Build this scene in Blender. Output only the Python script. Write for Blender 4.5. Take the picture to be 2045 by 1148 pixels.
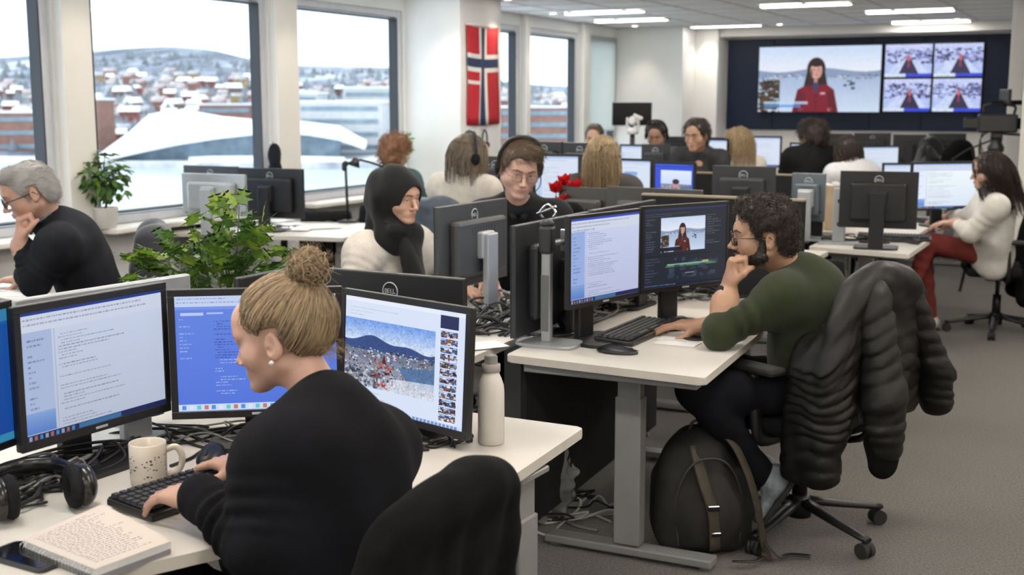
import bpy, bmesh, math, random
import numpy as np
from mathutils import Vector, Matrix

sc = bpy.context.scene
for o in list(bpy.data.objects):
    bpy.data.objects.remove(o)
COL = sc.collection

# ---------------------------------------------------------------- camera
FPX, CX, CY, CAMH = 2400.0, 1022.5, 574.0, 1.58
PITCH = math.atan(369.0 / FPX)
cam_data = bpy.data.cameras.new('camera')
cam_data.sensor_width = 36.0
cam_data.lens = FPX / 2045.0 * 36.0
cam_data.clip_end = 6000
cam_data.dof.use_dof = True
cam_data.dof.focus_distance = 3.3
cam_data.dof.aperture_fstop = 4.2
cam = bpy.data.objects.new('camera', cam_data)
COL.objects.link(cam)
cam.location = (0, 0, CAMH)
cam.rotation_euler = (math.pi / 2 - PITCH, 0, 0)
sc.camera = cam

# ---------------------------------------------------------------- world, view
sc.view_settings.view_transform = 'Standard'
try:
    sc.view_settings.look = 'None'
except Exception:
    pass
sc.view_settings.gamma = 1.0
sc.view_settings.use_curve_mapping = False
sc.view_settings.exposure = 0.0
SKY_STRENGTH = 2.6
LAMP = 4.8
world = bpy.data.worlds.new('overcast_sky')
sc.world = world
world.use_nodes = True
_nt = world.node_tree
_bg = _nt.nodes['Background']
_tc = _nt.nodes.new('ShaderNodeTexCoord')
_sep = _nt.nodes.new('ShaderNodeSeparateXYZ')
_rmp = _nt.nodes.new('ShaderNodeValToRGB')
_nt.links.new(_tc.outputs['Generated'], _sep.inputs[0])
_nt.links.new(_sep.outputs['Z'], _rmp.inputs[0])
_rmp.color_ramp.elements[0].color = (0.80, 0.90, 1.0, 1)
_rmp.color_ramp.elements[1].color = (0.90, 0.95, 1.0, 1)
_rmp.color_ramp.elements[1].position = 0.35
_nt.links.new(_rmp.outputs[0], _bg.inputs['Color'])
_bg.inputs['Strength'].default_value = SKY_STRENGTH
try:
    sc.cycles.max_bounces = 7
    sc.cycles.diffuse_bounces = 4
    sc.cycles.glossy_bounces = 3
    sc.cycles.transmission_bounces = 4
    sc.cycles.transparent_max_bounces = 12
    sc.cycles.caustics_reflective = False
    sc.cycles.caustics_refractive = False
    sc.cycles.sample_clamp_indirect = 4.0
except Exception:
    pass

# ---------------------------------------------------------------- pixel <-> place helpers
_cp, _sp = math.cos(PITCH), math.sin(PITCH)
def ray(px, py):
    dx = (px - CX) / FPX
    dy = -(py - CY) / FPX
    return Vector((dx, _cp + dy * _sp, -_sp + dy * _cp))
CAMP = Vector((0, 0, CAMH))
def P(px, py, z):
    """where the photograph's pixel meets the height z"""
    r = ray(px, py)
    return CAMP + r * ((z - CAMH) / r.z)
def D(px, py, d):
    """the photograph's pixel at forward distance d"""
    r = ray(px, py)
    return CAMP + r * (d / r.y)
TH = math.radians(27.0)
U = Vector((math.sin(TH), math.cos(TH), 0))      # along the window wall, away
V = Vector((math.cos(TH), -math.sin(TH), 0))     # from the window wall into the room
O0 = Vector((-2.54, 7.8, 0))
def R(s, t, z=0.0):
    p = O0 + U * s + V * t
    return Vector((p.x, p.y, z))
def on_t(px, py, t):
    r = ray(px, py)
    k = (t - (CAMP - O0).dot(V)) / r.dot(V)
    p = CAMP + r * k
    return (p - O0).dot(U), p.z
def on_s(px, py, s):
    r = ray(px, py)
    k = (s - (CAMP - O0).dot(U)) / r.dot(U)
    p = CAMP + r * k
    return (p - O0).dot(V), p.z
ROOM_ROT = -TH                                   # local x -> V, local y -> U
def yaw_of(d):
    """z rotation that turns local -Y to the direction d"""
    return math.atan2(d[0], -d[1])

# ---------------------------------------------------------------- colour / materials
def C(h):
    h = h.lstrip('#')
    out = []
    for i in (0, 2, 4):
        c = int(h[i:i + 2], 16) / 255.0
        out.append(c / 12.92 if c <= 0.04045 else ((c + 0.055) / 1.055) ** 2.4)
    return tuple(out)
MATS = {}
def mat(name, col, rough=0.5, metal=0.0, var=0.0, vscale=20.0, bump=0.0, bscale=80.0, spec=0.5, sss=0.0, stretch=None, detail=4.0, sheen=0.0, coat=0.0, col2=None):
    if name in MATS:
        return MATS[name]
    m = bpy.data.materials.new(name)
    m.use_nodes = True
    nt = m.node_tree
    b = nt.nodes['Principled BSDF']
    if isinstance(col, str):
        col = C(col)
    b.inputs['Base Color'].default_value = (*col, 1)
    b.inputs['Roughness'].default_value = rough
    b.inputs['Metallic'].default_value = metal
    b.inputs['Specular IOR Level'].default_value = spec
    if sss:
        b.inputs['Subsurface Weight'].default_value = sss
        b.inputs['Subsurface Radius'].default_value = (0.012, 0.005, 0.003)
        b.inputs['Subsurface Scale'].default_value = 0.6
    if sheen:
        b.inputs['Sheen Weight'].default_value = sheen
        b.inputs['Sheen Roughness'].default_value = 0.5
    if coat:
        b.inputs['Coat Weight'].default_value = coat
        b.inputs['Coat Roughness'].default_value = 0.1
    tc = nt.nodes.new('ShaderNodeTexCoord')
    src = tc.outputs['Object']
    if stretch:
        mp = nt.nodes.new('ShaderNodeMapping')
        mp.inputs['Scale'].default_value = stretch
        nt.links.new(src, mp.inputs[0])
        src = mp.outputs[0]
    if var or col2 is not None:
        n = nt.nodes.new('ShaderNodeTexNoise')
        n.inputs['Scale'].default_value = vscale
        n.inputs['Detail'].default_value = detail
        nt.links.new(src, n.inputs['Vector'])
        r = nt.nodes.new('ShaderNodeValToRGB')
        if col2 is None:
            a = tuple(max(0, c * (1 - var)) for c in col)
            z = tuple(min(1, c * (1 + var)) for c in col)
        else:
            a, z = col, (C(col2) if isinstance(col2, str) else col2)
        r.color_ramp.elements[0].color = (*a, 1)
        r.color_ramp.elements[1].color = (*z, 1)
        r.color_ramp.elements[0].position = 0.3
        r.color_ramp.elements[1].position = 0.7
        nt.links.new(n.outputs['Fac'], r.inputs[0])
        nt.links.new(r.outputs[0], b.inputs['Base Color'])
    if bump:
        n2 = nt.nodes.new('ShaderNodeTexNoise')
        n2.inputs['Scale'].default_value = bscale
        n2.inputs['Detail'].default_value = 6
        nt.links.new(src, n2.inputs['Vector'])
        bp = nt.nodes.new('ShaderNodeBump')
        bp.inputs['Strength'].default_value = bump
        bp.inputs['Distance'].default_value = 0.004
        nt.links.new(n2.outputs['Fac'], bp.inputs['Height'])
        nt.links.new(bp.outputs[0], b.inputs['Normal'])
    MATS[name] = m
    return m
def emit(name, col, strength):
    if name in MATS:
        return MATS[name]
    m = bpy.data.materials.new(name)
    m.use_nodes = True
    nt = m.node_tree
    nt.nodes.clear()
    e = nt.nodes.new('ShaderNodeEmission')
    e.inputs[0].default_value = (*(C(col) if isinstance(col, str) else col), 1)
    e.inputs[1].default_value = strength
    o = nt.nodes.new('ShaderNodeOutputMaterial')
    nt.links.new(e.outputs[0], o.inputs[0])
    MATS[name] = m
    return m
def glass(name, tint=(0.96, 0.98, 0.98), gloss=0.05):
    if name in MATS:
        return MATS[name]
    m = bpy.data.materials.new(name)
    m.use_nodes = True
    nt = m.node_tree
    nt.nodes.clear()
    t = nt.nodes.new('ShaderNodeBsdfTransparent')
    t.inputs[0].default_value = (*tint, 1)
    g = nt.nodes.new('ShaderNodeBsdfGlossy')
    g.inputs['Roughness'].default_value = 0.02
    mx = nt.nodes.new('ShaderNodeMixShader')
    mx.inputs[0].default_value = gloss
    o = nt.nodes.new('ShaderNodeOutputMaterial')
    nt.links.new(t.outputs[0], mx.inputs[1])
    nt.links.new(g.outputs[0], mx.inputs[2])
    nt.links.new(mx.outputs[0], o.inputs[0])
    MATS[name] = m
    return m
def image_screen(name, arr, strength=1.0, emissive=True, rough=0.35):
    """arr: HxWx3 floats 0..1 (display values), row 0 on top; a lit screen or a flat print"""
    h, w, _ = arr.shape
    img = bpy.data.images.new(name, w, h, alpha=False)
    px = np.ones((h, w, 4), np.float32)
    px[..., :3] = np.clip(arr[::-1], 0, 1)
    img.pixels.foreach_set(px.ravel())
    img.update()
    img.pack()
    m = bpy.data.materials.new(name)
    m.use_nodes = True
    nt = m.node_tree
    b = nt.nodes['Principled BSDF']
    t = nt.nodes.new('ShaderNodeTexImage')
    t.image = img
    t.extension = 'EXTEND'
    if emissive:
        b.inputs['Base Color'].default_value = (0.01, 0.01, 0.012, 1)
        nt.links.new(t.outputs[0], b.inputs['Emission Color'])
        b.inputs['Emission Strength'].default_value = strength
        b.inputs['Specular IOR Level'].default_value = 0.3
    else:
        nt.links.new(t.outputs[0], b.inputs['Base Color'])
    b.inputs['Roughness'].default_value = rough
    return m

# ---------------------------------------------------------------- objects
def tag(o, label=None, cat=None, group=None, kind=None):
    if label: o['label'] = label
    if cat: o['category'] = cat
    if group: o['group'] = group
    if kind: o['kind'] = kind
    return o
def empty(name, loc=(0, 0, 0), rz=0.0, label=None, cat=None, group=None):
    o = bpy.data.objects.new(name, None)
    o.empty_display_size = 0.05
    o.location = loc
    o.rotation_euler = (0, 0, rz)
    COL.objects.link(o)
    return tag(o, label, cat, group)
KIDS = {}
def link(o, parent=None):
    COL.objects.link(o)
    if parent is not None:
        o.parent = parent
        KIDS.setdefault(parent.name, []).append(o)
    return o
def copy_tree(o, parent=None, loc=None, rz=None, label=None, group=None, swap=None):
    c = o.copy()
    COL.objects.link(c)
    if parent is not None:
        c.parent = parent
        KIDS.setdefault(parent.name, []).append(c)
    if loc is not None: c.location = loc
    if rz is not None: c.rotation_euler = (0, 0, rz)
    if label: c['label'] = label
    if group: c['group'] = group
    for k in list(KIDS.get(o.name, [])):
        copy_tree(k, c)
    return c
def mesh_obj(name, verts, faces, m=None, parent=None, smooth=False, loc=None):
    me = bpy.data.meshes.new(name)
    me.from_pydata([tuple(v) for v in verts], [], faces)
    me.update()
    if smooth:
        me.polygons.foreach_set('use_smooth', [True] * len(me.polygons))
    if m is not None:
        for mm in (m if isinstance(m, (list, tuple)) else [m]):
            me.materials.append(mm)
    o = bpy.data.objects.new(name, me)
    if loc is not None: o.location = loc
    return link(o, parent)
def fast_mesh(name, V_, F_, m=None, parent=None, smooth=True, attr=None, mat_idx=None):
    """V_ (n,3) array; F_ (k,3|4) int array"""
    me = bpy.data.meshes.new(name)
    n, k, w = len(V_), len(F_), F_.shape[1]
    me.vertices.add(n)
    me.vertices.foreach_set('co', np.ascontiguousarray(V_, np.float32).ravel())
    me.loops.add(k * w)
    me.loops.foreach_set('vertex_index', np.ascontiguousarray(F_, np.int32).ravel())
    me.polygons.add(k)
    me.polygons.foreach_set('loop_start', np.arange(0, k * w, w, dtype=np.int32))
    if smooth:
        me.polygons.foreach_set('use_smooth', np.ones(k, bool))
    if m is not None:
        for mm in (m if isinstance(m, (list, tuple)) else [m]):
            me.materials.append(mm)
    if mat_idx is not None:
        me.polygons.foreach_set('material_index', np.ascontiguousarray(mat_idx, np.int32))
    me.update(calc_edges=True)
    if attr is not None:
        for an, av in attr.items():
            a = me.attributes.new(an, 'FLOAT', 'POINT')
            a.data.foreach_set('value', np.ascontiguousarray(av, np.float32))
    o = bpy.data.objects.new(name, me)
    return link(o, parent)

class MB:
    """collects shapes and links them as one mesh object"""
    def __init__(s):
        s.bm = bmesh.new()
        s.uv = s.bm.loops.layers.uv.new('UVMap')
        s.mi = 0
    def _add(s, bm2, M=None):
        if M is not None:
            bmesh.ops.transform(bm2, matrix=M, verts=bm2.verts)
        vm = {}
        for v in bm2.verts:
            vm[v] = s.bm.verts.new(v.co)
        for f in bm2.faces:
            try:
                nf = s.bm.faces.new([vm[v] for v in f.verts])
                nf.material_index = s.mi
                nf.smooth = f.smooth
            except ValueError:
                pass
        bm2.free()
        return s
    def box(s, size, loc=(0, 0, 0), rot=None, bevel=0.0, seg=1, M=None):
        b = bmesh.new()
        bmesh.ops.create_cube(b, size=1.0)
        bmesh.ops.scale(b, vec=size, verts=b.verts)
        if bevel:
            bmesh.ops.bevel(b, geom=b.edges[:], offset=min(bevel, min(size) * 0.49), segments=seg, affect='EDGES', profile=0.5)
        T = Matrix.Translation(loc)
        if rot is not None:
            T = T @ (rot.to_4x4() if isinstance(rot, Matrix) else Matrix.Rotation(rot, 4, 'Z'))
        if M is not None: T = M @ T
        return s._add(b, T)
    def cyl(s, r1, r2, a, b_, seg=16, caps=True, smooth=True):
        a, b_ = Vector(a), Vector(b_)
        d = b_ - a
        b = bmesh.new()
        bmesh.ops.create_cone(b, cap_ends=caps, segments=seg, radius1=r1, radius2=r2, depth=d.length)
        for f in b.faces:
            f.smooth = smooth and len(f.verts) == 4
        T = Matrix.Translation((a + b_) / 2) @ d.to_track_quat('Z', 'Y').to_matrix().to_4x4()
        return s._add(b, T)
    def sphere(s, r, loc, scale=(1, 1, 1), seg=14, rot=None):
        b = bmesh.new()
        bmesh.ops.create_uvsphere(b, u_segments=seg, v_segments=max(6, seg // 2 + 1), radius=r)
        bmesh.ops.scale(b, vec=scale, verts=b.verts)
        for f in b.faces: f.smooth = True
        T = Matrix.Translation(loc)
        if rot is not None: T = T @ rot.to_4x4()
        return s._add(b, T)
    def lathe(s, prof, seg=24, loc=(0, 0, 0)):
        b = bmesh.new()
        rings = []
        for (r, z) in prof:
            if r < 1e-5:
                rings.append([b.verts.new((0, 0, z))])
            else:
                rings.append([b.verts.new((r * math.cos(2 * math.pi * k / seg), r * math.sin(2 * math.pi * k / seg), z)) for k in range(seg)])
        for i in range(len(rings) - 1):
            A, B = rings[i], rings[i + 1]
            for k in range(seg):
                k2 = (k + 1) % seg
                q = [A[k % len(A)], A[k2 % len(A)], B[k2 % len(B)], B[k % len(B)]]
                u = []
                for v in q:
                    if v not in u: u.append(v)
                if len(u) > 2:
                    f = b.faces.new(u); f.smooth = True
        return s._add(b, Matrix.Translation(loc))
    def tube(s, pts, r, seg=6, closed=False, flat=1.0):
        pts = [Vector(p) for p in pts]
        b = bmesh.new()
        rings = []
        n = len(pts)
        up = Vector((0, 0, 1))
        prev = None
        for i, p in enumerate(pts):
            if closed:
                d = pts[(i + 1) % n] - pts[i - 1]
            else:
                d = pts[min(i + 1, n - 1)] - pts[max(i - 1, 0)]
            if d.length < 1e-9: d = Vector((0, 0, 1))
            d.normalize()
            x = (prev - d * prev.dot(d)) if prev is not None else d.cross(up if abs(d.z) < 0.95 else Vector((1, 0, 0)))
            if x.length < 1e-6: x = d.cross(Vector((1, 0, 0)))
            x.normalize()
            prev = x
            y = d.cross(x)
            rr = r[i] if isinstance(r, (list, tuple)) else r
            rings.append([b.verts.new(p + x * (rr * math.cos(2 * math.pi * k / seg)) + y * (rr * flat * math.sin(2 * math.pi * k / seg))) for k in range(seg)])
        for i in range(n if closed else n - 1):
            A, B = rings[i], rings[(i + 1) % n]
            for k in range(seg):
                f = b.faces.new((A[k], A[(k + 1) % seg], B[(k + 1) % seg], B[k])); f.smooth = True
        if not closed:
            b.faces.new(rings[0][::-1]); b.faces.new(rings[-1])
        return s._add(b)
    def prism(s, poly, z0, z1, bevel=0.0, seg=2, round_=0.0):
        """poly: list of xy, counter-clockwise from above; round_: corner radius"""
        pl = [Vector((p[0], p[1])) for p in poly]
        if round_:
            out = []
            n = len(pl)
            for i in range(n):
                a, c, e = pl[i - 1], pl[i], pl[(i + 1) % n]
                d1, d2 = (a - c), (e - c)
                rr = min(round_, d1.length * 0.45, d2.length * 0.45)
                p1, p2 = c + d1.normalized() * rr, c + d2.normalized() * rr
                for k in range(5):
                    t = k / 4
                    out.append(p1 * (1 - t) ** 2 + c * 2 * t * (1 - t) + p2 * t * t)
            pl = out
        b = bmesh.new()
        lo = [b.verts.new((p.x, p.y, z0)) for p in pl]
        hi = [b.verts.new((p.x, p.y, z1)) for p in pl]
        n = len(pl)
        b.faces.new(lo[::-1]); top = b.faces.new(hi)
        for i in range(n):
            b.faces.new((lo[i], lo[(i + 1) % n], hi[(i + 1) % n], hi[i]))
        if bevel:
            es = [e for e in b.edges if abs(e.verts[0].co.z - e.verts[1].co.z) < 1e-6]
            bmesh.ops.bevel(b, geom=es, offset=bevel, segments=seg, affect='EDGES', profile=0.5)
        bmesh.ops.recalc_face_normals(b, faces=b.faces[:])
        return s._add(b)
    def quad(s, a, b_, c, d, uv=True):
        vs = [s.bm.verts.new(Vector(p)) for p in (a, b_, c, d)]
        f = s.bm.faces.new(vs)
        f.material_index = s.mi
        for l, t in zip(f.loops, ((0, 0), (1, 0), (1, 1), (0, 1))):
            l[s.uv].uv = t
        return s
    def build(s, name, m=None, parent=None, smooth=None, label=None, loc=None):
        me = bpy.data.meshes.new(name)
        s.bm.to_mesh(me)
        s.bm.free()
        if smooth:
            me.polygons.foreach_set('use_smooth', [True] * len(me.polygons))
        if m is not None:
            for mm in (m if isinstance(m, (list, tuple)) else [m]):
                me.materials.append(mm)
        o = bpy.data.objects.new(name, me)
        if loc is not None: o.location = loc
        if label: o['label'] = label
        return link(o, parent)

def bez(pts, n=16):
    """smooth curve through the points"""
    pts = [Vector(p) for p in pts]
    if len(pts) < 3:
        return [pts[0].lerp(pts[-1], i / n) for i in range(n + 1)]
    out = []
    q = [pts[0] * 2 - pts[1]] + pts + [pts[-1] * 2 - pts[-2]]
    per = max(2, n // (len(pts) - 1))
    for i in range(1, len(q) - 2):
        p0, p1, p2, p3 = q[i - 1], q[i], q[i + 1], q[i + 2]
        for k in range(per):
            t = k / per
            out.append(0.5 * ((2 * p1) + (p2 - p0) * t + (2 * p0 - 5 * p1 + 4 * p2 - p3) * t * t + (3 * p1 - p0 - 3 * p2 + p3) * t ** 3))
    out.append(pts[-1])
    return out
# ---------------------------------------------------------------- smooth solid fields -> mesh (organic shapes)
class Field:
    def __init__(s, lo, hi, res):
        s.lo = np.array(lo, np.float32); s.res = res
        s.n = np.maximum(3, np.ceil((np.array(hi) - np.array(lo)) / res).astype(int) + 1)
        s.f = np.full(tuple(s.n), 1.0, np.float32)
    def _sub(s, lo, hi):
        a = np.clip(np.floor((lo - s.lo) / s.res).astype(int), 0, s.n)
        b = np.clip(np.ceil((hi - s.lo) / s.res).astype(int) + 1, 0, s.n)
        if np.any(b - a < 1):
            return None
        sl = tuple(slice(int(i), int(j)) for i, j in zip(a, b))
        ax = [s.lo[i] + s.res * np.arange(a[i], b[i], dtype=np.float32) for i in range(3)]
        X, Y, Z = np.meshgrid(*ax, indexing='ij')
        return sl, X, Y, Z
    def _mix(s, sl, d, k, op):
        f = s.f[sl]
        if op == 'add':
            if k > 0:
                h = np.maximum(k - np.abs(f - d), 0) / k
                s.f[sl] = np.minimum(f, d) - h * h * k * 0.25
            else:
                s.f[sl] = np.minimum(f, d)
        elif op == 'sub':
            d = -d
            if k > 0:
                h = np.maximum(k - np.abs(f - d), 0) / k
                s.f[sl] = np.maximum(f, d) + h * h * k * 0.25
            else:
                s.f[sl] = np.maximum(f, d)
    def cone(s, a, b, ra, rb, k=0.02, op='add', rings=None, flat=None):
        a = np.array(a, np.float32); b = np.array(b, np.float32)
        m = max(ra, rb) + k + 2 * s.res + (0.03 if rings else 0)
        g = s._sub(np.minimum(a, b) - m, np.maximum(a, b) + m)
        if g is None: return s
        sl, X, Y, Z = g
        ab = b - a
        L2 = float(ab @ ab) + 1e-12
        t = np.clip(((X - a[0]) * ab[0] + (Y - a[1]) * ab[1] + (Z - a[2]) * ab[2]) / L2, 0, 1)
        dx, dy, dz = X - a[0] - t * ab[0], Y - a[1] - t * ab[1], Z - a[2] - t * ab[2]
        if flat is not None:
            fv, fs = np.array(flat[0], np.float32), flat[1]      # squash along fv
            q = dx * fv[0] + dy * fv[1] + dz * fv[2]
            e = (1.0 / fs - 1.0)
            dx, dy, dz = dx + e * q * fv[0], dy + e * q * fv[1], dz + e * q * fv[2]
        d = np.sqrt(dx * dx + dy * dy + dz * dz) - (ra + (rb - ra) * t)
        if rings:
            cnt, amp, seed = rings[:3]
            ph = 1.3 * np.sin(14 * X + seed) + 1.3 * np.sin(13 * Y + 2 * seed) + 1.0 * np.sin(11 * Z + seed)
            if len(rings) > 3:                                     # quilting: pinched seams
                d = d - amp * (np.abs(np.sin(math.pi * cnt * t + 0.12 * ph)) ** 0.6 - 0.6)
            else:
                w = np.sin(math.pi * np.clip(t, 0, 1))
                d = d - amp * w * np.sin(2 * math.pi * cnt * t + ph)
        s._mix(sl, d, k, op)
        return s
    def ell(s, c, r, k=0.02, op='add', rot=None):
        c = np.array(c, np.float32); r = np.array(r, np.float32)
        m = float(r.max()) + k + 2 * s.res
        g = s._sub(c - m, c + m)
        if g is None: return s
        sl, X, Y, Z = g
        X, Y, Z = X - c[0], Y - c[1], Z - c[2]
        if rot is not None:
            M = np.array(rot, np.float32)          # columns: local axes in world
            X, Y, Z = (X * M[0, 0] + Y * M[1, 0] + Z * M[2, 0], X * M[0, 1] + Y * M[1, 1] + Z * M[2, 1], X * M[0, 2] + Y * M[1, 2] + Z * M[2, 2])
        k0 = np.sqrt((X / r[0]) ** 2 + (Y / r[1]) ** 2 + (Z / r[2]) ** 2)
        k1 = np.sqrt((X / r[0] ** 2) ** 2 + (Y / r[1] ** 2) ** 2 + (Z / r[2] ** 2) ** 2) + 1e-9
        s._mix(sl, k0 * (k0 - 1) / k1, k, op)
        return s
    def box(s, c, h, rad=0.01, k=0.02, op='add', rot=None):
        c = np.array(c, np.float32); h = np.array(h, np.float32)
        m = float(np.linalg.norm(h)) + rad + k + 2 * s.res
        g = s._sub(c - m, c + m)
        if g is None: return s
        sl, X, Y, Z = g
        X, Y, Z = X - c[0], Y - c[1], Z - c[2]
        if rot is not None:
            M = np.array(rot, np.float32)
            X, Y, Z = (X * M[0, 0] + Y * M[1, 0] + Z * M[2, 0], X * M[0, 1] + Y * M[1, 1] + Z * M[2, 1], X * M[0, 2] + Y * M[1, 2] + Z * M[2, 2])
        qx, qy, qz = np.abs(X) - h[0] + rad, np.abs(Y) - h[1] + rad, np.abs(Z) - h[2] + rad
        d = np.sqrt(np.maximum(qx, 0) ** 2 + np.maximum(qy, 0) ** 2 + np.maximum(qz, 0) ** 2) + np.minimum(np.maximum(qx, np.maximum(qy, qz)), 0) - rad
        s._mix(sl, d, k, op)
        return s
    def grid(s):
        ax = [s.lo[i] + s.res * np.arange(s.n[i], dtype=np.float32) for i in range(3)]
        return np.meshgrid(*ax, indexing='ij')
    def noise(s, amp, freq, seed=0, n=6, aniso=(1, 1, 1)):
        rng = np.random.RandomState(seed)
        X, Y, Z = s.grid()
        a = np.zeros_like(s.f)
        for i in range(n):
            v = rng.randn(3); v /= np.linalg.norm(v)
            v = v * freq * np.array(aniso) * (0.6 + 0.9 * rng.rand())
            a += np.sin(v[0] * X + v[1] * Y + v[2] * Z + rng.rand() * 6.28)
        s.f += amp * a / math.sqrt(n)
        return s
    def warp(s, fn):
        X, Y, Z = s.grid()
        s.f += fn(X, Y, Z)
        return s
    def cut(s, p, nrm):
        """remove what lies on the side of p that nrm points to"""
        X, Y, Z = s.grid()
        d = (X - p[0]) * nrm[0] + (Y - p[1]) * nrm[1] + (Z - p[2]) * nrm[2]
        s.f = np.maximum(s.f, d)
        return s
    def mesh(s):
        f = s.f
        ins = f < 0
        # pad: keep the border outside
        ins[0] = ins[-1] = False; ins[:, 0] = ins[:, -1] = False; ins[:, :, 0] = ins[:, :, -1] = False
        f = np.where(ins, np.minimum(f, -1e-6), np.maximum(f, 1e-6))
        c = ins[:-1, :-1, :-1].astype(np.int8)
        tot = np.zeros_like(c)
        for i in (0, 1):
            for j in (0, 1):
                for k in (0, 1):
                    tot += ins[i:ins.shape[0] - 1 + i, j:ins.shape[1] - 1 + j, k:ins.shape[2] - 1 + k]
        act = (tot > 0) & (tot < 8)
        idx = np.full(act.shape, -1, np.int32)
        ijk = np.argwhere(act)
        idx[act] = np.arange(len(ijk), dtype=np.int32)
        acc = np.zeros((len(ijk), 3), np.float64); cnt = np.zeros(len(ijk))
        corners = [(0, 0, 0), (1, 0, 0), (0, 1, 0), (1, 1, 0), (0, 0, 1), (1, 0, 1), (0, 1, 1), (1, 1, 1)]
        vals = {c_: f[ijk[:, 0] + c_[0], ijk[:, 1] + c_[1], ijk[:, 2] + c_[2]] for c_ in corners}
        for a in corners:
            for ax in range(3):
                if a[ax] == 0:
                    b = list(a); b[ax] = 1; b = tuple(b)
                    va, vb = vals[a], vals[b]
                    sgn = (va < 0) != (vb < 0)
                    t = va / np.where(sgn, va - vb, 1)
                    p = np.tile(np.array(a, float), (len(ijk), 1))
                    p[:, ax] += t
                    acc[sgn] += p[sgn]; cnt[sgn] += 1
        pos = s.lo + s.res * (ijk + acc / np.maximum(cnt, 1)[:, None])
        quads = []
        for ax in range(3):
            o1, o2 = [(1, 2), (2, 0), (0, 1)][ax]
            sl0 = [slice(None)] * 3; sl1 = [slice(None)] * 3
            sl0[ax] = slice(0, -1); sl1[ax] = slice(1, None)
            A, B = ins[tuple(sl0)], ins[tuple(sl1)]
            e = np.argwhere(A != B)
            if not len(e): continue
            ok = (e[:, o1] > 0) & (e[:, o2] > 0) & (e[:, o1] < f.shape[o1] - 1) & (e[:, o2] < f.shape[o2] - 1)
            e = e[ok]
            flip = A[e[:, 0], e[:, 1], e[:, 2]]
            def cell(d1, d2):
                q = e.copy(); q[:, o1] -= d1; q[:, o2] -= d2
                return idx[q[:, 0], q[:, 1], q[:, 2]]
            a, b, c2, d = cell(0, 0), cell(1, 0), cell(1, 1), cell(0, 1)
            Q = np.stack([a, b, c2, d], 1)
            Q[~flip] = Q[~flip][:, ::-1]
            quads.append(Q)
        Q = np.concatenate(quads) if quads else np.zeros((0, 4), np.int32)
        return pos, Q[(Q >= 0).all(1)]

def relax(pos, Q, it=1, lam=0.5):
    for _ in range(it):
        acc = np.zeros_like(pos); cnt = np.zeros(len(pos))
        for i in range(4):
            for j in ((i + 1) % 4, (i + 3) % 4):
                np.add.at(acc, Q[:, i], pos[Q[:, j]]); np.add.at(cnt, Q[:, i], 1)
        pos = pos + lam * (acc / np.maximum(cnt, 1)[:, None] - pos)
    return pos

def strands_mesh(S, rad, sides=3):
    """S (n,m,3) strands, rad (n,m) radii -> thin tubes"""
    n, m, _ = S.shape
    T = np.gradient(S, axis=1)
    T /= np.linalg.norm(T, axis=2, keepdims=True) + 1e-9
    up = np.where(np.abs(T[..., 2:3]) < 0.9, np.array([0, 0, 1.0]), np.array([1.0, 0, 0]))
    X = np.cross(T, up); X /= np.linalg.norm(X, axis=2, keepdims=True) + 1e-9
    Y = np.cross(T, X)
    Vs = []
    for k in range(sides):
        a = 2 * math.pi * k / sides
        Vs.append(S + rad[..., None] * (math.cos(a) * X + math.sin(a) * Y))
    Vv = np.stack(Vs, 2)                             # n,m,sides,3
    ids = np.arange(n * m * sides).reshape(n, m, sides)
    Fs = []
    for k in range(sides):
        k2 = (k + 1) % sides
        Fs.append(np.stack([ids[:, :-1, k], ids[:, :-1, k2], ids[:, 1:, k2], ids[:, 1:, k]], -1).reshape(-1, 4))
    return Vv.reshape(-1, 3), np.concatenate(Fs)
# ---------------------------------------------------------------- materials used all over
WHITE = mat('white_paint', (0.84, 0.84, 0.83), 0.6, var=0.03, vscale=3, bump=0.05, bscale=150)
WARMWHITE = mat('warm_white_paint', (0.80, 0.77, 0.72), 0.6, var=0.03, vscale=3, bump=0.05, bscale=150)
ALU = mat('aluminium_frame', (0.62, 0.64, 0.68), 0.4, metal=0.0, var=0.05)
GASKET = mat('dark_gasket', (0.03, 0.035, 0.045), 0.6)
DESKTOP = mat('white_laminate', (0.64, 0.61, 0.56), 0.38, var=0.03, vscale=5, bump=0.02, bscale=300)
DESKEDGE = mat('laminate_edge', (0.62, 0.58, 0.52), 0.5, var=0.04, vscale=15)
STEEL = mat('grey_powder_coat', (0.30, 0.30, 0.30), 0.45, metal=0.35, var=0.06, vscale=8, bump=0.03, bscale=400)
SILVER = mat('silver_plastic', (0.46, 0.48, 0.50), 0.35, metal=0.45, var=0.05)
BLACKP = mat('black_plastic', (0.0105, 0.0105, 0.012), 0.38, var=0.2, vscale=6, bump=0.04, bscale=500)
DARKP = mat('charcoal_plastic', (0.027, 0.029, 0.034), 0.45, var=0.15, vscale=6, bump=0.05, bscale=500)
BLACKG = mat('black_gloss', (0.006, 0.006, 0.008), 0.12)
FABRICB = mat('black_mesh_fabric', (0.010, 0.010, 0.012), 0.9, var=0.3, vscale=60, bump=0.3, bscale=700, spec=.2)
RUBBER = mat('rubber', (0.02, 0.02, 0.02), 0.7)
CHROME = mat('chrome', (0.6, 0.6, 0.6), 0.15, metal=1.0)
PAPER = mat('paper', (0.80, 0.80, 0.78), 0.7, var=0.03)
LOGOM = mat('pale_logo_print', (0.55, 0.57, 0.60), 0.35, metal=0.3)
SNOW = mat('snow', (0.86, 0.89, 0.94), 0.8, var=0.05, vscale=0.05)

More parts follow.
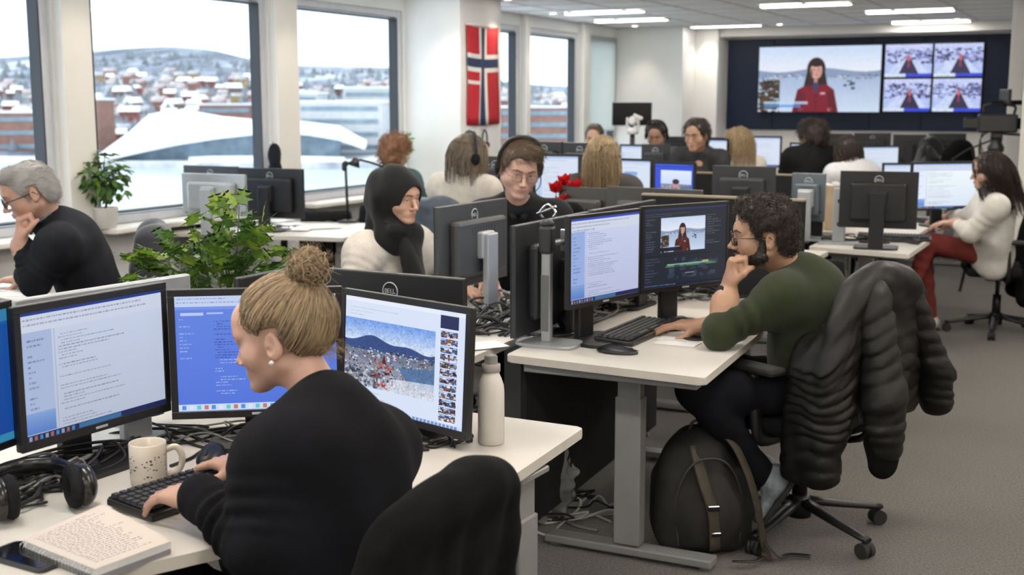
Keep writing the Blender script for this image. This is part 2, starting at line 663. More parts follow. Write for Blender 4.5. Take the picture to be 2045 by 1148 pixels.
# ---------------------------------------------------------------- the room
CEIL = 2.50
Z0, Z1 = 0.80, 2.38
fl = MB(); fl.quad(R(-12, -0.05, 0), R(-12, 9, 0), R(9.6, 9, 0), R(9.6, -0.05, 0))
CARPET = mat('carpet', (0.092, 0.081, 0.069), 0.95, var=0.75, vscale=110, bump=1.0, bscale=200, sheen=0.25, detail=8)
tag(fl.build('floor', CARPET), kind='structure')
def wall_box(mb, s0, s1, t0, t1, z0, z1, bevel=0.0):
    c = R((s0 + s1) / 2, (t0 + t1) / 2, (z0 + z1) / 2)
    mb.box((t1 - t0, s1 - s0, z1 - z0), c, ROOM_ROT, bevel)
    return mb
# openings along the window wall (s ranges)
WINS = [(-9.4, -7.5), (-7.0, -5.1), (-4.6, -2.75), (-2.45, -0.50), (-0.24, 1.55), (1.85, 3.46), (4.32, 5.78), (5.90, 7.30), (7.50, 8.50)]
mb = MB()
wall_box(mb, -12, 9.6, -0.125, 0, 0, Z0)
wall_box(mb, -12, 9.6, -0.125, 0, Z1, 3.0)
edges = [-12.0] + [v for w in WINS for v in w] + [9.6]
for i in range(0, len(edges), 2):
    wall_box(mb, edges[i], edges[i + 1], -0.125, 0, Z0, Z1)
tag(mb.build('wall_window', WHITE), kind='structure')
# proud white casings on the piers between the panes
k = 0
for a, b in ((-2.75, -2.45), (-0.50, -0.24), (1.55, 1.85), (5.78, 5.90), (7.30, 7.50)):
    k += 1
    mb = MB(); wall_box(mb, a + 0.02, b - 0.005, -0.05, 0.07, Z0, CEIL, 0.006)
    tag(mb.build('trim_%d' % k, WARMWHITE), kind='structure')
GL = glass('window_glass', (0.95, 0.98, 0.985), 0.035)
BLIND = mat('translucent_blind', (0.7, 0.72, 0.70), 0.8)
_b = BLIND.node_tree.nodes['Principled BSDF']
_b.inputs['Transmission Weight'].default_value = 0.0
for i, (a, b) in enumerate(WINS):
    w = MB()
    f = 0.07
    for (s0, s1, z0, z1) in ((a, a + f, Z0, Z1), (b - f, b, Z0, Z1), (a + f, b - f, Z0, Z0 + f * 0.8), (a + f, b - f, Z1 - f * 0.8, Z1)):
        wall_box(w, s0, s1, -0.11, -0.02, z0, z1, 0.004)
    root = tag(w.build('window_%d' % (i + 1), ALU), kind='structure')
    g = MB()
    for (s0, s1, z0, z1) in ((a + f, a + f + 0.012, Z0 + 0.07, Z1 - 0.07), (b - f - 0.012, b - f, Z0 + 0.07, Z1 - 0.07), (a + f, b - f, Z0 + 0.068, Z0 + 0.08), (a + f, b - f, Z1 - 0.08, Z1 - 0.068)):
        wall_box(g, s0, s1, -0.10, -0.012, z0, z1)
    g.build('gasket', GASKET, root)
    p = MB(); wall_box(p, a + f, b - f, -0.075, -0.067, Z0 + 0.06, Z1 - 0.06)
    p.build('pane', GL, root)
    s = MB(); wall_box(s, a - 0.03, b + 0.03, -0.02, 0.22, Z0 - 0.035, Z0, 0.006)
    s.build('window_sill', WARMWHITE, root)
# pale roller blind drawn down on the farthest window
rb = MB(); wall_box(rb, 7.56, 8.46, 0.005, 0.010, 1.25, 2.36); wall_box(rb, 7.56, 8.46, 0.0, 0.02, 1.235, 1.255)
BL = mat('blind_cloth', (0.62, 0.64, 0.62), 0.8, var=0.05)
_n = BL.node_tree; _o = _n.nodes['Material Output']
_tr = _n.nodes.new('ShaderNodeBsdfTranslucent'); _tr.inputs[0].default_value = (0.75, 0.78, 0.76, 1)
_mx = _n.nodes.new('ShaderNodeMixShader'); _mx.inputs[0].default_value = 0.6
_n.links.new(_n.nodes['Principled BSDF'].outputs[0], _mx.inputs[1]); _n.links.new(_tr.outputs[0], _mx.inputs[2]); _n.links.new(_mx.outputs[0], _o.inputs[0])
tag(rb.build('roller_blind', BL), 'pale roller blind half drawn over the farthest window', 'blind')
# columns on the window side
mb = MB(); wall_box(mb, 3.49, 4.26, -0.05, 0.565, 0, CEIL, 0.004); tag(mb.build('wall_flag_column', WHITE), kind='structure')
mb = MB(); wall_box(mb, 8.50, 8.98, -0.05, 0.87, 0, CEIL, 0.004); tag(mb.build('wall_far_column', WHITE), kind='structure')
mb = MB(); wall_box(mb, 8.98, 9.40, -0.05, 1.16, 0, CEIL, 0.004); tag(mb.build('wall_stub', WHITE), kind='structure')
# far wall, other walls
mb = MB(); wall_box(mb, 9.35, 9.6, -0.3, 9, 0, 3.0); tag(mb.build('wall_back', WARMWHITE), kind='structure')
mb = MB(); wall_box(mb, 5.5, 9.4, 5.45, 5.65, 0, 3.0); tag(mb.build('wall_right', WARMWHITE), kind='structure')
mb = MB(); wall_box(mb, 5.05, 5.5, 5.0, 5.65, 0, CEIL, 0.004); tag(mb.build('wall_right_column', WARMWHITE), kind='structure')
mb = MB(); wall_box(mb, -12, 9.4, 9.0, 9.2, 0, 3.0); tag(mb.build('wall_side', WARMWHITE), kind='structure')
mb = MB(); wall_box(mb, -12.2, -12, -0.3, 9.2, 0, 3.0); tag(mb.build('wall_rear', WARMWHITE), kind='structure')
# ceiling: slab, T-bars and tiles
TILE = mat('ceiling_tile', (0.90, 0.90, 0.89), 0.8, var=0.03, vscale=40, bump=0.2, bscale=200)
mb = MB(); wall_box(mb, -12, 9.6, -0.3, 9.2, CEIL + 0.04, CEIL + 0.2)
ceil = tag(mb.build('ceiling', WHITE), kind='structure')
LIGHTS = [(5.85, 0.75), (5.6, 1.75), (7.0, 3.3), (7.0, 4.15), (8.8, 3.25), (8.8, 4.1), (8.45, 1.1), (8.55, 1.75), (7.0, 1.0), (7.0, 2.0)]
LIGHTS = [(5.7, 0.9), (5.7, 2.1), (5.7, 3.3), (5.7, 4.5), (6.9, 0.9), (6.9, 2.1), (6.9, 3.3), (6.9, 4.5), (8.1, 0.9), (8.1, 2.1), (8.1, 3.3), (8.1, 4.5), (9.3 - 0.3, 1.5), (9.0, 2.7), (9.0, 3.9)]
tile_me = None
used = set()
for (s, t) in LIGHTS:
    used.add((round(s / 0.6), round(t / 0.6)))
for i in range(-2, 16):
    for j in range(0, 9):
        s, t = 0.3 + i * 0.6, 0.3 + j * 0.6
        if s > 9.2 or (s < 4.2 and False):
            continue
        if tile_me is None:
            b = MB(); b.box((0.585, 0.585, 0.02), (0, 0, 0), None, 0.004)
            to = b.build('tile', TILE, ceil); tile_me = to.data
        else:
            to = bpy.data.objects.new('tile', tile_me); link(to, ceil)
        to.location = R(s, t, CEIL + 0.01 + 0.003 * random.Random(i * 31 + j).random()); to.rotation_euler = (0, 0, ROOM_ROT)
mb = MB()
for i in range(-2, 17): wall_box(mb, i * 0.6 - 0.012, i * 0.6 + 0.012, 0, 5.4, CEIL - 0.004, CEIL + 0.004)
for j in range(0, 10): wall_box(mb, -1.2, 9.3, j * 0.6 - 0.012, j * 0.6 + 0.012, CEIL - 0.004, CEIL + 0.004)
mb.build('ceiling_grid', mat('grid_white', (0.62, 0.62, 0.60), 0.5), ceil)
mb = MB(); wall_box(mb, -12, -1.2, -0.3, 9.2, CEIL, CEIL + 0.02); wall_box(mb, -1.2, 9.3, 5.4, 9.2, CEIL, CEIL + 0.02); mb.build('ceiling_board', TILE, ceil)

# ceiling lamps: recessed linear lights (the room's own light), warm-white
LAMPM = emit('lamp_diffuser', (1.0, 0.93, 0.84), 13.0 * LAMP)
LAMPD = emit('dimmed_lamp_diffuser', (1.0, 0.95, 0.88), 22.0)
LFRAME = mat('lamp_frame', (0.75, 0.75, 0.74), 0.4)
proto = None
def ceiling_light(s, t, label, group):
    global proto
    if proto is None:
        proto = empty('ceiling_light', R(s, t, CEIL - 0.004), ROOM_ROT, label, 'light', group)
        a = MB()
        for x in (-0.075, 0.075): a.box((0.02, 0.86, 0.014), (x, 0, -0.006), None, 0.002)
        for y in (-0.43, 0.43): a.box((0.17, 0.02, 0.014), (0, y, -0.006), None, 0.002)
        a.build('frame', LFRAME, proto)
        b = MB(); b.box((0.13, 0.84, 0.034), (0, 0, -0.018), None, .01, 2)
        b.build('diffuser', LAMPM, proto)
        # long axis along V in the photo
        return proto
    return copy_tree(proto, None, R(s, t, CEIL - 0.004), ROOM_ROT, label, group)
grp = 'recessed linear ceiling lamps'
for s, t in ((5.8, 0.95), (7.05, 0.75), (7.05, 3.75), (8.85, 3.7), (8.5, 1.4), (9.18, 2.6), (5.8, 3.0)):
    o = ceiling_light(s, t, 'slim lit linear lamp recessed in the white tiled ceiling', grp)
    o.rotation_euler = (0, 0, ROOM_ROT + math.pi / 2)
    for k_ in KIDS[o.name]:
        if k_.name.startswith('diffuser'):
            k_.data = k_.data.copy(); k_.data.materials.clear(); k_.data.materials.append(LAMPD); k_.scale = (.8, 1, .5)
proto2 = proto; proto = None
for s in (-9.0, -6.6, -4.2, -1.8, 0.6, 3.0):
    for t in (1.6, 3.6, 5.6, 7.6):
        if t > 6 and s > 2: continue
        o = ceiling_light(s, t, 'slim lit linear lamp recessed in the white tiled ceiling', grp)
        o.rotation_euler = (0, 0, ROOM_ROT + math.pi / 2)
# small downlights at the column tops; the others are added to brighten the walls
SPOT = None
def downlight(s, t, energy, lab='small round downlight among the real and added ones along the window side', col=(1, 0.86, 0.68), size=1.5, grp_='downlights along the window side'):
    global SPOT
    if SPOT is None:
        SPOT = empty('downlight', R(s, t, CEIL - 0.004), 0, lab, 'light', grp_)
        a = MB(); a.lathe([(0.034, 0.0), (0.05, -0.002), (0.052, -0.008), (0.036, -0.010), (0.034, 0.0)], 20); a.build('frame', LFRAME, SPOT)
        a = MB(); a.lathe([(0, -0.003), (0.034, -0.003)], 20); a.build('lens', emit('downlight_lens', (1, 0.9, 0.75), 14), SPOT)
    else:
        copy_tree(SPOT, None, R(s, t, CEIL - 0.004), 0, lab, grp_)
    l = bpy.data.lights.new('downlight_beam', 'SPOT'); l.energy = energy; l.spot_size = size; l.spot_blend = 0.9; l.color = col; l.shadow_soft_size = 0.04
    o = bpy.data.objects.new('downlight_beam', l); o.location = R(s, t, CEIL - 0.03); COL.objects.link(o)
for s, t, e in ((4.10, 0.72, 22), (8.84, 1.04, 22), (8.2, 0.35, 18), (3.25, 0.5, 14), (1.7, .35, 14), (5.85, .35, 18), (-.37, .35, 14), (-2.6, .35, 14)):
    downlight(s, t, e)
for (x, y, e) in ((-.42, 2.62, 26), (.93, 4.52, 20), (-.1, 4.9, 14)):
    q_ = Vector((x, y, 0)) - O0
    downlight(q_.dot(U), q_.dot(V), e, 'small round warm downlight in the ceiling above the desks', (1, .74, .45), .75, 'warm downlights above the desks')
for s, t in ((8.7, 2.0), (8.7, 4.0)): downlight(s, t, 10, 'small round downlight added in the ceiling to brighten the far wall', grp_='downlights added to brighten the far wall')  # added lamps that lift the far wall

# ---------------------------------------------------------------- the world outside
def terrain_z(px, d):
    """hillside behind the harbour"""
    ridge = np.interp(px, [-700, -300, 0, 170, 260, 350, 430, 520, 600, 700, 800, 1040, 1200, 1600], [100, 125, 118, 106, 99, 95, 101, 122, 132, 134, 136, 168, 176, 180])
    d0, d1 = 440.0, 1500.0
    f = min(1.0, max(0.0, (d - d0) / (d1 - d0)))
    zr = 1.58 + (205 - ridge) * d1 / 2400
    z = -17.5 + (zr + 17.5) * (f ** 1.25)
    z += 3.0 * math.sin(px * 0.021 + d * 0.004) * f * (1 - f) * 2 + 2.0 * math.sin(px * 0.05 + 1.3) * f * (1 - f) * 2
    if d > d1: z = zr - (d - d1) * 0.08
    return z
vs, fs = [], []
pxs = list(range(-900, 1700, 20)); dss = [425 + 26 * i for i in range(46)] + [1640, 1800, 2100]
for d in dss:
    for px in pxs:
        vs.append(((px - CX) / FPX * d, d, -19.5 if d < 430 else terrain_z(px, d)))
n = len(pxs)
for i in range(len(dss) - 1):
    for j in range(n - 1):
        fs.append((i * n + j, i * n + j + 1, (i + 1) * n + j + 1, (i + 1) * n + j))
HILL = bpy.data.materials.new('snowy_hillside'); HILL.use_nodes = True
_n = HILL.node_tree; _p = _n.nodes['Principled BSDF']; _p.inputs['Roughness'].default_value = 0.9
_t = _n.nodes.new('ShaderNodeTexCoord')
_n1 = _n.nodes.new('ShaderNodeTexNoise'); _n1.inputs['Scale'].default_value = 0.011; _n1.inputs['Detail'].default_value = 9; _n1.inputs['Roughness'].default_value = 0.68
_mp = _n.nodes.new('ShaderNodeMapping'); _mp.inputs['Scale'].default_value = (1.0, 0.45, 1.0)
_n.links.new(_t.outputs['Object'], _mp.inputs[0]); _n.links.new(_mp.outputs[0], _n1.inputs['Vector'])
_r = _n.nodes.new('ShaderNodeValToRGB')
_r.color_ramp.elements[0].position = 0.42; _r.color_ramp.elements[0].color = (0.075, 0.095, 0.14, 1)
_r.color_ramp.elements[1].position = 0.66; _r.color_ramp.elements[1].color = (0.60, 0.64, 0.70, 1)
_e = _r.color_ramp.elements.new(0.53); _e.color = (0.22, 0.26, 0.33, 1)
_n.links.new(_n1.outputs['Fac'], _r.inputs[0]); _n.links.new(_r.outputs[0], _p.inputs['Base Color'])
hill = tag(mesh_obj('hillside', vs, fs, HILL, None, True), kind='structure')
WATER = mat('fjord_water', (0.42, 0.50, 0.58), 0.25, var=0.1, vscale=0.02, bump=0.4, bscale=0.6)
wv = MB(); wv.quad((-900, 12, -20), (900, 12, -20), (900, 470, -20), (-900, 470, -20))
tag(wv.build('fjord_water', WATER), kind='structure')
qv = MB(); qv.quad((-400, 11.5, -19.2), (400, 11.5, -19.2), (400, 185, -19.2), (-400, 185, -19.2))  # unseen snow sheet added to throw daylight up onto the ceiling
tag(qv.build('unseen_bounce_ground', SNOW), kind='structure')
# shore strip
def XD(px, d, z): return Vector(((px - CX) / FPX * d, d, z))
sh = MB()
pl = [XD(-600, 402, 0), XD(160, 400, 0), XD(330, 398, 0), XD(600, 392, 0), XD(700, 405, 0), XD(900, 410, 0), XD(1600, 415, 0), XD(1600, 446, 0), XD(900, 446, 0), XD(-600, 446, 0)]
sh.prism([(p.x, p.y) for p in pl], -21, -17.8)
tag(sh.build('shore', mat('snowy_quay', (0.62, 0.62, 0.64), 0.9, var=0.35, vscale=0.12)), kind='structure')
# low white waterfront building with a ramp roof that rises from the quay
GLASSF = mat('blue_grey_glazing', (0.20, 0.27, 0.33), 0.2, var=0.3, vscale=0.2)
root = empty('waterfront_hall', XD(400, 425, -17.8), 0, 'white waterfront hall with a sloping ramp roof beside the fjord', 'building')
inv = -Vector(root.location)
def zpx(py, d): return CAMH + (205 - py) * d / FPX
fr = [(185, 318, 404), (240, 306, 405), (300, 293, 406), (360, 281, 407), (430, 270, 409), (500, 262, 410), (560, 258, 412), (620, 262, 414), (680, 272, 416), (730, 290, 418)]
bk = [(215, 300, 430), (262, 264, 445), (305, 228, 455), (350, 219, 460), (400, 223, 460), (450, 232, 460), (520, 238, 460), (600, 240, 460), (680, 250, 455), (735, 280, 445)]
A = [XD(a, d, zpx(b, d)) + inv for a, b, d in fr]; B = [XD(a, d, zpx(b, d)) + inv for a, b, d in bk]
vs = A + B + [p - Vector((0, 0, 1.2)) for p in A] + [p - Vector((0, 0, 1.2)) for p in B]
m_ = len(A); fs = []
for i in range(m_ - 1):
    fs += [(i, i + 1, m_ + i + 1, m_ + i), (2 * m_ + i + 1, 2 * m_ + i, 3 * m_ + i, 3 * m_ + i + 1), (i, 2 * m_ + i, 2 * m_ + i + 1, i + 1), (m_ + i, m_ + i + 1, 3 * m_ + i + 1, 3 * m_ + i)]
mesh_obj('roof', vs, fs, SNOW, root)
vs, fs = [], []
for i in range(1, len(A) - 1):
    p = A[i]; q = XD(fr[i][0], fr[i][2] + 6, 0) + inv
    vs += [(p.x, p.y + 5, p.z - 0.6), (q.x, q.y, 0.0)]
for i in range(len(vs) // 2 - 1): fs.append((2 * i, 2 * i + 1, 2 * i + 3, 2 * i + 2))
mesh_obj('glass_front', vs, fs, GLASSF, root)
rp = MB(); q = [XD(380, 399, 0), XD(600, 394, 0), XD(690, 400, 0), XD(560, 409, 0), XD(430, 407, 0)]
rp.prism([((p + inv).x, (p + inv).y) for p in q], 0, 1.6); rp.build('ramp', SNOW, root)
# flat-roofed blocks along the quay
rng = random.Random(4)
BLK = mat('pale_concrete', (0.55, 0.56, 0.58), 0.8, var=0.08, vscale=0.3)
BLK2 = mat('red_brown_brick', (0.28, 0.15, 0.12), 0.85, var=0.15, vscale=0.4)
for i, (px, w, y0, d, mt, lab) in enumerate([
        (690, 34, 205, 470, BLK, 'long pale flat-roofed block across the water with ribbon windows'),
        (620, 12, 188, 490, BLK, 'narrow pale tower block beside the long flat-roofed block'),
        (745, 20, 178, 500, BLK, 'tall blue-grey office block across the water beyond the third window'),
        (195, 11, 200, 470, BLK2, 'dark brown tower block behind the waterfront hall'),
        (470, 22, 210, 500, BLK2, 'brick block above the roof of the waterfront hall'),
        (1085, 40, 215, 470, BLK2, 'broad brick block across the water seen past the flag'),
        (40, 26, 225, 470, BLK2, 'brick warehouse across the water outside the nearest window')]):
    z1 = zpx(y0, d); zb = -17.8
    root = empty('quay_block', XD(px, d, zb), rng.uniform(-.2, .2), lab, 'building')
    W_ = w * d / 480
    b = MB(); b.box((W_, 14, z1 - zb), (0, 0, (z1 - zb) / 2)); b.build('wall', mt, root)
    b = MB(); b.box((W_ + 0.8, 14.8, 0.8), (0, 0, z1 - zb + 0.4)); b.build('roof', SNOW, root)
    nfl = max(2, int((z1 - zb) / 4.2))
    wm = None
    for fl_ in range(nfl):
        zc = (fl_ + 0.55) * (z1 - zb) / nfl
        if wm is None:
            b = MB(); b.box((W_ * 0.9, 0.3, 1.7), (0, 0, 0)); wo = b.build('window_band', GLASSF, root); wm = wo.data
        else:
            wo = link(bpy.data.objects.new('window_band', wm), root)
        wo.location = (0, -7.05, zc)
# houses on the slope
HC = [('red', (0.30, 0.09, 0.07)), ('white', (0.72, 0.72, 0.70)), ('ochre', (0.50, 0.33, 0.14)), ('brown', (0.20, 0.13, 0.11)), ('grey', (0.35, 0.37, 0.40)), ('brick', (0.36, 0.17, 0.13))]
HM = []
ROOFR = mat('red_tiles_snow', (.24, .12, .10), .8, col2=(.62, .62, .66), vscale=.25)
ROOFD = mat('slate_snow', (.14, .14, .16), .8, col2=(.62, .63, .68), vscale=.25)
WND = mat('house_windows', (0.05, 0.07, 0.10), 0.2)
for nm, c in HC:
    b = MB(); b.box((9, 8, 8), (0, 0, 1.5))
    b.mi = 1
    pr = bmesh.new()
    pts = [(-4.9, -4.6, 5.4), (4.9, -4.6, 5.4), (-4.9, 4.6, 5.4), (4.9, 4.6, 5.4), (-4.9, 0, 8.6), (4.9, 0, 8.6)]
    q = [pr.verts.new(p) for p in pts]
    for f in ((0, 1, 5, 4), (2, 4, 5, 3), (0, 4, 2), (1, 3, 5), (0, 2, 3, 1)): pr.faces.new([q[i] for i in f])
    b._add(pr)
    b.mi = 2
    for x in (-3, -1, 1, 3):
        for z in (1.2, 3.8): b.box((0.9, 0.12, 1.2), (x, -4.04, z))
    o = b.build('town_house', [mat('house_' + nm, c, 0.8, var=0.1, vscale=0.3), {'red': SNOW, 'white': ROOFR, 'ochre': ROOFD, 'brown': SNOW, 'grey': ROOFD, 'brick': ROOFR}[nm], WND]); HM.append(o.data)
    bpy.data.objects.remove(o)
rng = random.Random(11)
cnt = 0
placed = []
while cnt < 280:
    px = rng.choice([rng.uniform(-120, 60), rng.uniform(60, 560), rng.uniform(150, 560), rng.uniform(580, 800), rng.uniform(1010, 1160)])
    d = 455 + 560 * rng.random() ** 1.3
    if 180 < px < 740 and d < 480: continue
    if any(abs(px - bx_) < bw_ + 30 and abs(d - bd_) < 26 for bx_, bw_, bd_ in ((690, 36, 470), (620, 13, 490), (745, 21, 500), (195, 12, 470), (470, 24, 500), (1085, 42, 470), (40, 28, 470))): continue
    q_ = XD(px, d, 0)
    if any((q_ - z_).length < 13 for z_ in placed): continue
    placed.append(q_)
    o = bpy.data.objects.new('town_house', HM[rng.choices(range(6), (4, 4, 1.5, 2, 2, 3))[0]])
    o.location = XD(px, d, terrain_z(px, d) + 0.5); o.rotation_euler = (0, 0, rng.uniform(-.5, .5)); k = rng.uniform(0.6, 1.0); o.scale = (k * rng.uniform(.8, 1.3), k, k)
    link(o); tag(o, 'small gabled house with a snowy roof on the hillside across the fjord', 'house', 'houses on the hillside across the fjord')
    cnt += 1
# bare trees' dark tufts between the houses
tv, tf = [], []
for i in range(900):
    px = rng.uniform(-150, 1170); d = 460 + 850 * rng.random() ** 1.1
    p = XD(px, d, terrain_z(px, d) - 0.3); h = rng.uniform(4, 10); r_ = h * rng.uniform(.3, .5); b0 = len(tv)
    for k in range(5): tv.append((p.x + r_ * math.cos(k * 1.2566), p.y + r_ * math.sin(k * 1.2566), p.z + h * 0.12))
    tv.append((p.x, p.y, p.z + h))
    for k in range(5): tf.append((b0 + k, b0 + (k + 1) % 5, b0 + 5))
tag(mesh_obj('spruces', tv, tf, mat('winter_spruce', (0.19, 0.21, 0.24), 0.9, var=0.5, vscale=0.05), hill, True), kind='stuff')
# ---------------------------------------------------------------- what the screens show (flat pictures drawn here)
def canvas(w, h, c=(1, 1, 1)):
    a = np.zeros((h, w, 3), np.float32); a[:] = c
    return a
def rect(a, x0, y0, x1, y1, c, al=1.0):
    h, w, _ = a.shape
    X0, X1, Y0, Y1 = int(round(x0 * w)), int(round(x1 * w)), int(round(y0 * h)), int(round(y1 * h))
    X1 = max(X1, X0 + 1); Y1 = max(Y1, Y0 + 1)
    a[Y0:Y1, X0:X1] = a[Y0:Y1, X0:X1] * (1 - al) + np.array(c, np.float32) * al
def grad(a, x0, y0, x1, y1, c0, c1):
    h, w, _ = a.shape
    X0, X1, Y0, Y1 = int(x0 * w), int(x1 * w), int(y0 * h), int(y1 * h)
    t = np.linspace(0, 1, max(1, Y1 - Y0))[:, None, None]
    a[Y0:Y1, X0:X1] = np.array(c0) * (1 - t) + np.array(c1) * t
def ellipse(a, cx, cy, rx, ry, c, al=1.0):
    h, w, _ = a.shape
    yy, xx = np.mgrid[0:h, 0:w]
    d = np.sqrt(((xx / w - cx) / rx) ** 2 + ((yy / h - cy) / ry) ** 2)
    m = np.clip((1 - d) * min(rx * w, ry * h) + 0.5, 0, 1)[..., None] * al
    a[:] = a * (1 - m) + np.array(c, np.float32) * m
def poly(a, pts, c, al=1.0):
    h, w, _ = a.shape
    yy, xx = np.mgrid[0:h, 0:w]
    X, Y = (xx + .5) / w, (yy + .5) / h
    ins = np.zeros((h, w), bool)
    n = len(pts)
    for i in range(n):
        x0, y0 = pts[i]; x1, y1 = pts[(i + 1) % n]
        if y0 == y1: continue
        c_ = ((y0 > Y) != (y1 > Y)) & (X < (x1 - x0) * (Y - y0) / (y1 - y0) + x0)
        ins ^= c_
    a[ins] = a[ins] * (1 - al) + np.array(c, np.float32) * al
def blotch(a, x0, y0, x1, y1, cols, n, s0, s1, rng, al=0.9):
    for _ in range(n):
        x, y = rng.uniform(x0, x1), rng.uniform(y0, y1)
        w, h = rng.uniform(s0, s1), rng.uniform(s0, s1) * 0.8
        rect(a, max(x0, x), max(y0, y), min(x1, x + w), min(y1, y + h), cols[rng.randrange(len(cols))], al)
def textlines(a, x0, y0, x1, y1, step, c, rng, fill=0.7, gap=0.2, al=0.7, indent=0.0, thick=0.35):
    y = y0
    while y < y1:
        if rng.random() > gap:
            L = x0 + (x1 - x0) * (fill + (1 - fill) * rng.random()) * rng.choice([1, 1, 0.9, 0.6, 0.35])
            x = x0 + indent * rng.choice([0, 0, 1])
            while x < L:
                ww = rng.uniform(0.006, 0.03)
                rect(a, x, y, min(x + ww, L), y + step * thick, c, al * rng.uniform(.6, 1))
                x += ww + 0.006
        y += step
def soften(a, x0, y0, x1, y1, r=1, grain=.02, seed=0):
    h, w, _ = a.shape; X0, X1, Y0, Y1 = int(x0 * w), int(x1 * w), int(y0 * h), int(y1 * h)
    s = a[Y0:Y1, X0:X1]
    for _ in range(r):
        q = np.pad(s, ((1, 1), (1, 1), (0, 0)), 'edge')
        s = (q[:-2, 1:-1] + q[2:, 1:-1] + q[1:-1, :-2] + q[1:-1, 2:] + 2 * q[1:-1, 1:-1]) / 6
    rng = np.random.RandomState(seed); n = np.zeros(s.shape[:2] + (1,), np.float32)
    for k in (2, 5, 11):
        t = rng.randn(s.shape[0] // k + 2, s.shape[1] // k + 2).repeat(k, 0).repeat(k, 1)[:s.shape[0], :s.shape[1], None]; n = n + t
    a[Y0:Y1, X0:X1] = np.clip(s * (1 + grain * n), 0, 1)
def scr_doc(seed, w=640, h=460, bg=(.80, .84, .93), side=(.70, .77, .91), bar=(.08, .22, .55)):
    rng = random.Random(seed); a = canvas(w, h, bg)
    grad(a, 0, 0, 1, 1, tuple(min(1, c * 1.05) for c in bg), tuple(c * 0.95 for c in bg))
    rect(a, 0, 0, 1, .035, bar); rect(a, 0, .035, 1, .16, (.86, .89, .96))
    textlines(a, .02, .06, .97, .15, .04, (.35, .4, .55), rng, .9, .1, .5)
    rect(a, 0, .16, .20, .94, side); grad(a, 0, .78, .20, .94, (.55, .68, .90), (.36, .52, .82))
    textlines(a, .04, .22, .15, .78, .04, (.3, .38, .55), rng, .4, .1, .6)
    rect(a, .215, .16, .218, .94, (.6, .65, .75))
    textlines(a, .24, .19, .72, .93, .0235, (.36, .39, .48), rng, .7, .20, .62, .02, .30)
    rect(a, 0, .945, 1, 1, (.06, .13, .34)); rect(a, .35, .95, .65, .99, (.35, .65, .85), .6)
    for i in range(9): rect(a, .02 + i * .035, .955, .04 + i * .035, .99, [(.8, .85, .9), (.9, .5, .3), (.4, .7, .9)][i % 3], .7)
    return a
def scr_blue(seed, w=640, h=480):
    rng = random.Random(seed); a = canvas(w, h, (.36, .50, .90))
    grad(a, 0, .12, 1, .94, (.40, .54, .92), (.34, .48, .90))
    rect(a, 0, 0, 1, .10, (.80, .86, .99)); textlines(a, .02, .03, .9, .09, .03, (.4, .45, .7), rng, .9, .1, .5)
    rect(a, 0, .10, 1, .125, (.48, .6, .95)); rect(a, .04, .15, .18, .175, (.85, .9, 1), .8); rect(a, .2, .15, .3, .165, (.85, .9, 1), .7)
    textlines(a, .03, .2, .12, .55, .03, (.85, .9, 1), rng, .4, .35, .55)
    textlines(a, .24, .2, .5, .55, .022, (.14, .22, .55), rng, .3, .2, .7, .02); textlines(a, .24, .55, .5, .85, .024, (.85, .9, 1), rng, .3, .35, .7, .03)
    rect(a, 0, .93, 1, .985, (.84, .90, .99))
    for i in range(16): rect(a, .03 + i * .045, .94, .055 + i * .045, .975, [(.2, .5, .9), (.9, .95, 1), (.3, .8, .8), (.8, .4, .3)][i % 4], .8)
    return a
def fjord_picture(a, x0, y0, x1, y1, seed, presenter=False, warm=False):
    rng = random.Random(seed); X = lambda u: x0 + (x1 - x0) * u; Y = lambda v: y0 + (y1 - y0) * v
    grad(a, x0, y0, x1, Y(.36), (.45, .62, .92), (.86, .90, .97))
    pts = [(X(u), Y(.30 + .05 * math.sin(u * 6 + seed) + .03 * math.sin(u * 15))) for u in np.linspace(0, 1, 24)]
    poly(a, pts + [(x1, Y(.5)), (x0, Y(.5))], (.20, .30, .52))
    grad(a, x0, Y(.45), x1, y1, (.42, .46, .56), (.70, .75, .84))
    blotch(a, x0, Y(.40), x1, Y(.95), [(.85, .88, .93), (.25, .27, .33), (.55, .30, .26), (.9, .9, .92), (.38, .42, .52), (.62, .55, .45), (.15, .17, .22)], 620, .006, .022, rng)
    poly(a, [(X(.62), Y(.62)), (x1, Y(.55)), (x1, Y(.86)), (X(.7), Y(.80))], (.30, .44, .62), .85)
    poly(a, [(X(.55), Y(.80)), (x1, Y(.76)), (x1, y1), (X(.45), y1)], (.86, .88, .93), .75)
    blotch(a, X(.34), Y(.58), X(.56), Y(.98), [(.55, .10, .08), (.75, .2, .1), (.12, .1, .1), (.85, .35, .15)], 70, .008, .024, rng)
    poly(a, [(X(.44), Y(.6)), (X(.46), Y(.46)), (X(.485), Y(.62))], (.40, .08, .07))
    blotch(a, X(.0), Y(.72), X(.42), Y(1.0), [(.30, .31, .36), (.80, .83, .9), (.5, .5, .55), (.15, .15, .18)], 160, .012, .04, rng, .75)
    soften(a, x0, y0, x1, y1, 2 if (x1 - x0) > .3 else 1, .035, seed)
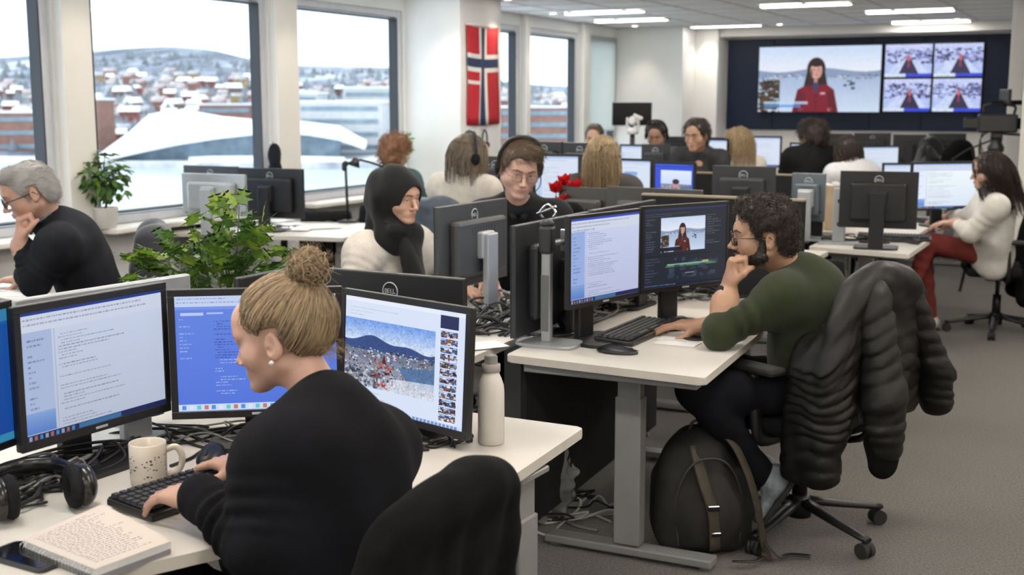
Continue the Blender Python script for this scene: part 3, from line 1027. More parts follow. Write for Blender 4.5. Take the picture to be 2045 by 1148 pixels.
def scr_photo(seed, w=680, h=500):
    rng = random.Random(seed); a = canvas(w, h, (.86, .90, .99))
    rect(a, 0, 0, 1, .05, (.92, .94, 1)); textlines(a, .05, .1, .6, .17, .03, (.6, .65, .75), rng, .6, .2, .4)
    fjord_picture(a, .0, .20, .765, .80, seed)
    textlines(a, .1, .84, .5, .9, .025, (.5, .55, .65), rng, .6, .1, .5)
    rect(a, .80, .0, .94, .97, (.90, .92, .98)); rect(a, .80, .05, .94, .16, (.1, .15, .32))
    for i in range(12):
        y = .18 + i * .064
        fjord_picture(a, .805, y, .935, y + .055, seed + i)
        blotch(a, .805, y, .935, y + .055, [(.1, .1, .15), (.5, .3, .2), (.9, .9, .95), (.2, .3, .5)], 22, .01, .03, rng)
    rect(a, 0, .96, 1, 1, (.80, .86, .97))
    for i in range(12): rect(a, .6 + i * .03, .965, .62 + i * .03, .995, (.3, .45, .75), .7)
    return a
def presenter(a, x0, y0, x1, y1, coat=(.50, .07, .16), hood=False):
    X = lambda u: x0 + (x1 - x0) * u; Y = lambda v: y0 + (y1 - y0) * v
    rx, ry = (x1 - x0), (y1 - y0)
    grad(a, x0, y0, x1, Y(.40), (.80, .87, .98), (.93, .95, .99))
    rng = random.Random(7)
    pts = [(X(u), Y(.36 + .03 * math.sin(u * 9))) for u in np.linspace(0, 1, 20)]
    poly(a, pts + [(x1, Y(.5)), (x0, Y(.5))], (.55, .62, .75))
    grad(a, x0, Y(.47), x1, y1, (.66, .74, .86), (.82, .88, .96))
    blotch(a, x0, Y(.42), x1, Y(.50), [(.9, .92, .95), (.4, .35, .38), (.7, .65, .65), (.3, .35, .45)], 80, .008 * rx, .03 * rx, rng)
    blotch(a, x0, Y(.5), X(.18), y1, [(.22, .18, .13), (.35, .26, .15), (.15, .14, .12)], 160, .02 * rx, .06 * rx, rng)
    blotch(a, X(.7), Y(.5), X(.8), Y(.66), [(.15, .2, .3)], 10, .02 * rx, .04 * rx, rng)
    hair = (.16, .11, .10)
    ellipse(a, X(.48), Y(.34), .075 * rx, .17 * ry, hair)
    poly(a, [(X(.41), Y(.36)), (X(.55), Y(.36)), (X(.58), Y(.62)), (X(.38), Y(.62))], hair)
    poly(a, [(X(.39), Y(.60)), (X(.33), Y(.66)), (X(.29), y1), (X(.67), y1), (X(.63), Y(.66)), (X(.57), Y(.58))], coat)
    poly(a, [(X(.455), Y(.55)), (X(.505), Y(.55)), (X(.49), Y(.72)), (X(.475), Y(.72))], (.2, .25, .42))
    rect(a, X(.478), Y(.72), X(.482), y1, tuple(c * .6 for c in coat))
    for v in (.76, .84, .92): ellipse(a, X(.485), Y(v), .008 * rx, .012 * ry, tuple(c * .5 for c in coat))
    ellipse(a, X(.48), Y(.37), .050 * rx, .125 * ry, (.86, .66, .62))
    rect(a, X(.465), Y(.48), X(.495), Y(.55), (.75, .55, .5))
    ellipse(a, X(.48), Y(.25), .055 * rx, .06 * ry, hair)
    for u in (.463, .497): ellipse(a, X(u), Y(.355), .008 * rx, .008 * ry, (.2, .15, .15))
    ellipse(a, X(.48), Y(.435), .014 * rx, .008 * ry, (.65, .3, .32)); ellipse(a, X(.48), Y(.395), .006 * rx, .014 * ry, (.78, .56, .52))
    rect(a, X(.52), Y(.70), X(.56), Y(.735), (.9, .8, .85), .8)
    for s in (-1, 1): ellipse(a, X(.48 + s * .125), Y(.96), .02 * rx, .035 * ry, (.82, .62, .58))
    poly(a, [(X(.33), Y(.66)), (X(.29), y1), (X(.37), y1), (X(.40), Y(.72))], tuple(c * .75 for c in coat), .7)
    poly(a, [(X(.63), Y(.66)), (X(.67), y1), (X(.60), y1), (X(.57), Y(.70))], tuple(c * .7 for c in coat), .7)
    poly(a, [(X(.44), Y(.32)), (X(.41), Y(.62)), (X(.44), Y(.66)), (X(.455), Y(.40))], (.24, .16, .13), .6)
    ellipse(a, X(.505), Y(.40), .022 * rx, .085 * ry, (.74, .53, .50), .45)
    soften(a, x0, y0, x1, y1, 3 if rx > .8 else 2, .006, 3)
    rect(a, X(.05), Y(.84), X(.42), Y(.88), (.75, .87, .98), .85); rect(a, X(.05), Y(.89), X(.36), Y(.93), (.35, .60, .90), .8)
def scr_edit(seed, w=680, h=480):
    rng = random.Random(seed); a = canvas(w, h, (.13, .15, .20))
    rect(a, 0, 0, 1, .035, (.16, .20, .36))
    textlines(a, .02, .05, .95, .11, .025, (.5, .55, .65), rng, .8, .2, .6)
    textlines(a, .03, .14, .16, .55, .03, (.55, .6, .7), rng, .5, .2, .6); textlines(a, .75, .12, .95, .5, .03, (.6, .65, .72), rng, .5, .2, .6)
    presenter(a, .20, .13, .73, .56, (.36, .14, .12))
    rect(a, .20, .50, .45, .55, (.05, .08, .16), .9)
    rect(a, 0, .60, 1, .61, (.08, .09, .12)); textlines(a, .03, .63, .2, .92, .035, (.45, .5, .6), rng, .5, .2, .6)
    rect(a, .28, .715, .86, .735, (.55, .70, .62)); rect(a, .26, .74, .88, .755, (.30, .55, .35)); rect(a, .70, .70, .80, .715, (.75, .68, .3))
    blotch(a, .28, .64, .9, .9, [(.2, .24, .32), (.24, .28, .36)], 40, .02, .07, rng)
    rect(a, .5, .84, .6, .845, (.7, .75, .8))
    rect(a, 0, .955, 1, 1, (.07, .11, .22)); textlines(a, .02, .965, .4, .99, .03, (.6, .75, .9), rng, .9, 0, .7)
    return a
def scr_web(seed, w=420, h=300, tint=(.88, .92, .99)):
    rng = random.Random(seed); a = canvas(w, h, tint)
    rect(a, 0, 0, 1, .06, (.72, .80, .96)); textlines(a, .03, .09, .9, .14, .05, (.55, .6, .75), rng, .8, .2, .5)
    rect(a, .03, .2, .16, .9, (.78, .85, .97)); textlines(a, .05, .24, .14, .85, .06, (.5, .58, .75), rng, .5, .2, .5)
    textlines(a, .2, .2, .8, .9, .05, (.6, .66, .78), rng, .6, .35, .45)
    if seed % 2: fjord_picture(a, .25, .32, .62, .78, seed)
    rect(a, 0, .95, 1, 1, (.45, .58, .88))
    return a
def scr_feed(seed, w=420, h=300):
    rng = random.Random(seed); a = canvas(w, h, (.22, .32, .82))
    rect(a, 0, 0, 1, .1, (.16, .28, .78)); textlines(a, .02, .03, .9, .08, .05, (.7, .8, 1), rng, .8, .2, .5)
    fjord_picture(a, .16, .18, .95, .9, seed)
    grad(a, .16, .18, .95, .55, (.88, .92, 1), (.8, .86, .98)); ellipse(a, .55, .58, .09, .13, (.75, .58, .6)); ellipse(a, .55, .9, .2, .24, (.22, .2, .5)); ellipse(a, .55, .48, .09, .07, (.2, .15, .2))
    rect(a, 0, .92, 1, 1, (.3, .4, .9))
    return a
def scr_cam(seed, w=300, h=200):
    rng = random.Random(seed); a = canvas(w, h, (.72, .78, .97))
    grad(a, 0, 0, 1, .4, (.80, .84, 1.0), (.70, .76, .95))
    blotch(a, 0, .12, 1, .6, [(.28, .28, .48), (.45, .48, .72), (.82, .86, 1), (.2, .2, .35), (.55, .55, .8)], 150, .03, .10, rng)
    poly(a, [(0, 1), (.3, .5), (.7, .5), (1, 1)], (.82, .87, 1), .8)
    cx = .52 + .04 * math.sin(seed)
    poly(a, [(cx - .20, .9), (cx - .05, .45), (cx + .05, .45), (cx + .22, .9)], (.10, .08, .20), .9)
    ellipse(a, cx, .42, .035, .10, (.80, .40, .42)); ellipse(a, cx, .62, .03, .10, (.62, .22, .38), .8)
    rect(a, 0, .9, .45, 1, (.85, .9, 1)); rect(a, .45, .9, 1, 1, (.2, .28, .85))
    soften(a, 0, 0, 1, 1, 3, .03, seed)
    return a

# ---------------------------------------------------------------- monitors
LOGO = {}
def logo_mesh():
    """pale ring with four block letters in it, as on the backs of the monitors"""
    if 'm' in LOGO: return LOGO['m']
    b = MB()
    n = 28; r = 0.024
    b.tube([(r * math.cos(2 * math.pi * k / n), 0, r * math.sin(2 * math.pi * k / n)) for k in range(n)], 0.0022, 4, True)
    def bar(x0, z0, x1, z1, w=0.0022):
        a, c = Vector((x0, 0, z0)), Vector((x1, 0, z1)); d = (c - a); ang = math.atan2(d.z, d.x)
        b.box((d.length + w, 0.0012, w), (a + c) / 2, Matrix.Rotation(-ang, 3, 'Y'))
    x = -0.017; hgt = 0.011; z = -hgt / 2
    bar(x, z, x, z + hgt); bar(x, z, x + .004, z); bar(x, z + hgt, x + .004, z + hgt); bar(x + .0055, z + .002, x + .0055, z + hgt - .002)     # D
    x = -0.0078
    bar(x, z, x + .0055, z + .002); bar(x, z, x, z + hgt); bar(x, z + hgt, x + .005, z + hgt + .001); bar(x, z + hgt / 2, x + .0045, z + hgt / 2 + .001)   # E
    for x in (0.002, 0.010): bar(x, z, x, z + hgt); bar(x, z, x + .0055, z)                                                                           # L L
    o = b.build('maker_badge'); LOGO['m'] = o.data
    bpy.data.objects.remove(o)
    LOGO['m'].materials.append(LOGOM)
    return LOGO['m']
def monitor(name, c, yaw, w, h, zb, label, screen=None, zdesk=0.73, back=None, bezel=0.016, tilt=0.0, stand='black', base='plate', logo=True, depth=0.045, group=None, chin=0.0, back_stand=True):
    """c: xy of the middle; local -Y is the front; zb: bottom of the housing"""
    back = back or BLACKP
    root = empty(name, (c[0], c[1], zdesk), yaw, label, 'monitor', group)
    z0 = zb - zdesk
    T = Matrix.Translation((0, 0, z0 + h / 2)) @ Matrix.Rotation(tilt, 4, 'X')
    b = MB(); b.box((w, 0.018, h), (0, 0.004, 0), None, 0.004, 2, T)
    b.box((w * 0.72, depth, h * 0.68), (0, 0.012 + depth / 2, -0.01), None, 0.016, 2, T)
    b.build('housing', back, root)
    b = MB(); y = -0.0065
    for (sx, sz, px_, pz) in ((w, bezel, 0, h / 2 - bezel / 2), (w, bezel + chin, 0, -h / 2 + (bezel + chin) / 2), (bezel, h - 2 * bezel - chin, -w / 2 + bezel / 2, chin / 2), (bezel, h - 2 * bezel - chin, w / 2 - bezel / 2, chin / 2)):
        b.box((sx, 0.005, sz), (px_, y, pz), None, 0.0012, 1, T)
    b.build('bezel', BLACKP if back is not SILVER else SILVER, root)
    b = MB()
    q = [T @ Vector(p) for p in ((-w / 2 + bezel * .8, -0.0062, -h / 2 + bezel * .8 + chin), (w / 2 - bezel * .8, -0.0062, -h / 2 + bezel * .8 + chin), (w / 2 - bezel * .8, -0.0062, h / 2 - bezel * .8), (-w / 2 + bezel * .8, -0.0062, h / 2 - bezel * .8))]
    b.quad(*q)
    b.build('screen', screen or BLACKG, root)
    b = MB(); b.box((0.035, 0.002, 0.006), (0, -0.0095, -h / 2 + (bezel + chin) / 2), None, 0.0006, 1, T); b.build('maker_badge', LOGOM, root)
    if logo:
        o = link(bpy.data.objects.new('back_badge', logo_mesh()), root)
        o.matrix_local = T @ Matrix.Translation((0.0, 0.0145, h / 2 - 0.05)) @ Matrix.Rotation(math.pi, 4, 'Z')
        b = MB()
        for i in range(9): b.box((0.004, 0.002, h * 0.10), (-w * .16 + i * w * .04, 0.012 + depth, h * 0.18), None, 0.0, 1, T)
        b.build('vent_slots', GASKET, root)
        b = MB()
        for i, x in enumerate((-.09, -.05, -.01, .04, .09)): b.box((0.022, 0.004, 0.012), (x, 0.012 + depth * .9, -h * 0.29), None, 0.001, 1, T)
        b.build('port_panel', DARKP, root)
    if stand:
        sm = SILVER if stand == 'silver' else BLACKP
        yb = 0.012 + depth + 0.02
        b = MB(); b.box((0.085, 0.028, z0 + h * 0.62), (0, yb + 0.012, (z0 + h * 0.62) / 2 + 0.008), None, 0.006, 2)
        b.box((0.10, 0.05, 0.11), (0, yb - 0.018, z0 + h / 2), None, 0.008, 2)
        nk = b.build('stand_neck', sm, root)
        if stand == 'silver':
            b = MB(); b.lathe([(0, 0), (0.017, 0), (0.019, .002), (0.019, .004)], 16); cz = b.build('cable_hole', GASKET, nk); cz.rotation_euler = (-math.pi / 2, 0, 0); cz.location = (0, yb + .0225, z0 * .8 + .06)
        b = MB()
        if base == 'plate':
            b.prism([(-0.125, -0.07), (0.125, -0.07), (0.125, 0.12), (-0.125, 0.12)], 0.0, 0.012, 0.004, 2, 0.04)
        else:
            pts = [(0.13 * math.cos(a), 0.02 + 0.10 * math.sin(a)) for a in np.linspace(0, 2 * math.pi, 28, endpoint=False)]
            b.prism(pts, 0.0, 0.013, 0.005, 2)
        b.build('stand_base', sm, root)
    return root
def mon_ab(A, B, zb, h, label, screen=None, front=True, **kw):
    """A, B: xy of the left and right ends as the camera sees them; front: the screen looks at the camera"""
    A, B = Vector(A[:2]), Vector(B[:2])
    d = (B - A) if front else (A - B)
    return monitor('monitor', (A + B) / 2, math.atan2(d.y, d.x), d.length, h, zb, label, screen, **kw)
# ---------------------------------------------------------------- wall things
# navy video wall with one large and four small screens
NAVY = mat('navy_panel', (0.006, 0.012, 0.034), 0.5, spec=.25, var=0.15, vscale=1.5, bump=0.02, bscale=60)
vw = empty('video_wall', R(9.35, 2.98, 1.24), ROOM_ROT, 'navy panel with one large and four small lit screens on the far wall', 'screen wall')
def vw_t(t): return t - 2.98
pw = (4.78 - 1.19) / 6
for i in range(6):
    b = MB(); b.box((pw - 0.004, 0.06, 1.12), (vw_t(1.19) + pw * (i + .5), -0.03, 0.565), None, 0.003)
    b.build('panel', NAVY, vw)
def wall_screen(nm, t0, t1, z0, z1, arr, st, lab):
    b = MB(); b.box((t1 - t0, 0.05, z1 - z0), (vw_t((t0 + t1) / 2), -0.085, (z0 + z1) / 2 - 1.24), None, 0.004)
    f = b.build(nm, BLACKP, vw, None, lab)
    b = MB(); e = 0.008
    q = [(vw_t(t0) + e, -0.1115, z0 - 1.24 + e), (vw_t(t1) - e, -0.1115, z0 - 1.24 + e), (vw_t(t1) - e, -0.1115, z1 - 1.24 - e), (vw_t(t0) + e, -0.1115, z1 - 1.24 - e)]
    b.quad(*q); b.build('picture', image_screen('wall_picture_' + nm + str(t0), arr, st), f)
a = canvas(560, 320); presenter(a, 0, 0, 1, 1)
wall_screen('large_screen', 1.61, 3.11, 1.46, 2.27, a, 0.95, 'large screen with a woman in a red coat by a snowy fjord')
for i, (t0, t1, z0, z1) in enumerate(((3.14, 3.69, 1.875, 2.27), (3.70, 4.25, 1.875, 2.27), (3.14, 3.69, 1.47, 1.865), (3.70, 4.25, 1.47, 1.865))):
    wall_screen('small_screen', t0, t1, z0, z1, scr_cam(31 + i), 0.95, 'small screen showing a camera feed')
mb = MB(); wall_box(mb, 9.05, 9.35, 1.16, 5.45, 2.39, CEIL, 0.004); tag(mb.build('trim_9', WARMWHITE), kind='structure')
# flag
RED = mat('flag_red', (0.50, 0.018, 0.03), 0.8, var=0.08, vscale=30, bump=0.2, bscale=400)
FW = mat('flag_white', (0.75, 0.74, 0.70), 0.8, bump=0.2, bscale=400)
FB = mat('flag_blue', (0.022, 0.035, 0.10), 0.8, bump=0.2, bscale=400)
fw_, fh_ = 0.60, 0.865
fc = R(3.875, 0.569, 0)
us = [0, 3, 6, 6.5, 7, 8, 9, 9.5, 10, 13, 16]; us = [0, 2, 4, 6, 7, 8, 9, 10, 12, 14, 16]
vs_ = [0, 2, 4, 6, 7, 8, 9, 10, 11, 12, 12.8, 13.6, 16, 18, 20, 22]
b = MB(); grid = []
for j, v in enumerate(vs_):
    row = []
    for i, u in enumerate(us):
        x = (u / 16 - .5) * fw_ * (1 - 0.02 * math.sin(v / 22 * 3.1)); z = fh_ * (1 - v / 22) - 0.012 * math.sin(u / 16 * math.pi)
        row.append(b.bm.verts.new((x, -0.016 - 0.010 * math.sin(u * 1.1 + v * 0.15) * (0.3 + v / 22), z)))
    grid.append(row)
for j in range(len(vs_) - 1):
    for i in range(len(us) - 1):
        u, v = (us[i] + us[i + 1]) / 2, (vs_[j] + vs_[j + 1]) / 2
        f = b.bm.faces.new((grid[j][i], grid[j + 1][i], grid[j + 1][i + 1], grid[j][i + 1])); f.smooth = True
        f.material_index = 2 if (7 < u < 9 or 7 < v < 9) else (1 if (6 < u < 10 or 6 < v < 10 or (u < 6 and 12 < v < 12.8)) else 0)
fl_ = empty('flag', (fc.x, fc.y, 1.388), math.atan2(-U.y, -U.x) + math.pi, 'red flag with a white-edged blue cross hanging on the white column', 'flag')
# local +X runs along U; -Y must look into the room (V)
fl_.rotation_euler = (0, 0, math.atan2(U.y, U.x))
o = b.build('cloth', [RED, FW, FB], fl_)
md = o.modifiers.new('thickness', 'SOLIDIFY'); md.thickness = 0.002
b = MB(); b.cyl(0.008, 0.008, (-0.31, -0.012, fh_ + 0.006), (0.31, -0.012, fh_ + 0.006), 10); b.cyl(0.006, 0.004, (-0.28, -0.012, fh_ + .006), (-0.28, 0.004, fh_ + .02), 8); b.cyl(0.006, 0.004, (0.28, -0.012, fh_ + .006), (0.28, 0.004, fh_ + .02), 8)
b.build('rod', WARMWHITE, fl_)
# headset on a hook under the flag
hk = empty('hanging_headset', R(3.86, 0.567, 1.18), math.atan2(U.y, U.x), 'small dark headset hanging on a hook below the flag', 'headset')
b = MB(); b.cyl(0.006, 0.006, (0, 0, 0.16), (0, -0.05, 0.165), 8); b.build('hook', CHROME, hk)
b = MB(); b.tube(bez([(-.045, -.04, 0.02), (-.04, -.04, .11), (0, -.04, .155), (.04, -.04, .11), (.045, -.04, .02)], 20), 0.008, 6); b.build('headband', DARKP, hk)
for s_ in (-1, 1):
    b = MB(); b.sphere(0.03, (s_ * .042, -.04, .02), (0.55, 1, 1.1)); b.build('ear_cup', BLACKP, hk)

# ---------------------------------------------------------------- desks
def rectST(s0, s1, t0, t1):
    return [R(s0, t0), R(s0, t1), R(s1, t1), R(s1, t0)]
def lift_leg(root, off, c, yaw, h=0.69, foot=0.62, shift=0.0):
    """telescopic leg with a foot bar along local X"""
    M = Matrix.Translation((c[0] - off[0], c[1] - off[1], 0)) @ Matrix.Rotation(yaw, 4, 'Z')
    b = MB(); b.box((0.095, 0.062, h - 0.16), (0, 0, 0.05 + (h - 0.16) / 2), None, 0.005, 2, M)
    lg = b.build('leg', STEEL, root)
    b = MB(); b.box((0.082, 0.050, 0.13), (0, 0, h - 0.06), None, 0.004, 2, M); b.box((0.14, 0.10, 0.016), (0, 0, h), None, 0.003, 1, M); b.build('inner_column', STEEL, lg)
    b = MB(); b.box((foot, 0.075, 0.03), (shift, 0, 0.030), None, 0.006, 2, M)
    b.cyl(0.018, 0.022, M @ Vector((shift - foot * .45, 0, 0.016)), M @ Vector((shift - foot * .45, 0, 0)), 12); b.cyl(0.018, 0.022, M @ Vector((shift + foot * .45, 0, 0.016)), M @ Vector((shift + foot * .45, 0, 0)), 12)
    b.build('foot', STEEL, lg)
    return lg
def desk(pts, label, legs, z=0.73, th=0.026, rail=None, top=None, group=None):
    pts = [Vector((p[0], p[1])) for p in pts]
    ar = sum(pts[i].x * pts[(i + 1) % len(pts)].y - pts[(i + 1) % len(pts)].x * pts[i].y for i in range(len(pts)))
    if ar < 0: pts = pts[::-1]
    c = sum(pts, Vector((0, 0))) / len(pts)
    root = empty('desk', (c.x, c.y, 0), 0, label, 'desk', group)
    b = MB(); b.prism([(p.x - c.x, p.y - c.y) for p in pts], z - th, z, 0.004, 2, 0.02)
    o = b.build('tabletop', [top or DESKTOP, DESKEDGE], root)
    for f in o.data.polygons:
        if abs(f.normal.z) < 0.5: f.material_index = 1
    for (x, y, yaw) in legs:
        lift_leg(root, c, (x, y), yaw, z - th - 0.016)
    if rail:
        for a, e in rail:
            a, e = Vector((a[0] - c.x, a[1] - c.y)), Vector((e[0] - c.x, e[1] - c.y)); d = e - a
            b = MB(); b.box((d.length, 0.05, 0.03), ((a.x + e.x) / 2, (a.y + e.y) / 2, z - th - 0.016), math.atan2(d.y, d.x), 0.003); b.build('rail', STEEL, root)
    return root
VA = math.atan2(V.y, V.x); UA = math.atan2(U.y, U.x)
nA, nB, nC = P(1167, 853, .73), P(1010, 960, .73), P(355, 1110, .73)
nD = nC + (nC - nB).normalized() * 0.55
backL = nA - V * 2.1
desk([nA, nB, nD, nD + Vector((-.55, .45, 0)), backL + Vector((-.2, -.25, 0)), backL], 'white desk in front with three lit monitors, a mug and a bottle on it', [(0.015, 2.83, UA - .05), (-1.25, 3.0, UA)],
     rail=[(nA - V * .18 - U * .08, backL + V * .5 - U * .1), ((-.03, 2.85), (-1.2, 2.85))])
mTL, mTR = P(1010, 708, .73), P(1408, 755, .73)
mdir = Vector((0.64, 1.466, 0))
desk([mTL, mTR, mTR + mdir, mTL + mdir], 'white height-adjustable desk where the man in green leans on his elbow', [(0.411, 4.046, VA + .02), (0.411 + .45, 4.046 + 1.05, VA)],
     rail=[((0.05, 4.03), (0.60, 3.76)), ((0.41, 4.05), (0.86, 5.1)), ((0.5, 5.2), (1.05, 4.95))])
h1, h2, h3, h4 = Vector((-.131, 3.99, 0)), Vector((.49, 5.36, 0)), Vector((-.30, 5.45, 0)), Vector((-.83, 4.34, 0))
desk([h1, h2, h3, h4], 'white desk strewn with cables between the woman in the black hijab and the grey monitors', [(-.35, 4.35, VA), (.02, 5.2, VA)], rail=[((-.35, 4.35), (.02, 5.2))])
desk([P(82, 604, .73), P(76, 571, .73), P(76, 571, .73) - V * 1.2, P(82, 604, .73) - V * 1.2], 'white desk under the elbow of the grey-haired man', [(-2.6, 5.3, UA)])
ta, tb = P(268, 461, .73) + V * .10, P(684, 475, .73)
desk([ta, tb, tb + U * 0.95, ta + U * 0.95 + V * .1], 'pale desk by the window with three monitors seen from behind', [(-2.2, 8.3, UA), (-1.15, 8.1, UA)])
f1, f2, f3 = P(1615, 492, .73), P(1815, 508, .73), P(1858, 479, .73)
desk([f1, f2, f3, f1 + (f3 - f2)], 'pale desk holding the large black monitor beside the woman in red trousers', [(1.98, 7.22, VA), (2.35, 7.9, VA)], rail=[((1.9, 7.2), (2.3, 6.95))])
desk(rectST(2.25, 3.7, 3.78, 4.62), 'white desk under the hands of the woman in red trousers', [(R(2.6, 4.1).x, R(2.6, 4.1).y, VA), (R(3.4, 4.1).x, R(3.4, 4.1).y, VA)])
desk([R(.5, 2.1), R(.5, 2.72), R(1.15, 2.72), R(1.15, 3.3), R(1.95, 3.3), R(1.95, 2.1)], 'desk in front of the woman in cream and the long-haired blonde', [(R(.8, 2.4).x, R(.8, 2.4).y, VA), (R(1.7, 2.4).x, R(1.7, 2.4).y, VA)])
desk([R(-.25, 3.0), R(-.25, 4.3), R(1.2, 4.3), R(1.2, 3.58), R(.28, 3.58), R(.28, 3.0)], 'desk with the red flowers and wide grey monitor backs behind the man in green', [(R(.0, 3.6).x, R(.0, 3.6).y, VA), (R(.9, 3.9).x, R(.9, 3.9).y, VA)])
desk(rectST(2.4, 3.25, 1.75, 2.95), 'far desk in front of the blonde woman in the grey jumper', [(R(2.8, 2.05).x, R(2.8, 2.05).y, VA), (R(2.8, 2.6).x, R(2.8, 2.6).y, VA)])
desk(rectST(4.7, 6.0, 1.0, 2.6), 'far desk under the hanging screen', [(R(5.3, 1.4).x, R(5.3, 1.4).y, VA), (R(5.3, 2.2).x, R(5.3, 2.2).y, VA)])
desk(rectST(4.4, 6.2, 2.75, 3.9), 'far desk in front of the woman in the black jumper', [(R(5.3, 3.0).x, R(5.3, 3.0).y, VA), (R(5.3, 3.6).x, R(5.3, 3.6).y, VA)])
desk(rectST(6.9, 8.2, 1.6, 4.6), 'long dark-cluttered table below the video wall', [(R(7.5, 2.2).x, R(7.5, 2.2).y, VA), (R(7.5, 4.0).x, R(7.5, 4.0).y, VA)])

# ---------------------------------------------------------------- monitors
def mpx(tl, tr, dA, dB, h, label, arr=None, front=True, strength=0.9, **kw):
    A, B = D(tl[0], tl[1], dA), D(tr[0], tr[1], dB)
    zb = (A.z + B.z) / 2 - h
    s = image_screen('picture', arr, strength) if arr is not None else None
    return mon_ab(A, B, zb, h, label, s, front, **kw)
mpx((20, 604), (327, 571), 2.55, 2.93, 0.325, 'monitor with a grey text document next to the mug', scr_doc(3), bezel=0.017, chin=0.004, strength=0.82)
mpx((333, 571), (683, 578), 2.90, 2.96, 0.325, 'monitor with a blue screen in front of the blonde woman with a bun', scr_blue(5), bezel=0.017, chin=0.002, strength=0.88)
mpx((682, 586), (940, 603), 3.16, 2.84, 0.325, 'monitor with a snowy town photograph next to the white bottle', scr_photo(9), bezel=0.017, chin=0.002, strength=0.95, tilt=-0.06, base='oval')
mpx((-330, 655), (18, 612), 2.18, 2.60, 0.325, 'blue-lit monitor cut off at the picture edge beside the document monitor', scr_blue(8) * np.array([.25, .62, .72], np.float32), bezel=0.016, strength=0.8)
mpx((24, 599), (374, 546), 2.78, 3.22, 0.33, 'silver-edged monitor turned away just behind the document monitor', scr_web(2), False, back=SILVER, stand='silver', logo=False)
mpx((648, 538), (930, 551), 3.42, 3.20, 0.33, 'black monitor back with a pale badge rising behind the town photograph monitor', scr_web(4), False)
mpx((470, 533), (646, 540), 3.42, 3.80, 0.33, 'black monitor back behind the bun of the blonde woman', scr_web(6), False)
# the man's pair
mpx((1133, 439), (1278, 409), 4.08, 4.40, 0.325, 'monitor with a pale text document left of the video editing monitor', scr_doc(12, bg=(.80, .83, .96), side=(.62, .72, .93), bar=(.2, .3, .75)), bezel=0.012, chin=0.006, strength=0.85)
mpx((1280, 410), (1454, 403), 4.40, 4.66, 0.325, 'monitor with dark video editing software facing the man in green', scr_edit(21), bezel=0.012, chin=0.006, strength=0.9)
mpx((1023, 452), (1172, 421), 4.16, 4.72, 0.40, 'tall dark monitor back with a grey side edge beside the silver stand', scr_web(14), False, back=DARKP, logo=False, stand='black', base='oval')
mpx((1176, 420), (1305, 398), 4.76, 5.30, 0.40, 'dark monitor back seen edge-on behind the pale document monitor', scr_web(15), False, back=DARKP, logo=False)
mpx((869, 416), (1008, 393), 4.69, 5.18, 0.34, 'grey monitor back with a badge on a silver stand facing the woman in the hijab', scr_web(16), False, back=mat('graphite_plastic', (0.05, 0.052, 0.055), 0.4, var=0.1), stand='silver', base='oval')
# by the window
mpx((364, 342), (491, 352), 7.95, 7.75, 0.27, 'silver monitor back on the pale desk by the window', scr_web(17), False, back=SILVER, stand='silver', logo=False, zdesk=.73)
mpx((476, 333), (606, 339), 8.15, 7.95, 0.33, 'black monitor back with a round badge on the pale desk by the window', scr_web(18), False)
mpx((368, 329), (476, 333), 8.55, 8.35, 0.30, 'black monitor top showing behind the silver monitor by the window', scr_web(19), False)
# middle of the room
mpx((1054, 281), (1124, 283), 8.55, 8.40, 0.33, 'black monitor back with a badge below the narrow window, first of a pair', None, False)
mpx((1126, 283), (1194, 286), 8.38, 8.22, 0.33, 'black monitor back with a badge below the narrow window, nearer the blonde woman', None, False)
mpx((1066, 305), (1160, 309), 7.55, 7.45, 0.31, 'bright white monitor behind the headset man', scr_web(22), True)
mpx((952, 311), (1030, 313), 7.2, 7.1, 0.33, 'dark blue-grey monitor back between the cream jumper and the headset man', None, False, back=DARKP)
mpx((1228, 315), (1304, 318), 8.0, 7.85, 0.26, 'lit monitor with white panels in front of the long-haired blonde woman', scr_web(23), True)
mpx((1306, 321), (1390, 325), 7.8, 7.6, 0.26, 'lit blue monitor with a video call picture', scr_feed(24), True, strength=1.0)
mpx((1214, 372), (1404, 379), 6.35, 6.05, 0.36, 'wide grey monitor back with two badges above the video editing monitor', None, False, back=mat('warm_graphite', (0.075, 0.070, 0.065), 0.4, var=0.1))
mpx((1118, 374), (1222, 373), 6.6, 6.4, 0.33, 'grey monitor back next to the red flowers', None, False, back=mat('warm_graphite', (0.075, 0.07, 0.065), .4), logo=False)
mpx((1424, 331), (1550, 332), 6.75, 6.6, 0.33, 'dark monitor back with a badge behind the head of the man in green', None, False, back=DARKP)
mpx((1679, 341), (1836, 343), 7.15, 7.0, 0.335, 'large black monitor back with a badge on the desk by the red trousers', None, False)
mpx((1820, 323), (1956, 322), 8.25, 8.35, 0.335, 'bright document monitor facing the woman in the white jumper', scr_doc(25, 420, 300, (.90, .94, 1.0), (.88, .92, 1.0), (.6, .7, .9)), True, strength=1.0)
mpx((1583, 345), (1650, 347), 7.6, 7.5, 0.30, 'blue-grey monitor back behind the black divider', None, False, back=mat('blue_grey_plastic', (0.10, 0.12, 0.14), .4), stand='silver')
mpx((1700, 291), (1797, 290), 10.1, 10.2, 0.29, 'far lit white monitor beside the dark ponytail', scr_web(26), True)
mpx((1650, 288), (1698, 289), 10.6, 10.5, 0.29, 'far lit monitor partly behind the woman in the black jumper', scr_web(27), True)
mpx((1413, 276), (1456, 277), 9.9, 9.8, 0.29, 'far lit monitor beside the blonde woman in pale clothes', scr_web(28), True)
mpx((1502, 271), (1562, 272), 10.9, 10.8, 0.28, 'far pale monitor between the blonde and the black-haired woman', scr_web(30), True)
mpx((1578, 284), (1612, 285), 10.4, 10.3, 0.27, 'far narrow blue monitor left of the black jumper', scr_blue(32), True)
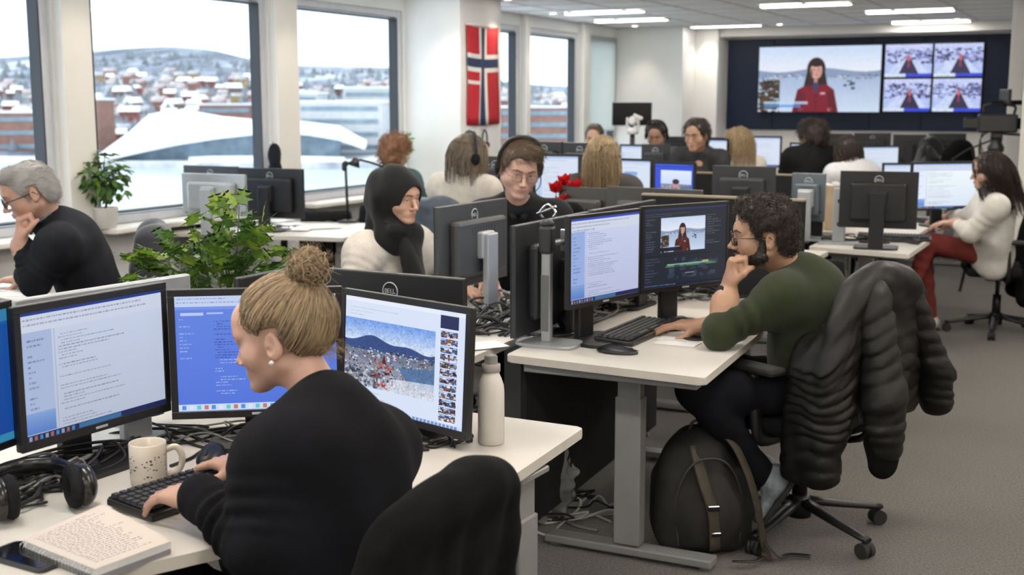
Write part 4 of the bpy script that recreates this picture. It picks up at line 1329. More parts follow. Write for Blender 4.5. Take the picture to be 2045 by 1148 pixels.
mpx((1282, 287), (1338, 289), 9.3, 9.2, 0.32, 'far dark monitor back in front of the round chair', None, False, back=DARKP)
mpx((1238, 287), (1288, 289), 10.2, 10.1, 0.29, 'far lit white monitor below the hanging screen', scr_web(34), True)
mpx((1318, 272), (1372, 273), 11.6, 11.5, 0.32, 'far dark monitor back behind the standing man, first of a row', None, False, back=DARKP, logo=False)
mpx((1376, 273), (1450, 275), 11.5, 11.3, 0.32, 'far dark monitor back behind the standing man, second of a row', None, False, back=DARKP, logo=False)
mpx((1762, 326), (1824, 324), 9.0, 9.0, 0.28, 'pale lit monitor behind the large black monitor back', scr_web(36), True)
for i, (a, b_, y, d) in enumerate(((1642, 1702, 266, 12.6), (1706, 1780, 265, 12.5), (1784, 1850, 268, 12.3), (1855, 1930, 266, 12.1))):
    mpx((a, y), (b_, y + 1), d, d - .1, 0.30, 'black monitor back below the video wall, ' + ('nearest the black-haired woman', 'second along', 'third along', 'nearest the film camera')[i], None, False, logo=(i == 1))
# ---------------------------------------------------------------- office chairs
CH = {}
def chair(pos, f, label, base_rot=None, arms=True, seat_z=0.47, group=None):
    """f: the way the sitter looks; local -Y is the front"""
    yaw = yaw_of(f)
    if 'root' not in CH:
        root = empty('office_chair', (pos[0], pos[1], 0), yaw, label, 'chair', group); CH['root'] = root
        b = MB(); b.cyl(0.045, 0.04, (0, 0, 0.06), (0, 0, 0.145), 16)
        base = b.build('base', BLACKP, root)
        leg_me = cas_me = None
        for k in range(5):
            if leg_me is None:
                b = MB()
                b.tube([(0.02, 0, .118), (.10, 0, .105), (.2, 0, .088), (.3, 0, .072), (.34, 0, .068)], [.030, .028, .024, .020, .016], 8, False, .62)
                b.cyl(0.012, 0.012, (0.325, 0, 0.075), (0.325, 0, 0.045), 10)
                lg = b.build('leg', BLACKP, base); leg_me = lg.data
                b = MB()
                for s_ in (-1, 1): b.cyl(0.028, 0.028, (0.325, s_ * 0.006, 0.029), (0.325, s_ * 0.024, 0.029), 16)
                b.sphere(0.024, (0.325, 0, 0.036), (1, 0.9, 1), 12)
                cs = b.build('caster', RUBBER, lg); cas_me = cs.data
            else:
                lg = link(bpy.data.objects.new('leg', leg_me), base); link(bpy.data.objects.new('caster', cas_me), lg)
            lg.rotation_euler = (0, 0, k * 2 * math.pi / 5)
        b = MB(); b.cyl(0.028, 0.028, (0, 0, 0.13), (0, 0, 0.27), 16); b.cyl(0.015, 0.015, (0, 0, 0.27), (0, 0, 0.38), 12); b.box((0.16, 0.22, 0.05), (0, 0.02, 0.395), None, 0.01)
        b.tube([(0.06, 0, .39), (0.2, -.02, .385), (0.27, -.02, .38)], 0.007, 6)
        b.build('gas_column', BLACKP, root)
        F_ = Field((-.3, -.3, .36), (.3, .3, .54), 0.014)
        F_.box((0, -0.0, .445), (.245, .235, .035), 0.035, 0); F_.warp(lambda X, Y, Z: 0.12 * (Y * Y) * (Y < 0) * 0 + 0.02 * np.maximum(-Y - .12, 0) - 0.0)
        v, q = F_.mesh(); fast_mesh('seat', relax(v, q, 2), q, FABRICB, root)
        F_ = Field((-.3, .1, .5), (.3, .42, 1.06), 0.014)
        F_.box((0, .265, .77), (.225, .028, .235), 0.028, 0)
        F_.warp(lambda X, Y, Z: 0)
        v, q = F_.mesh(); v = relax(v, q, 2)
        v[:, 1] += -0.9 * v[:, 0] ** 2 + 0.16 * (v[:, 2] - .77) - 0.5 * (v[:, 2] - .72) ** 2
        v[:, 0] *= 1 - 0.5 * np.maximum(v[:, 2] - .80, 0)
        fast_mesh('backrest', v, q, FABRICB, root)
        b = MB(); b.tube(bez([(0, .05, .40), (0, .22, .40), (0, .30, .46), (0, .31, .62), (0, .318, .74)], 14), [0.026] * 13, 8, False, 0.5); b.build('back_support', BLACKP, root)
        for s_ in (-1, 1):
            b = MB(); b.tube(bez([(s_ * .10, .03, .40), (s_ * .25, .03, .40), (s_ * .285, .03, .46), (s_ * .285, .02, .60), (s_ * .28, .01, .645)], 16), 0.016, 8, False, 1.6)
            ar = b.build('armrest', BLACKP, root)
            b = MB(); b.box((0.085, 0.26, 0.028), (s_ * .275, -0.01, .66), None, 0.012, 2); b.build('armrest_pad', RUBBER, ar)
        r = root
    else:
        r = copy_tree(CH['root'], None, (pos[0], pos[1], 0), yaw, label, group)
    if base_rot is not None:
        for k in KIDS[r.name]:
            if k.name.startswith('base'): k.rotation_euler = (0, 0, base_rot - yaw)
    if not arms:
        for k in list(KIDS[r.name]):
            if k.name.startswith('armrest'):
                for kk in KIDS.get(k.name, []): bpy.data.objects.remove(kk)
                bpy.data.objects.remove(k); KIDS[r.name].remove(k)
    return r
V3c = lambda x, y: Vector((x, y, 0)); woman_f = V3c(-.88, .47); man_f = Vector((-.6, .8, 0))
_c = chair((-.365, 2.20), V3c(-.88, .47), 'office chair of the blonde woman with a bun, half hidden under a black jacket', 0.3)
for _k in KIDS[_c.name]:
    if _k.name.startswith('backrest'): _k.scale = (.9, 1, .80)
_c = chair((1.07, 4.304), man_f, 'office chair of the man in green with a quilted jacket over its back', math.radians(-131))
for _k in KIDS[_c.name]:
    if _k.name.startswith('backrest'): _k.scale = (.9, 1, .84)
chair((3.36, 8.22), (-.9, .25, 0), 'office chair of the woman in red trousers', 0.5)
chair((-1.42, 8.95), (-.3, .95, 0), 'empty black office chair by the window behind the black monitor', 0.2)
chair((-.66, 5.42), (.75, -.65, 0), 'office chair behind the woman in the hijab', 0.4)
chair((-1.93, 5.45), (-.92, -.25, 0), 'office chair of the grey-haired man with a dark cloth over its back', 0.4)
chair((-.36, 6.85), (.62, .78, 0), 'office chair with a blue-grey puffer jacket behind the woman in cream', 0.9)
chair((.06, 5.98), (-.25, -.97, 0), 'office chair of the man with a headset', 0.1)
chair((.36, 6.15), (.2, .98, 0), 'empty dark office chair beside the red flowers', 0.7)
chair((.55, 7.0), (.2, .98, 0), 'office chair of the long-haired blonde in the grey jumper', 0.5)
chair((1.45, 8.75), (.3, .95, 0), 'dark office chair in front of the standing man', 0.6)
chair((1.95, 9.7), (.25, .96, 0), 'office chair of the far blonde in pale clothes', 0.6)
chair((2.4, 9.45), (.15, .98, 0), 'office chair of the black-haired woman in the black jumper', 0.2)
chair((2.75, 9.3), (.2, .97, 0), 'office chair of the woman with the dark ponytail', 0.8)
chair((-.9, 9.4), (.5, .8, 0), 'office chair of the red-haired person by the window', 0.3)
chair((1.62, 6.25), (.5, .85, 0), 'empty dark office chair between the divider and the large black monitor', 0.5)
chair((1.3, 11.0), (-.1, -.98, 0), 'far round-backed office chair below the hanging screen', 0.3)

# ---------------------------------------------------------------- garments over chair backs
def to_world(v, pos, f):
    a = yaw_of(f); c, s_ = math.cos(a), math.sin(a)
    out = v.copy(); out[:, 0] = pos[0] + c * v[:, 0] - s_ * v[:, 1]; out[:, 1] = pos[1] + s_ * v[:, 0] + c * v[:, 1]
    return out
def place_local(name, parts, pos, f, label, cat):
    """parts: (name, verts, quads, material) in chair-local space; the first is the thing itself"""
    root = None
    for nm, v, q, m in parts:
        o = fast_mesh(nm, v, q, m, root)
        if root is None:
            root = o; o.location = (pos[0], pos[1], 0); o.rotation_euler = (0, 0, yaw_of(f)); tag(o, label, cat)
    return root
JBLACK = mat('black_wool', (0.0038, 0.0038, 0.0042), 0.95, var=0.4, vscale=25, bump=0.35, bscale=350, spec=.15)
F_ = Field((-.38, .12, .26), (.38, .46, 1.06), 0.007)
F_.box((0, .28, .66), (.215, .045, .32), 0.045, 0)
F_.cone((-.15, .285, .955), (.15, .285, .955), .042, .042, .05)
def drape(X, Y, Z):
    a = np.clip((1.0 - Z) / .5, 0, 1)
    return -0.012 * a * np.sin(X * 38 + 4 * Z + 1.2 * np.sin(X * 9)) - 0.008 * a * np.sin(X * 73 - 7 * Z + 1) - 0.025 * a
F_.warp(drape)
F_.cone((-.20, .29, .86), (-.275, .31, .36), .055, .05, .06, rings=(5, .004, 1.0)); F_.cone((.20, .29, .86), (.275, .30, .34), .055, .05, .06, rings=(5, .004, 2.0))
F_.noise(0.003, 45, 3)
v, q = F_.mesh(); v = relax(v, q, 2)
v[:, 1] += -0.9 * np.clip(np.abs(v[:, 0]), 0, .26) ** 2 + 0.16 * (v[:, 2] - .77)
v[:, 2] -= 1.5 * np.clip(np.abs(v[:, 0]), 0, .3) ** 2 * np.clip((v[:, 2] - .6) / .3, 0, 1) + .05
place_local('jacket', [('jacket', v, q, JBLACK)], (-.365, 2.20), woman_f, 'plain black jacket draped over the chair back behind the blonde woman', 'jacket')
# quilted jacket on the man's chair
PUFF = mat('quilted_nylon', (0.0055, 0.0047, 0.0042), 0.52, spec=.35, var=0.25, vscale=14, bump=0.35, bscale=60)
F_ = Field((-.46, -.04, .26), (.46, .52, 1.12), 0.0075)
F_.box((-.02, .285, .74), (.25, .045, .27), 0.045, 0)
F_.box((.215, .22, .60), (.050, .105, .32), 0.045, .08)
F_.cone((-.16, .285, .985), (.10, .275, .985), .05, .05, .07)
def quilt(X, Y, Z):
    ph = Z / 0.060 + 0.55 * np.sin(X * 11 + 2) + 0.3 * np.sin(X * 27 + Y * 24 + Z * 9)
    a = np.clip((.93 - Z) / .25, 0.06, 1)
    return -0.0095 * a * (np.abs(np.sin(math.pi * ph)) ** 0.5 - 0.6) - 0.009 * np.sin(X * 21 + 5 * Z + 1) * np.clip((1.05 - Z) / .4, .2, 1)
F_.warp(quilt)
F_.noise(0.0035, 40, 4); F_.noise(.002, 95, 9)
v, q = F_.mesh(); v = relax(v, q, 1)
def tent(v):
    x0 = -.05; dx = v[:, 0] - x0
    v[:, 2] -= (1.9 * np.clip(dx, 0, .4) ** 2 + 1.4 * np.clip(-dx, 0, .4) ** 2) * np.clip((v[:, 2] - .45) / .4, 0, 1.15)
    return v
v = tent(v)
S_ = Field((-.5, .14, .26), (.3, .58, 1.08), 0.0075)
S_.cone((.06, .325, .95), (.085, .41, .62), .060, .070, .03, rings=(6, .0075, 1.0, 1)); S_.cone((.085, .41, .62), (.08, .42, .44), .070, .062, .03, rings=(4, .0075, 1.4, 1))
S_.cone((-.20, .30, .93), (-.31, .33, .70), .058, .068, .03, rings=(5, .0075, 2.0, 1)); S_.cone((-.31, .33, .70), (-.335, .33, .52), .068, .062, .03, rings=(4, .0075, 2.6, 1))
S_.noise(0.0035, 45, 5); S_.noise(.002, 95, 9)
v2, q2 = S_.mesh(); v2 = tent(relax(v2, q2, 1))
K_ = Field((0, .3, .30), (.18, .5, .5), 0.007); K_.cone((.08, .405, .44), (.09, .415, .375), .058, .048, 0); K_.noise(.004, 50, 2)
v3, q3 = K_.mesh()
b = [('jacket', v, q, PUFF), ('sleeve', v2, q2, PUFF), ('cuff', v3, q3, JBLACK)]
place_local('jacket', b, (1.07, 4.304), man_f, 'quilted black-brown puffer jacket hanging over the chair of the man in green', 'jacket')
# dark cloth on the grey-haired man's chair, blue-grey puffer behind the cream jumper, black coat on the right
def simple_drape(pos, f, m, label, cat, seed, quilted=False, top=1.0, low=.45, w=.24, name='jacket'):
    F_ = Field((-.4, .08, low - .1), (.4, .5, top + .12), 0.012)
    F_.box((0, .28, (top + low) / 2), (w, .05, (top - low) / 2), 0.05, 0)
    if quilted:
        F_.warp(lambda X, Y, Z: -0.007 * (np.abs(np.sin(math.pi * (Z / .075 + .5 * np.sin(X * 12) + .3 * np.sin(X * 29)))) ** .6 - .6) - 0.01)
    F_.warp(lambda X, Y, Z: -0.018 * np.clip((top - Z) / .4, 0, 1) * np.sin(X * 30 + 4 * Z + seed) - 0.02 * np.clip((top - Z) / .4, 0, 1))
    F_.cone((-.2, .28, top - .06), (-.27, .30, low + .05), .06, .055, .05); F_.cone((.2, .28, top - .06), (.27, .30, low + .05), .06, .055, .05)
    F_.noise(0.006, 35, seed)
    v, q = F_.mesh()
    v[:, 1] += -0.9 * np.clip(np.abs(v[:, 0]), 0, .26) ** 2 + 0.16 * (v[:, 2] - .77)
    return place_local(name, [(name, relax(v, q, 2), q, m)], pos, f, label, cat)
simple_drape((-1.93, 5.45), (-.92, -.25, 0), mat('navy_cloth', (0.022, 0.026, 0.035), .8, var=.3, vscale=12, sheen=.3), 'dark navy jacket over the chair behind the grey-haired man', 'jacket', 5, top=1.03)
simple_drape((-.36, 6.85), (.62, .78, 0), mat('blue_grey_nylon', (0.060, 0.078, 0.105), .55, var=.25, vscale=12), 'blue-grey puffer jacket over the chair of the woman in cream', 'jacket', 6, True, top=1.06, w=.27)
simple_drape((3.36, 8.22), (-.9, .25, 0), JBLACK, 'long black coat over the chair of the woman in red trousers', 'coat', 7, top=1.08, low=.25, name='coat')
simple_drape((1.45, 8.75), (.3, .95, 0), mat('grey_nylon', (0.09, 0.09, 0.095), .5, var=.3, vscale=10), 'grey jacket over the dark chair in front of the standing man', 'jacket', 8, top=1.06)
simple_drape((.06, 5.98), (-.25, -.97, 0), JBLACK, 'black jacket over the chair of the man with a headset', 'jacket', 9, top=1.06)

# ---------------------------------------------------------------- backpack under the man's desk
BPK = mat('backpack_canvas', (0.0095, 0.0085, 0.0075), .8, var=.3, vscale=20, bump=.3, bscale=350)
BPS = mat('backpack_strap', (0.04, 0.031, 0.019), .7, var=.2, vscale=30, bump=.3, bscale=500)
F_ = Field((-.27, -.22, -.01), (.27, .22, .52), 0.008)
F_.ell((0, 0, .13), (.185, .125, .15), .05); F_.ell((0, .01, .27), (.165, .115, .17), .08); F_.ell((0, .02, .36), (.12, .095, .12), .08)
F_.box((0, .02, .17), (.172, .105, .165), .06, .05)
F_.ell((0, -.10, .17), (.12, .05, .135), .03)
F_.cut((0, 0, 0.0), (0, 0, -1)); F_.noise(.003, 50, 6); F_.noise(.004, 22, 8)
v, q = F_.mesh()
bp_pos = P(1388, 1108, 0)
bp = fast_mesh('backpack', relax(v, q, 2), q, BPK); bp.location = (bp_pos.x + .03, bp_pos.y + .045, 0.001); bp.scale = (.95, .95, .93); bp.rotation_euler = (-.10, 0, .12)
tag(bp, 'dark brown canvas backpack standing on the carpet against the desk leg', 'backpack')
b = MB(); b.tube(bez([(.02, -.005, .47), (.085, -.085, .44), (.135, -.128, .33), (.17, -.14, .20), (.195, -.12, .08), (.215, -.11, .012), (.20, -.16, .008)], 36), 0.024, 8, False, .3); b.build('shoulder_strap', BPS, bp)
b = MB(); b.tube(bez([(-.05, -.02, .475), (-.035, -.03, .505), (.02, -.03, .51), (.045, -.02, .475)], 14), .009, 8, False, .6); b.build('carry_handle', BPS, bp)
b = MB(); b.tube(bez([(-.045, -.075, .42), (-.03, -.135, .30), (.0, -.158, .18), (.01, -.145, .04)], 20), .024, 8, False, .2); b.build('front_strap', BPS, bp)
b = MB(); b.box((.045, .012, .02), (.0, -.163, .20), None, .003); b.build('buckle', BLACKG, bp)
b = MB(); b.box((.04, .012, .016), (.01, -.155, .10), None, .003); b.build('buckle', BLACKG, bp)
b = MB(); b.tube(bez([(-.115, -.10, .05), (-.125, -.10, .22), (-.06, -.115, .36), (.06, -.115, .36), (.125, -.10, .22), (.115, -.10, .05)], 40), .004, 6); b.build('zipper', DARKP, bp)
b = MB(); b.tube(bez([(.2, -.12, .06), (.24, -.16, .01), (.30, -.14, .008), (.36, -.17, .008)], 16), .010, 6, False, .35); b.tube(bez([(.2, -.14, .01), (.14, -.2, .008), (.06, -.19, .008)], 12), .010, 6, False, .35); b.build('loose_strap', BLACKP, bp)

# ---------------------------------------------------------------- desk objects
KEYS = {}
def keyboard(pos, yaw, label, individual=True):
    root = empty('keyboard', pos, yaw, label, 'keyboard')
    b = MB(); b.box((0.445, 0.150, 0.016), (0, 0, 0.012), Matrix.Rotation(0.05, 3, 'X'), 0.004, 2); b.box((.44, .03, .014), (0, .062, .018), Matrix.Rotation(.1, 3, 'X'), .004)
    for x in (-.19, .19):
        for y in (-.06, .06): b.cyl(.008, .008, (x, y, 0), (x, y, .008), 8)
    b.build('body', BLACKP, root)
    if 'k' not in KEYS:
        m_ = MB(); bm2 = bmesh.new(); bmesh.ops.create_cone(bm2, cap_ends=True, segments=4, radius1=0.0118, radius2=0.0095, depth=0.008); bmesh.ops.rotate(bm2, matrix=Matrix.Rotation(math.pi / 4, 3, 'Z'), verts=bm2.verts)
        m_._add(bm2); o = m_.build('key', DARKP); KEYS['k'] = o.data; bpy.data.objects.remove(o)
    mb = MB()
    for r_ in range(6):
        y = 0.056 - r_ * 0.0205 - (0.004 if r_ else 0); z = 0.024 + y * 0.05 + .004
        x = -0.21; 
        while x < 0.211:
            wide = 1.0
            if r_ == 5 and -.12 < x < .0: wide = 5.6
            if .075 < x + .0095 * wide < .088 or (.150 < x < .158): x += .012; continue
            w = 0.0195 * wide
            if individual:
                o = link(bpy.data.objects.new('key', KEYS['k']), root); o.location = (x + w / 2 - .00975, y, z); o.scale = ((w - .0015) / .018, 1.06, 1)
            else:
                mb.box((w - .003, .016, .006), (x + w / 2 - .00975, y, z))
            x += w
    if not individual: tag(mb.build('keys', DARKP, root), kind='stuff')
    else: mb.bm.free()
    return root
def mouse(pos, yaw, label):
    F_ = Field((-.05, -.08, -.01), (.05, .08, .06), .004)
    F_.ell((0, .005, .006), (.031, .056, .030), .01); F_.ell((0, .02, .012), (.028, .035, .027), .01); F_.cut((0, 0, 0), (0, 0, -1))
    v, q = F_.mesh(); o = fast_mesh('computer_mouse', relax(v, q, 1), q, BLACKP); o.location = pos; o.rotation_euler = (0, 0, yaw); tag(o, label, 'mouse')
    b = MB(); b.cyl(.008, .008, (-.004, -.03, .026), (.004, -.03, .026), 12); b.build('scroll_wheel', RUBBER, o)
    b = MB(); b.box((.0012, .05, .002), (0, -.03, .0305), Matrix.Rotation(.35, 3, 'X')); b.build('button_seam', GASKET, o)
    return o
ZD = 0.7305
kp = (P(256, 1022, ZD) + P(440, 948, ZD)) / 2
kdir = P(440, 948, ZD) - P(256, 1022, ZD)
keyboard(tuple(P(258, 1030, ZD) + Vector((.2225 * math.cos(.96), .2225 * math.sin(.96), 0))), .96, 'black keyboard under the hands of the blonde woman beside the notebook')
k1, k2 = P(1232, 702, ZD), P(1335, 652, ZD)
keyboard(tuple(P(1272, 668, ZD)), math.atan2(k2.y - k1.y, k2.x - k1.x) - .02, 'black keyboard on the desk of the man in green')
mouse(tuple(P(1350, 651, ZD)), -1.2, 'black mouse under the hand of the man in green')
mouse(tuple(P(420, 921, ZD)), UA - 1.2, 'black mouse beside the speckled mug')
# phone on the man's desk, phone by the notebook
def phone(pos, yaw, label, w=.075, l=.155):
    root = empty('smartphone', pos, yaw, label, 'phone')
    b = MB(); b.prism([(-w / 2, -l / 2), (w / 2, -l / 2), (w / 2, l / 2), (-w / 2, l / 2)], 0, .009, .002, 2, .012); b.build('case', DARKP, root)
    b = MB(); b.prism([(-w / 2 + .004, -l / 2 + .006), (w / 2 - .004, -l / 2 + .006), (w / 2 - .004, l / 2 - .006), (-w / 2 + .004, l / 2 - .006)], .0088, .0096, .0002, 1, .008); b.build('screen', BLACKG, root)
    b = MB(); b.box((.014, .003, .0004), (0, l / 2 - .004, .0091)); b.build('speaker_slot', GASKET, root)
    return root
phone(tuple(P(58, 1116, ZD)), 1.05, 'black smartphone with a dark glossy screen beside the white notebook', .082, .165)
def flat_box_thing(name, pos, yaw, size, m, label, cat, bevel=.004):
    b = MB(); b.box(size, (0, 0, size[2] / 2), None, bevel, 2); o = b.build(name, m); o.location = pos; o.rotation_euler = (0, 0, yaw); return tag(o, label, cat)
p = P(1237, 704, ZD); o = mouse(tuple(p), VA + math.pi / 2, 'low flat black mouse at the front edge of the desk of the man in green'); o.scale = (1.35, 1.35, .6)
# notebook: a pad with handwriting on a second, wider pad
def handwriting(seed, w=420, h=560):
    rng = random.Random(seed); a = canvas(w, h, (.80, .765, .73))
    y = .07
    while y < .9:
        x = .08; L = rng.uniform(.6, .9)
        while x < L:
            ww = rng.uniform(.02, .07)
            for k in range(int(ww * 160)):
                rect(a, x + k / 160, y + .008 * rng.random(), x + k / 160 + .0045, y + .010 + .008 * rng.random(), (.22, .21, .27), .85)
            x += ww + .016
        y += .036
    return a
q0, q1, q2, q3 = P(45, 1078, .755), P(205, 1006, .755), P(343, 1080, .755), P(190, 1136, .755)
nb = empty('notebook', (*((q0 + q1 + q2 + q3) / 4).xy, .7305), 0, 'open white writing pad filled with handwriting, lying on the desk by the phone', 'notebook')
c0 = nb.location
def loc2(p): return (p.x - c0.x, p.y - c0.y)
pp = [loc2(x) for x in (q3, q2, q1, q0)]
b = MB(); b.prism([(x * 1.0, y) for x, y in pp], 0.0105, 0.0245, .001, 1, .006); b.build('page_block', PAPER, nb)
b = MB(); b.prism([(x * .985 + .002, y * .985 - .003) for x, y in pp], 0.0, 0.010, .001, 1, .006); b.build('back_cover', mat('grey_card', (.28, .28, .30), .7), nb)
b = MB(); b.quad(*[(x, y, .0249) for x, y in pp]); b.build('handwritten_page', image_screen('handwriting', handwriting(4), emissive=False, rough=.8), nb)
b = MB()
for i in range(22):
    t = (i + .5) / 22; a_ = Vector(pp[3]).lerp(Vector(pp[0]), t); d_ = (Vector(pp[0]) - Vector(pp[3])).normalized(); n_ = Vector((d_.y, -d_.x)) * -1
    cc = Vector((a_.x, a_.y, .012)); rr = .010
    b.tube([cc + Vector((n_.x, n_.y, 0)) * rr * math.cos(g) + Vector((0, 0, 1)) * (rr * 1.1 * math.sin(g)) for g in np.linspace(0, 6.283, 9)[:-1]], .0011, 4, True)
tag(b.build('spiral_binding', CHROME, nb), kind='stuff')
# mug
CREAM = mat('cream_glaze', (.74, .68, .58), .25, var=.04, vscale=20, coat=.3)
mug = empty('mug', tuple(P(298, 966, ZD)), 0.15, 'cream mug with a grey speckled print standing by the keyboard', 'mug')
b = MB(); b.lathe([(0, .004), (.034, .004), (.036, 0), (.039, .003), (.0405, .02), (.0412, .096), (.0398, .098), (.038, .096), (.037, .02), (.034, .009), (0, .008)], 36); b.build('body', CREAM, mug)
b = MB(); b.tube(bez([(.039, 0, .078), (.062, 0, .084), (.075, 0, .06), (.066, 0, .03), (.039, 0, .020)], 20), .0055, 8, False, 1.3); b.build('handle', CREAM, mug)
b = MB(); b.lathe([(0, .072), (.0365, .072)], 28); b.build('coffee', mat('coffee', (.10, .05, .02), .15), mug)
b = MB(); rng = random.Random(5)
for i in range(46):
    an = rng.uniform(-3.0, -0.2); z = rng.choice([.068, .066, .052, .045, .03]) + rng.uniform(-.006, .006); s_ = rng.uniform(.0012, .0035)
    r_ = .0413
    b.box((s_ * rng.uniform(.8, 2.2), .0006, s_), (r_ * math.cos(an), r_ * math.sin(an), z), Matrix.Rotation(an + math.pi / 2, 3, 'Z'), .0003)
tag(b.build('printed_pattern', mat('grey_print', (.09, .08, .08), .5), mug), kind='stuff')
# bottle
bo = empty('water_bottle', tuple(P(981, 884, ZD)), 0, 'white steel water bottle with a grey cap at the desk corner', 'bottle')
BW = mat('white_powder_coat', (.76, .72, .66), .35, var=.03, vscale=20)
b = MB(); b.lathe([(0, 0), (.031, 0), (.0335, .003), (.0335, .135), (.032, .150), (.026, .168), (.0215, .178), (.0205, .182), (.0205, .185)], 36); b.build('body', BW, bo)
b = MB(); b.lathe([(.0205, .184), (.0235, .185), (.0235, .203), (.021, .206)], 30); b.build('collar', mat('grey_beige_plastic', (.40, .37, .34), .5), bo)
b = MB(); b.lathe([(0, .226), (.014, .226), (.0165, .223), (.0165, .205), (.021, .204)], 30); b.build('cap', mat('grey_plastic', (.16, .155, .15), .5), bo)
# headphones lying by the far left monitor foot
hp = empty('headphones', tuple(P(82, 1022, ZD)), .6, 'large black headphones lying on the desk beside the writing pad', 'headphones')
GLB = mat('glossy_black_leather', (.010, .010, .011), .25, var=.3, vscale=20)
b = MB(); b.tube(bez([(-.085, 0, .045), (-.088, .05, .05), (-.065, .12, .058), (0, .15, .06), (.065, .12, .058), (.088, .05, .05), (.085, 0, .045)], 36), .011, 8, False, 1.9); b.build('headband', GLB, hp)
for s_ in (-1, 1):
    b = MB(); b.sphere(.048, (s_ * .085, -.02, .05), (.55, 1, .95), 18); e_ = b.build('ear_cup', GLB, hp)
    b = MB(); b.tube([(s_ * .063, -.02 + .035 * math.cos(g), .05 + .034 * math.sin(g)) for g in np.linspace(0, 6.283, 20)[:-1]], .014, 8, True); b.build('ear_pad', FABRICB, e_)
# papers on the desk of the man
def sheet(pts, z, label, m=PAPER, cat='paper', arr=None):
    pts = [Vector(p) for p in pts]; c = sum(pts, Vector()) / len(pts)
    b = MB(); b.prism([(p.x - c.x, p.y - c.y) for p in pts], 0, .0012); o = b.build('paper_sheet', m); o.location = (c.x, c.y, z); return tag(o, label, cat)
sheet([P(1302, 686, ZD), P(1385, 694, ZD), P(1425, 672, ZD), P(1348, 666, ZD)], .7306, 'white paper sheet under the elbow of the man in green')
sheet([P(1310, 679, ZD), P(1400, 684, ZD), P(1412, 664, ZD), P(1345, 660, ZD)], .7325, 'second paper sheet on top of the sheet by the man in green')
b = MB(); b.prism([(.042 * math.cos(a_), .042 * math.sin(a_)) for a_ in np.linspace(0, 6.283, 25)[:-1]], 0, .006, .002); o = b.build('coaster', BLACKP); o.location = P(1388, 676, .735); o.location.z = .734; tag(o, 'small round black coaster on the papers by the elbow of the man in green', 'coaster')
# silver arm stand left of the document monitor
st = empty('monitor_riser', tuple(P(1097, 688, ZD)), VA + .05, 'silver monitor riser with a wide foot on the front edge of the desk', 'stand')
b = MB(); b.prism([(-.115, -.075), (.115, -.075), (.115, .075), (-.115, .075)], 0, .012, .004, 2, .05); b.build('foot_plate', SILVER, st)
b = MB(); b.box((.036, .030, .34), (-.01, .0, .18), None, .006, 2); pl_ = b.build('post', SILVER, st)
b = MB(); b.box((.030, .002, .20), (-.012, -.0165, .15), None, .002); b.build('post_cover', mat('dark_silver', (.18, .19, .2), .4, .4), pl_)
b = MB(); b.box((.05, .055, .10), (-.01, .0, .375), None, .012, 2); b.sphere(.026, (-.01, 0, .43), (1, 1, .7), 14); b.build('clamp', DARKP, st)
b = MB(); b.cyl(.009, .009, (0, 0, .36), (.105, 0, .36), 12); b.cyl(.018, .018, (.09, 0, .36), (.12, 0, .36), 14); b.box((.012, .08, .08), (.126, 0, .36), None, .003); ar_ = b.build('swivel', SILVER, st); ar_.rotation_euler = (0, 0, math.radians(53) - VA - .05)
b = MB(); b.tube(bez([(-.02, -.01, .45), (-.03, -.02, .47), (.0, -.02, .50), (.03, -.02, .475), (.02, -.02, .455)], 16), .005, 6); b.cyl(.006, .004, (-.04, -.02, .465), (.03, -.02, .495), 8); b.build('lever', CHROME, st)
# ---------------------------------------------------------------- cables
CBK = mat('black_cable', (.012, .012, .013), .45)
CGR = mat('grey_cable', (.20, .20, .20), .5)
CWH = mat('white_cable', (.55, .55, .53), .5)
def cable(pts, r, m, label, group=None, n=40):
    b = MB(); b.tube(bez(pts, n), r, 6); o = b.build('cable', m); return tag(o, label, 'cable', group)
rng = random.Random(3)
def tangle(c, ex, ey, ez, n, r, m, label, yaw=0.0, name='cable_tangle', extra=None):
    """a heap of cables nobody could count"""
    b = MB(); ca, sa = math.cos(yaw), math.sin(yaw)
    for i in range(n):
        pts = []
        x, y = rng.uniform(-ex, ex), rng.uniform(-ey, ey)
        for k in range(6):
            x = max(-ex, min(ex, x + rng.uniform(-.7, .7) * ex)); y = max(-ey, min(ey, y + rng.uniform(-.8, .8) * ey))
            pts.append((c[0] + ca * x - sa * y, c[1] + sa * x + ca * y, c[2] + r + (rng.random() ** 2) * ez * (0 if k in (0, 5) else 1)))
        b.mi = rng.choice([0, 0, 0, 1]) if isinstance(m, list) else 0
        b.tube(bez(pts, 26), r * rng.uniform(.7, 1.2), 5)
    return tag(b.build(name, m), label, 'cables', kind='stuff')
tangle(P(110, 955, ZD), .26, .07, .05, 20, .0042, [CBK, CGR], 'tangle of black cables behind the foot of the document monitor', UA)
tangle(P(430, 868, ZD), .30, .08, .035, 16, .0038, [CBK, CGR], 'tangle of black cables below the blue-screen monitor', -.2)
tangle(P(874, 888, ZD), .085, .05, .02, 9, .0050, [CBK, CGR], 'small heap of black and grey cables next to the white bottle', .2)
tangle(P(60, 985, ZD), .12, .10, .03, 9, .0042, CBK, 'loose black cables around the headphones', .9)
tangle(P(1005, 640, ZD), .16, .30, .07, 40, .0055, [CBK, CGR], 'heap of cables at the foot of the silver-stand monitor', UA - 1.57)
tangle(P(1180, 625, ZD), .11, .38, .10, 44, .0058, [CBK, CGR], 'heap of cables behind the monitors of the man in green', -.5)
tangle(P(1395, 590, ZD), .22, .14, .04, 12, .0045, [CBK, CGR], 'cables under the video editing monitor', .4)
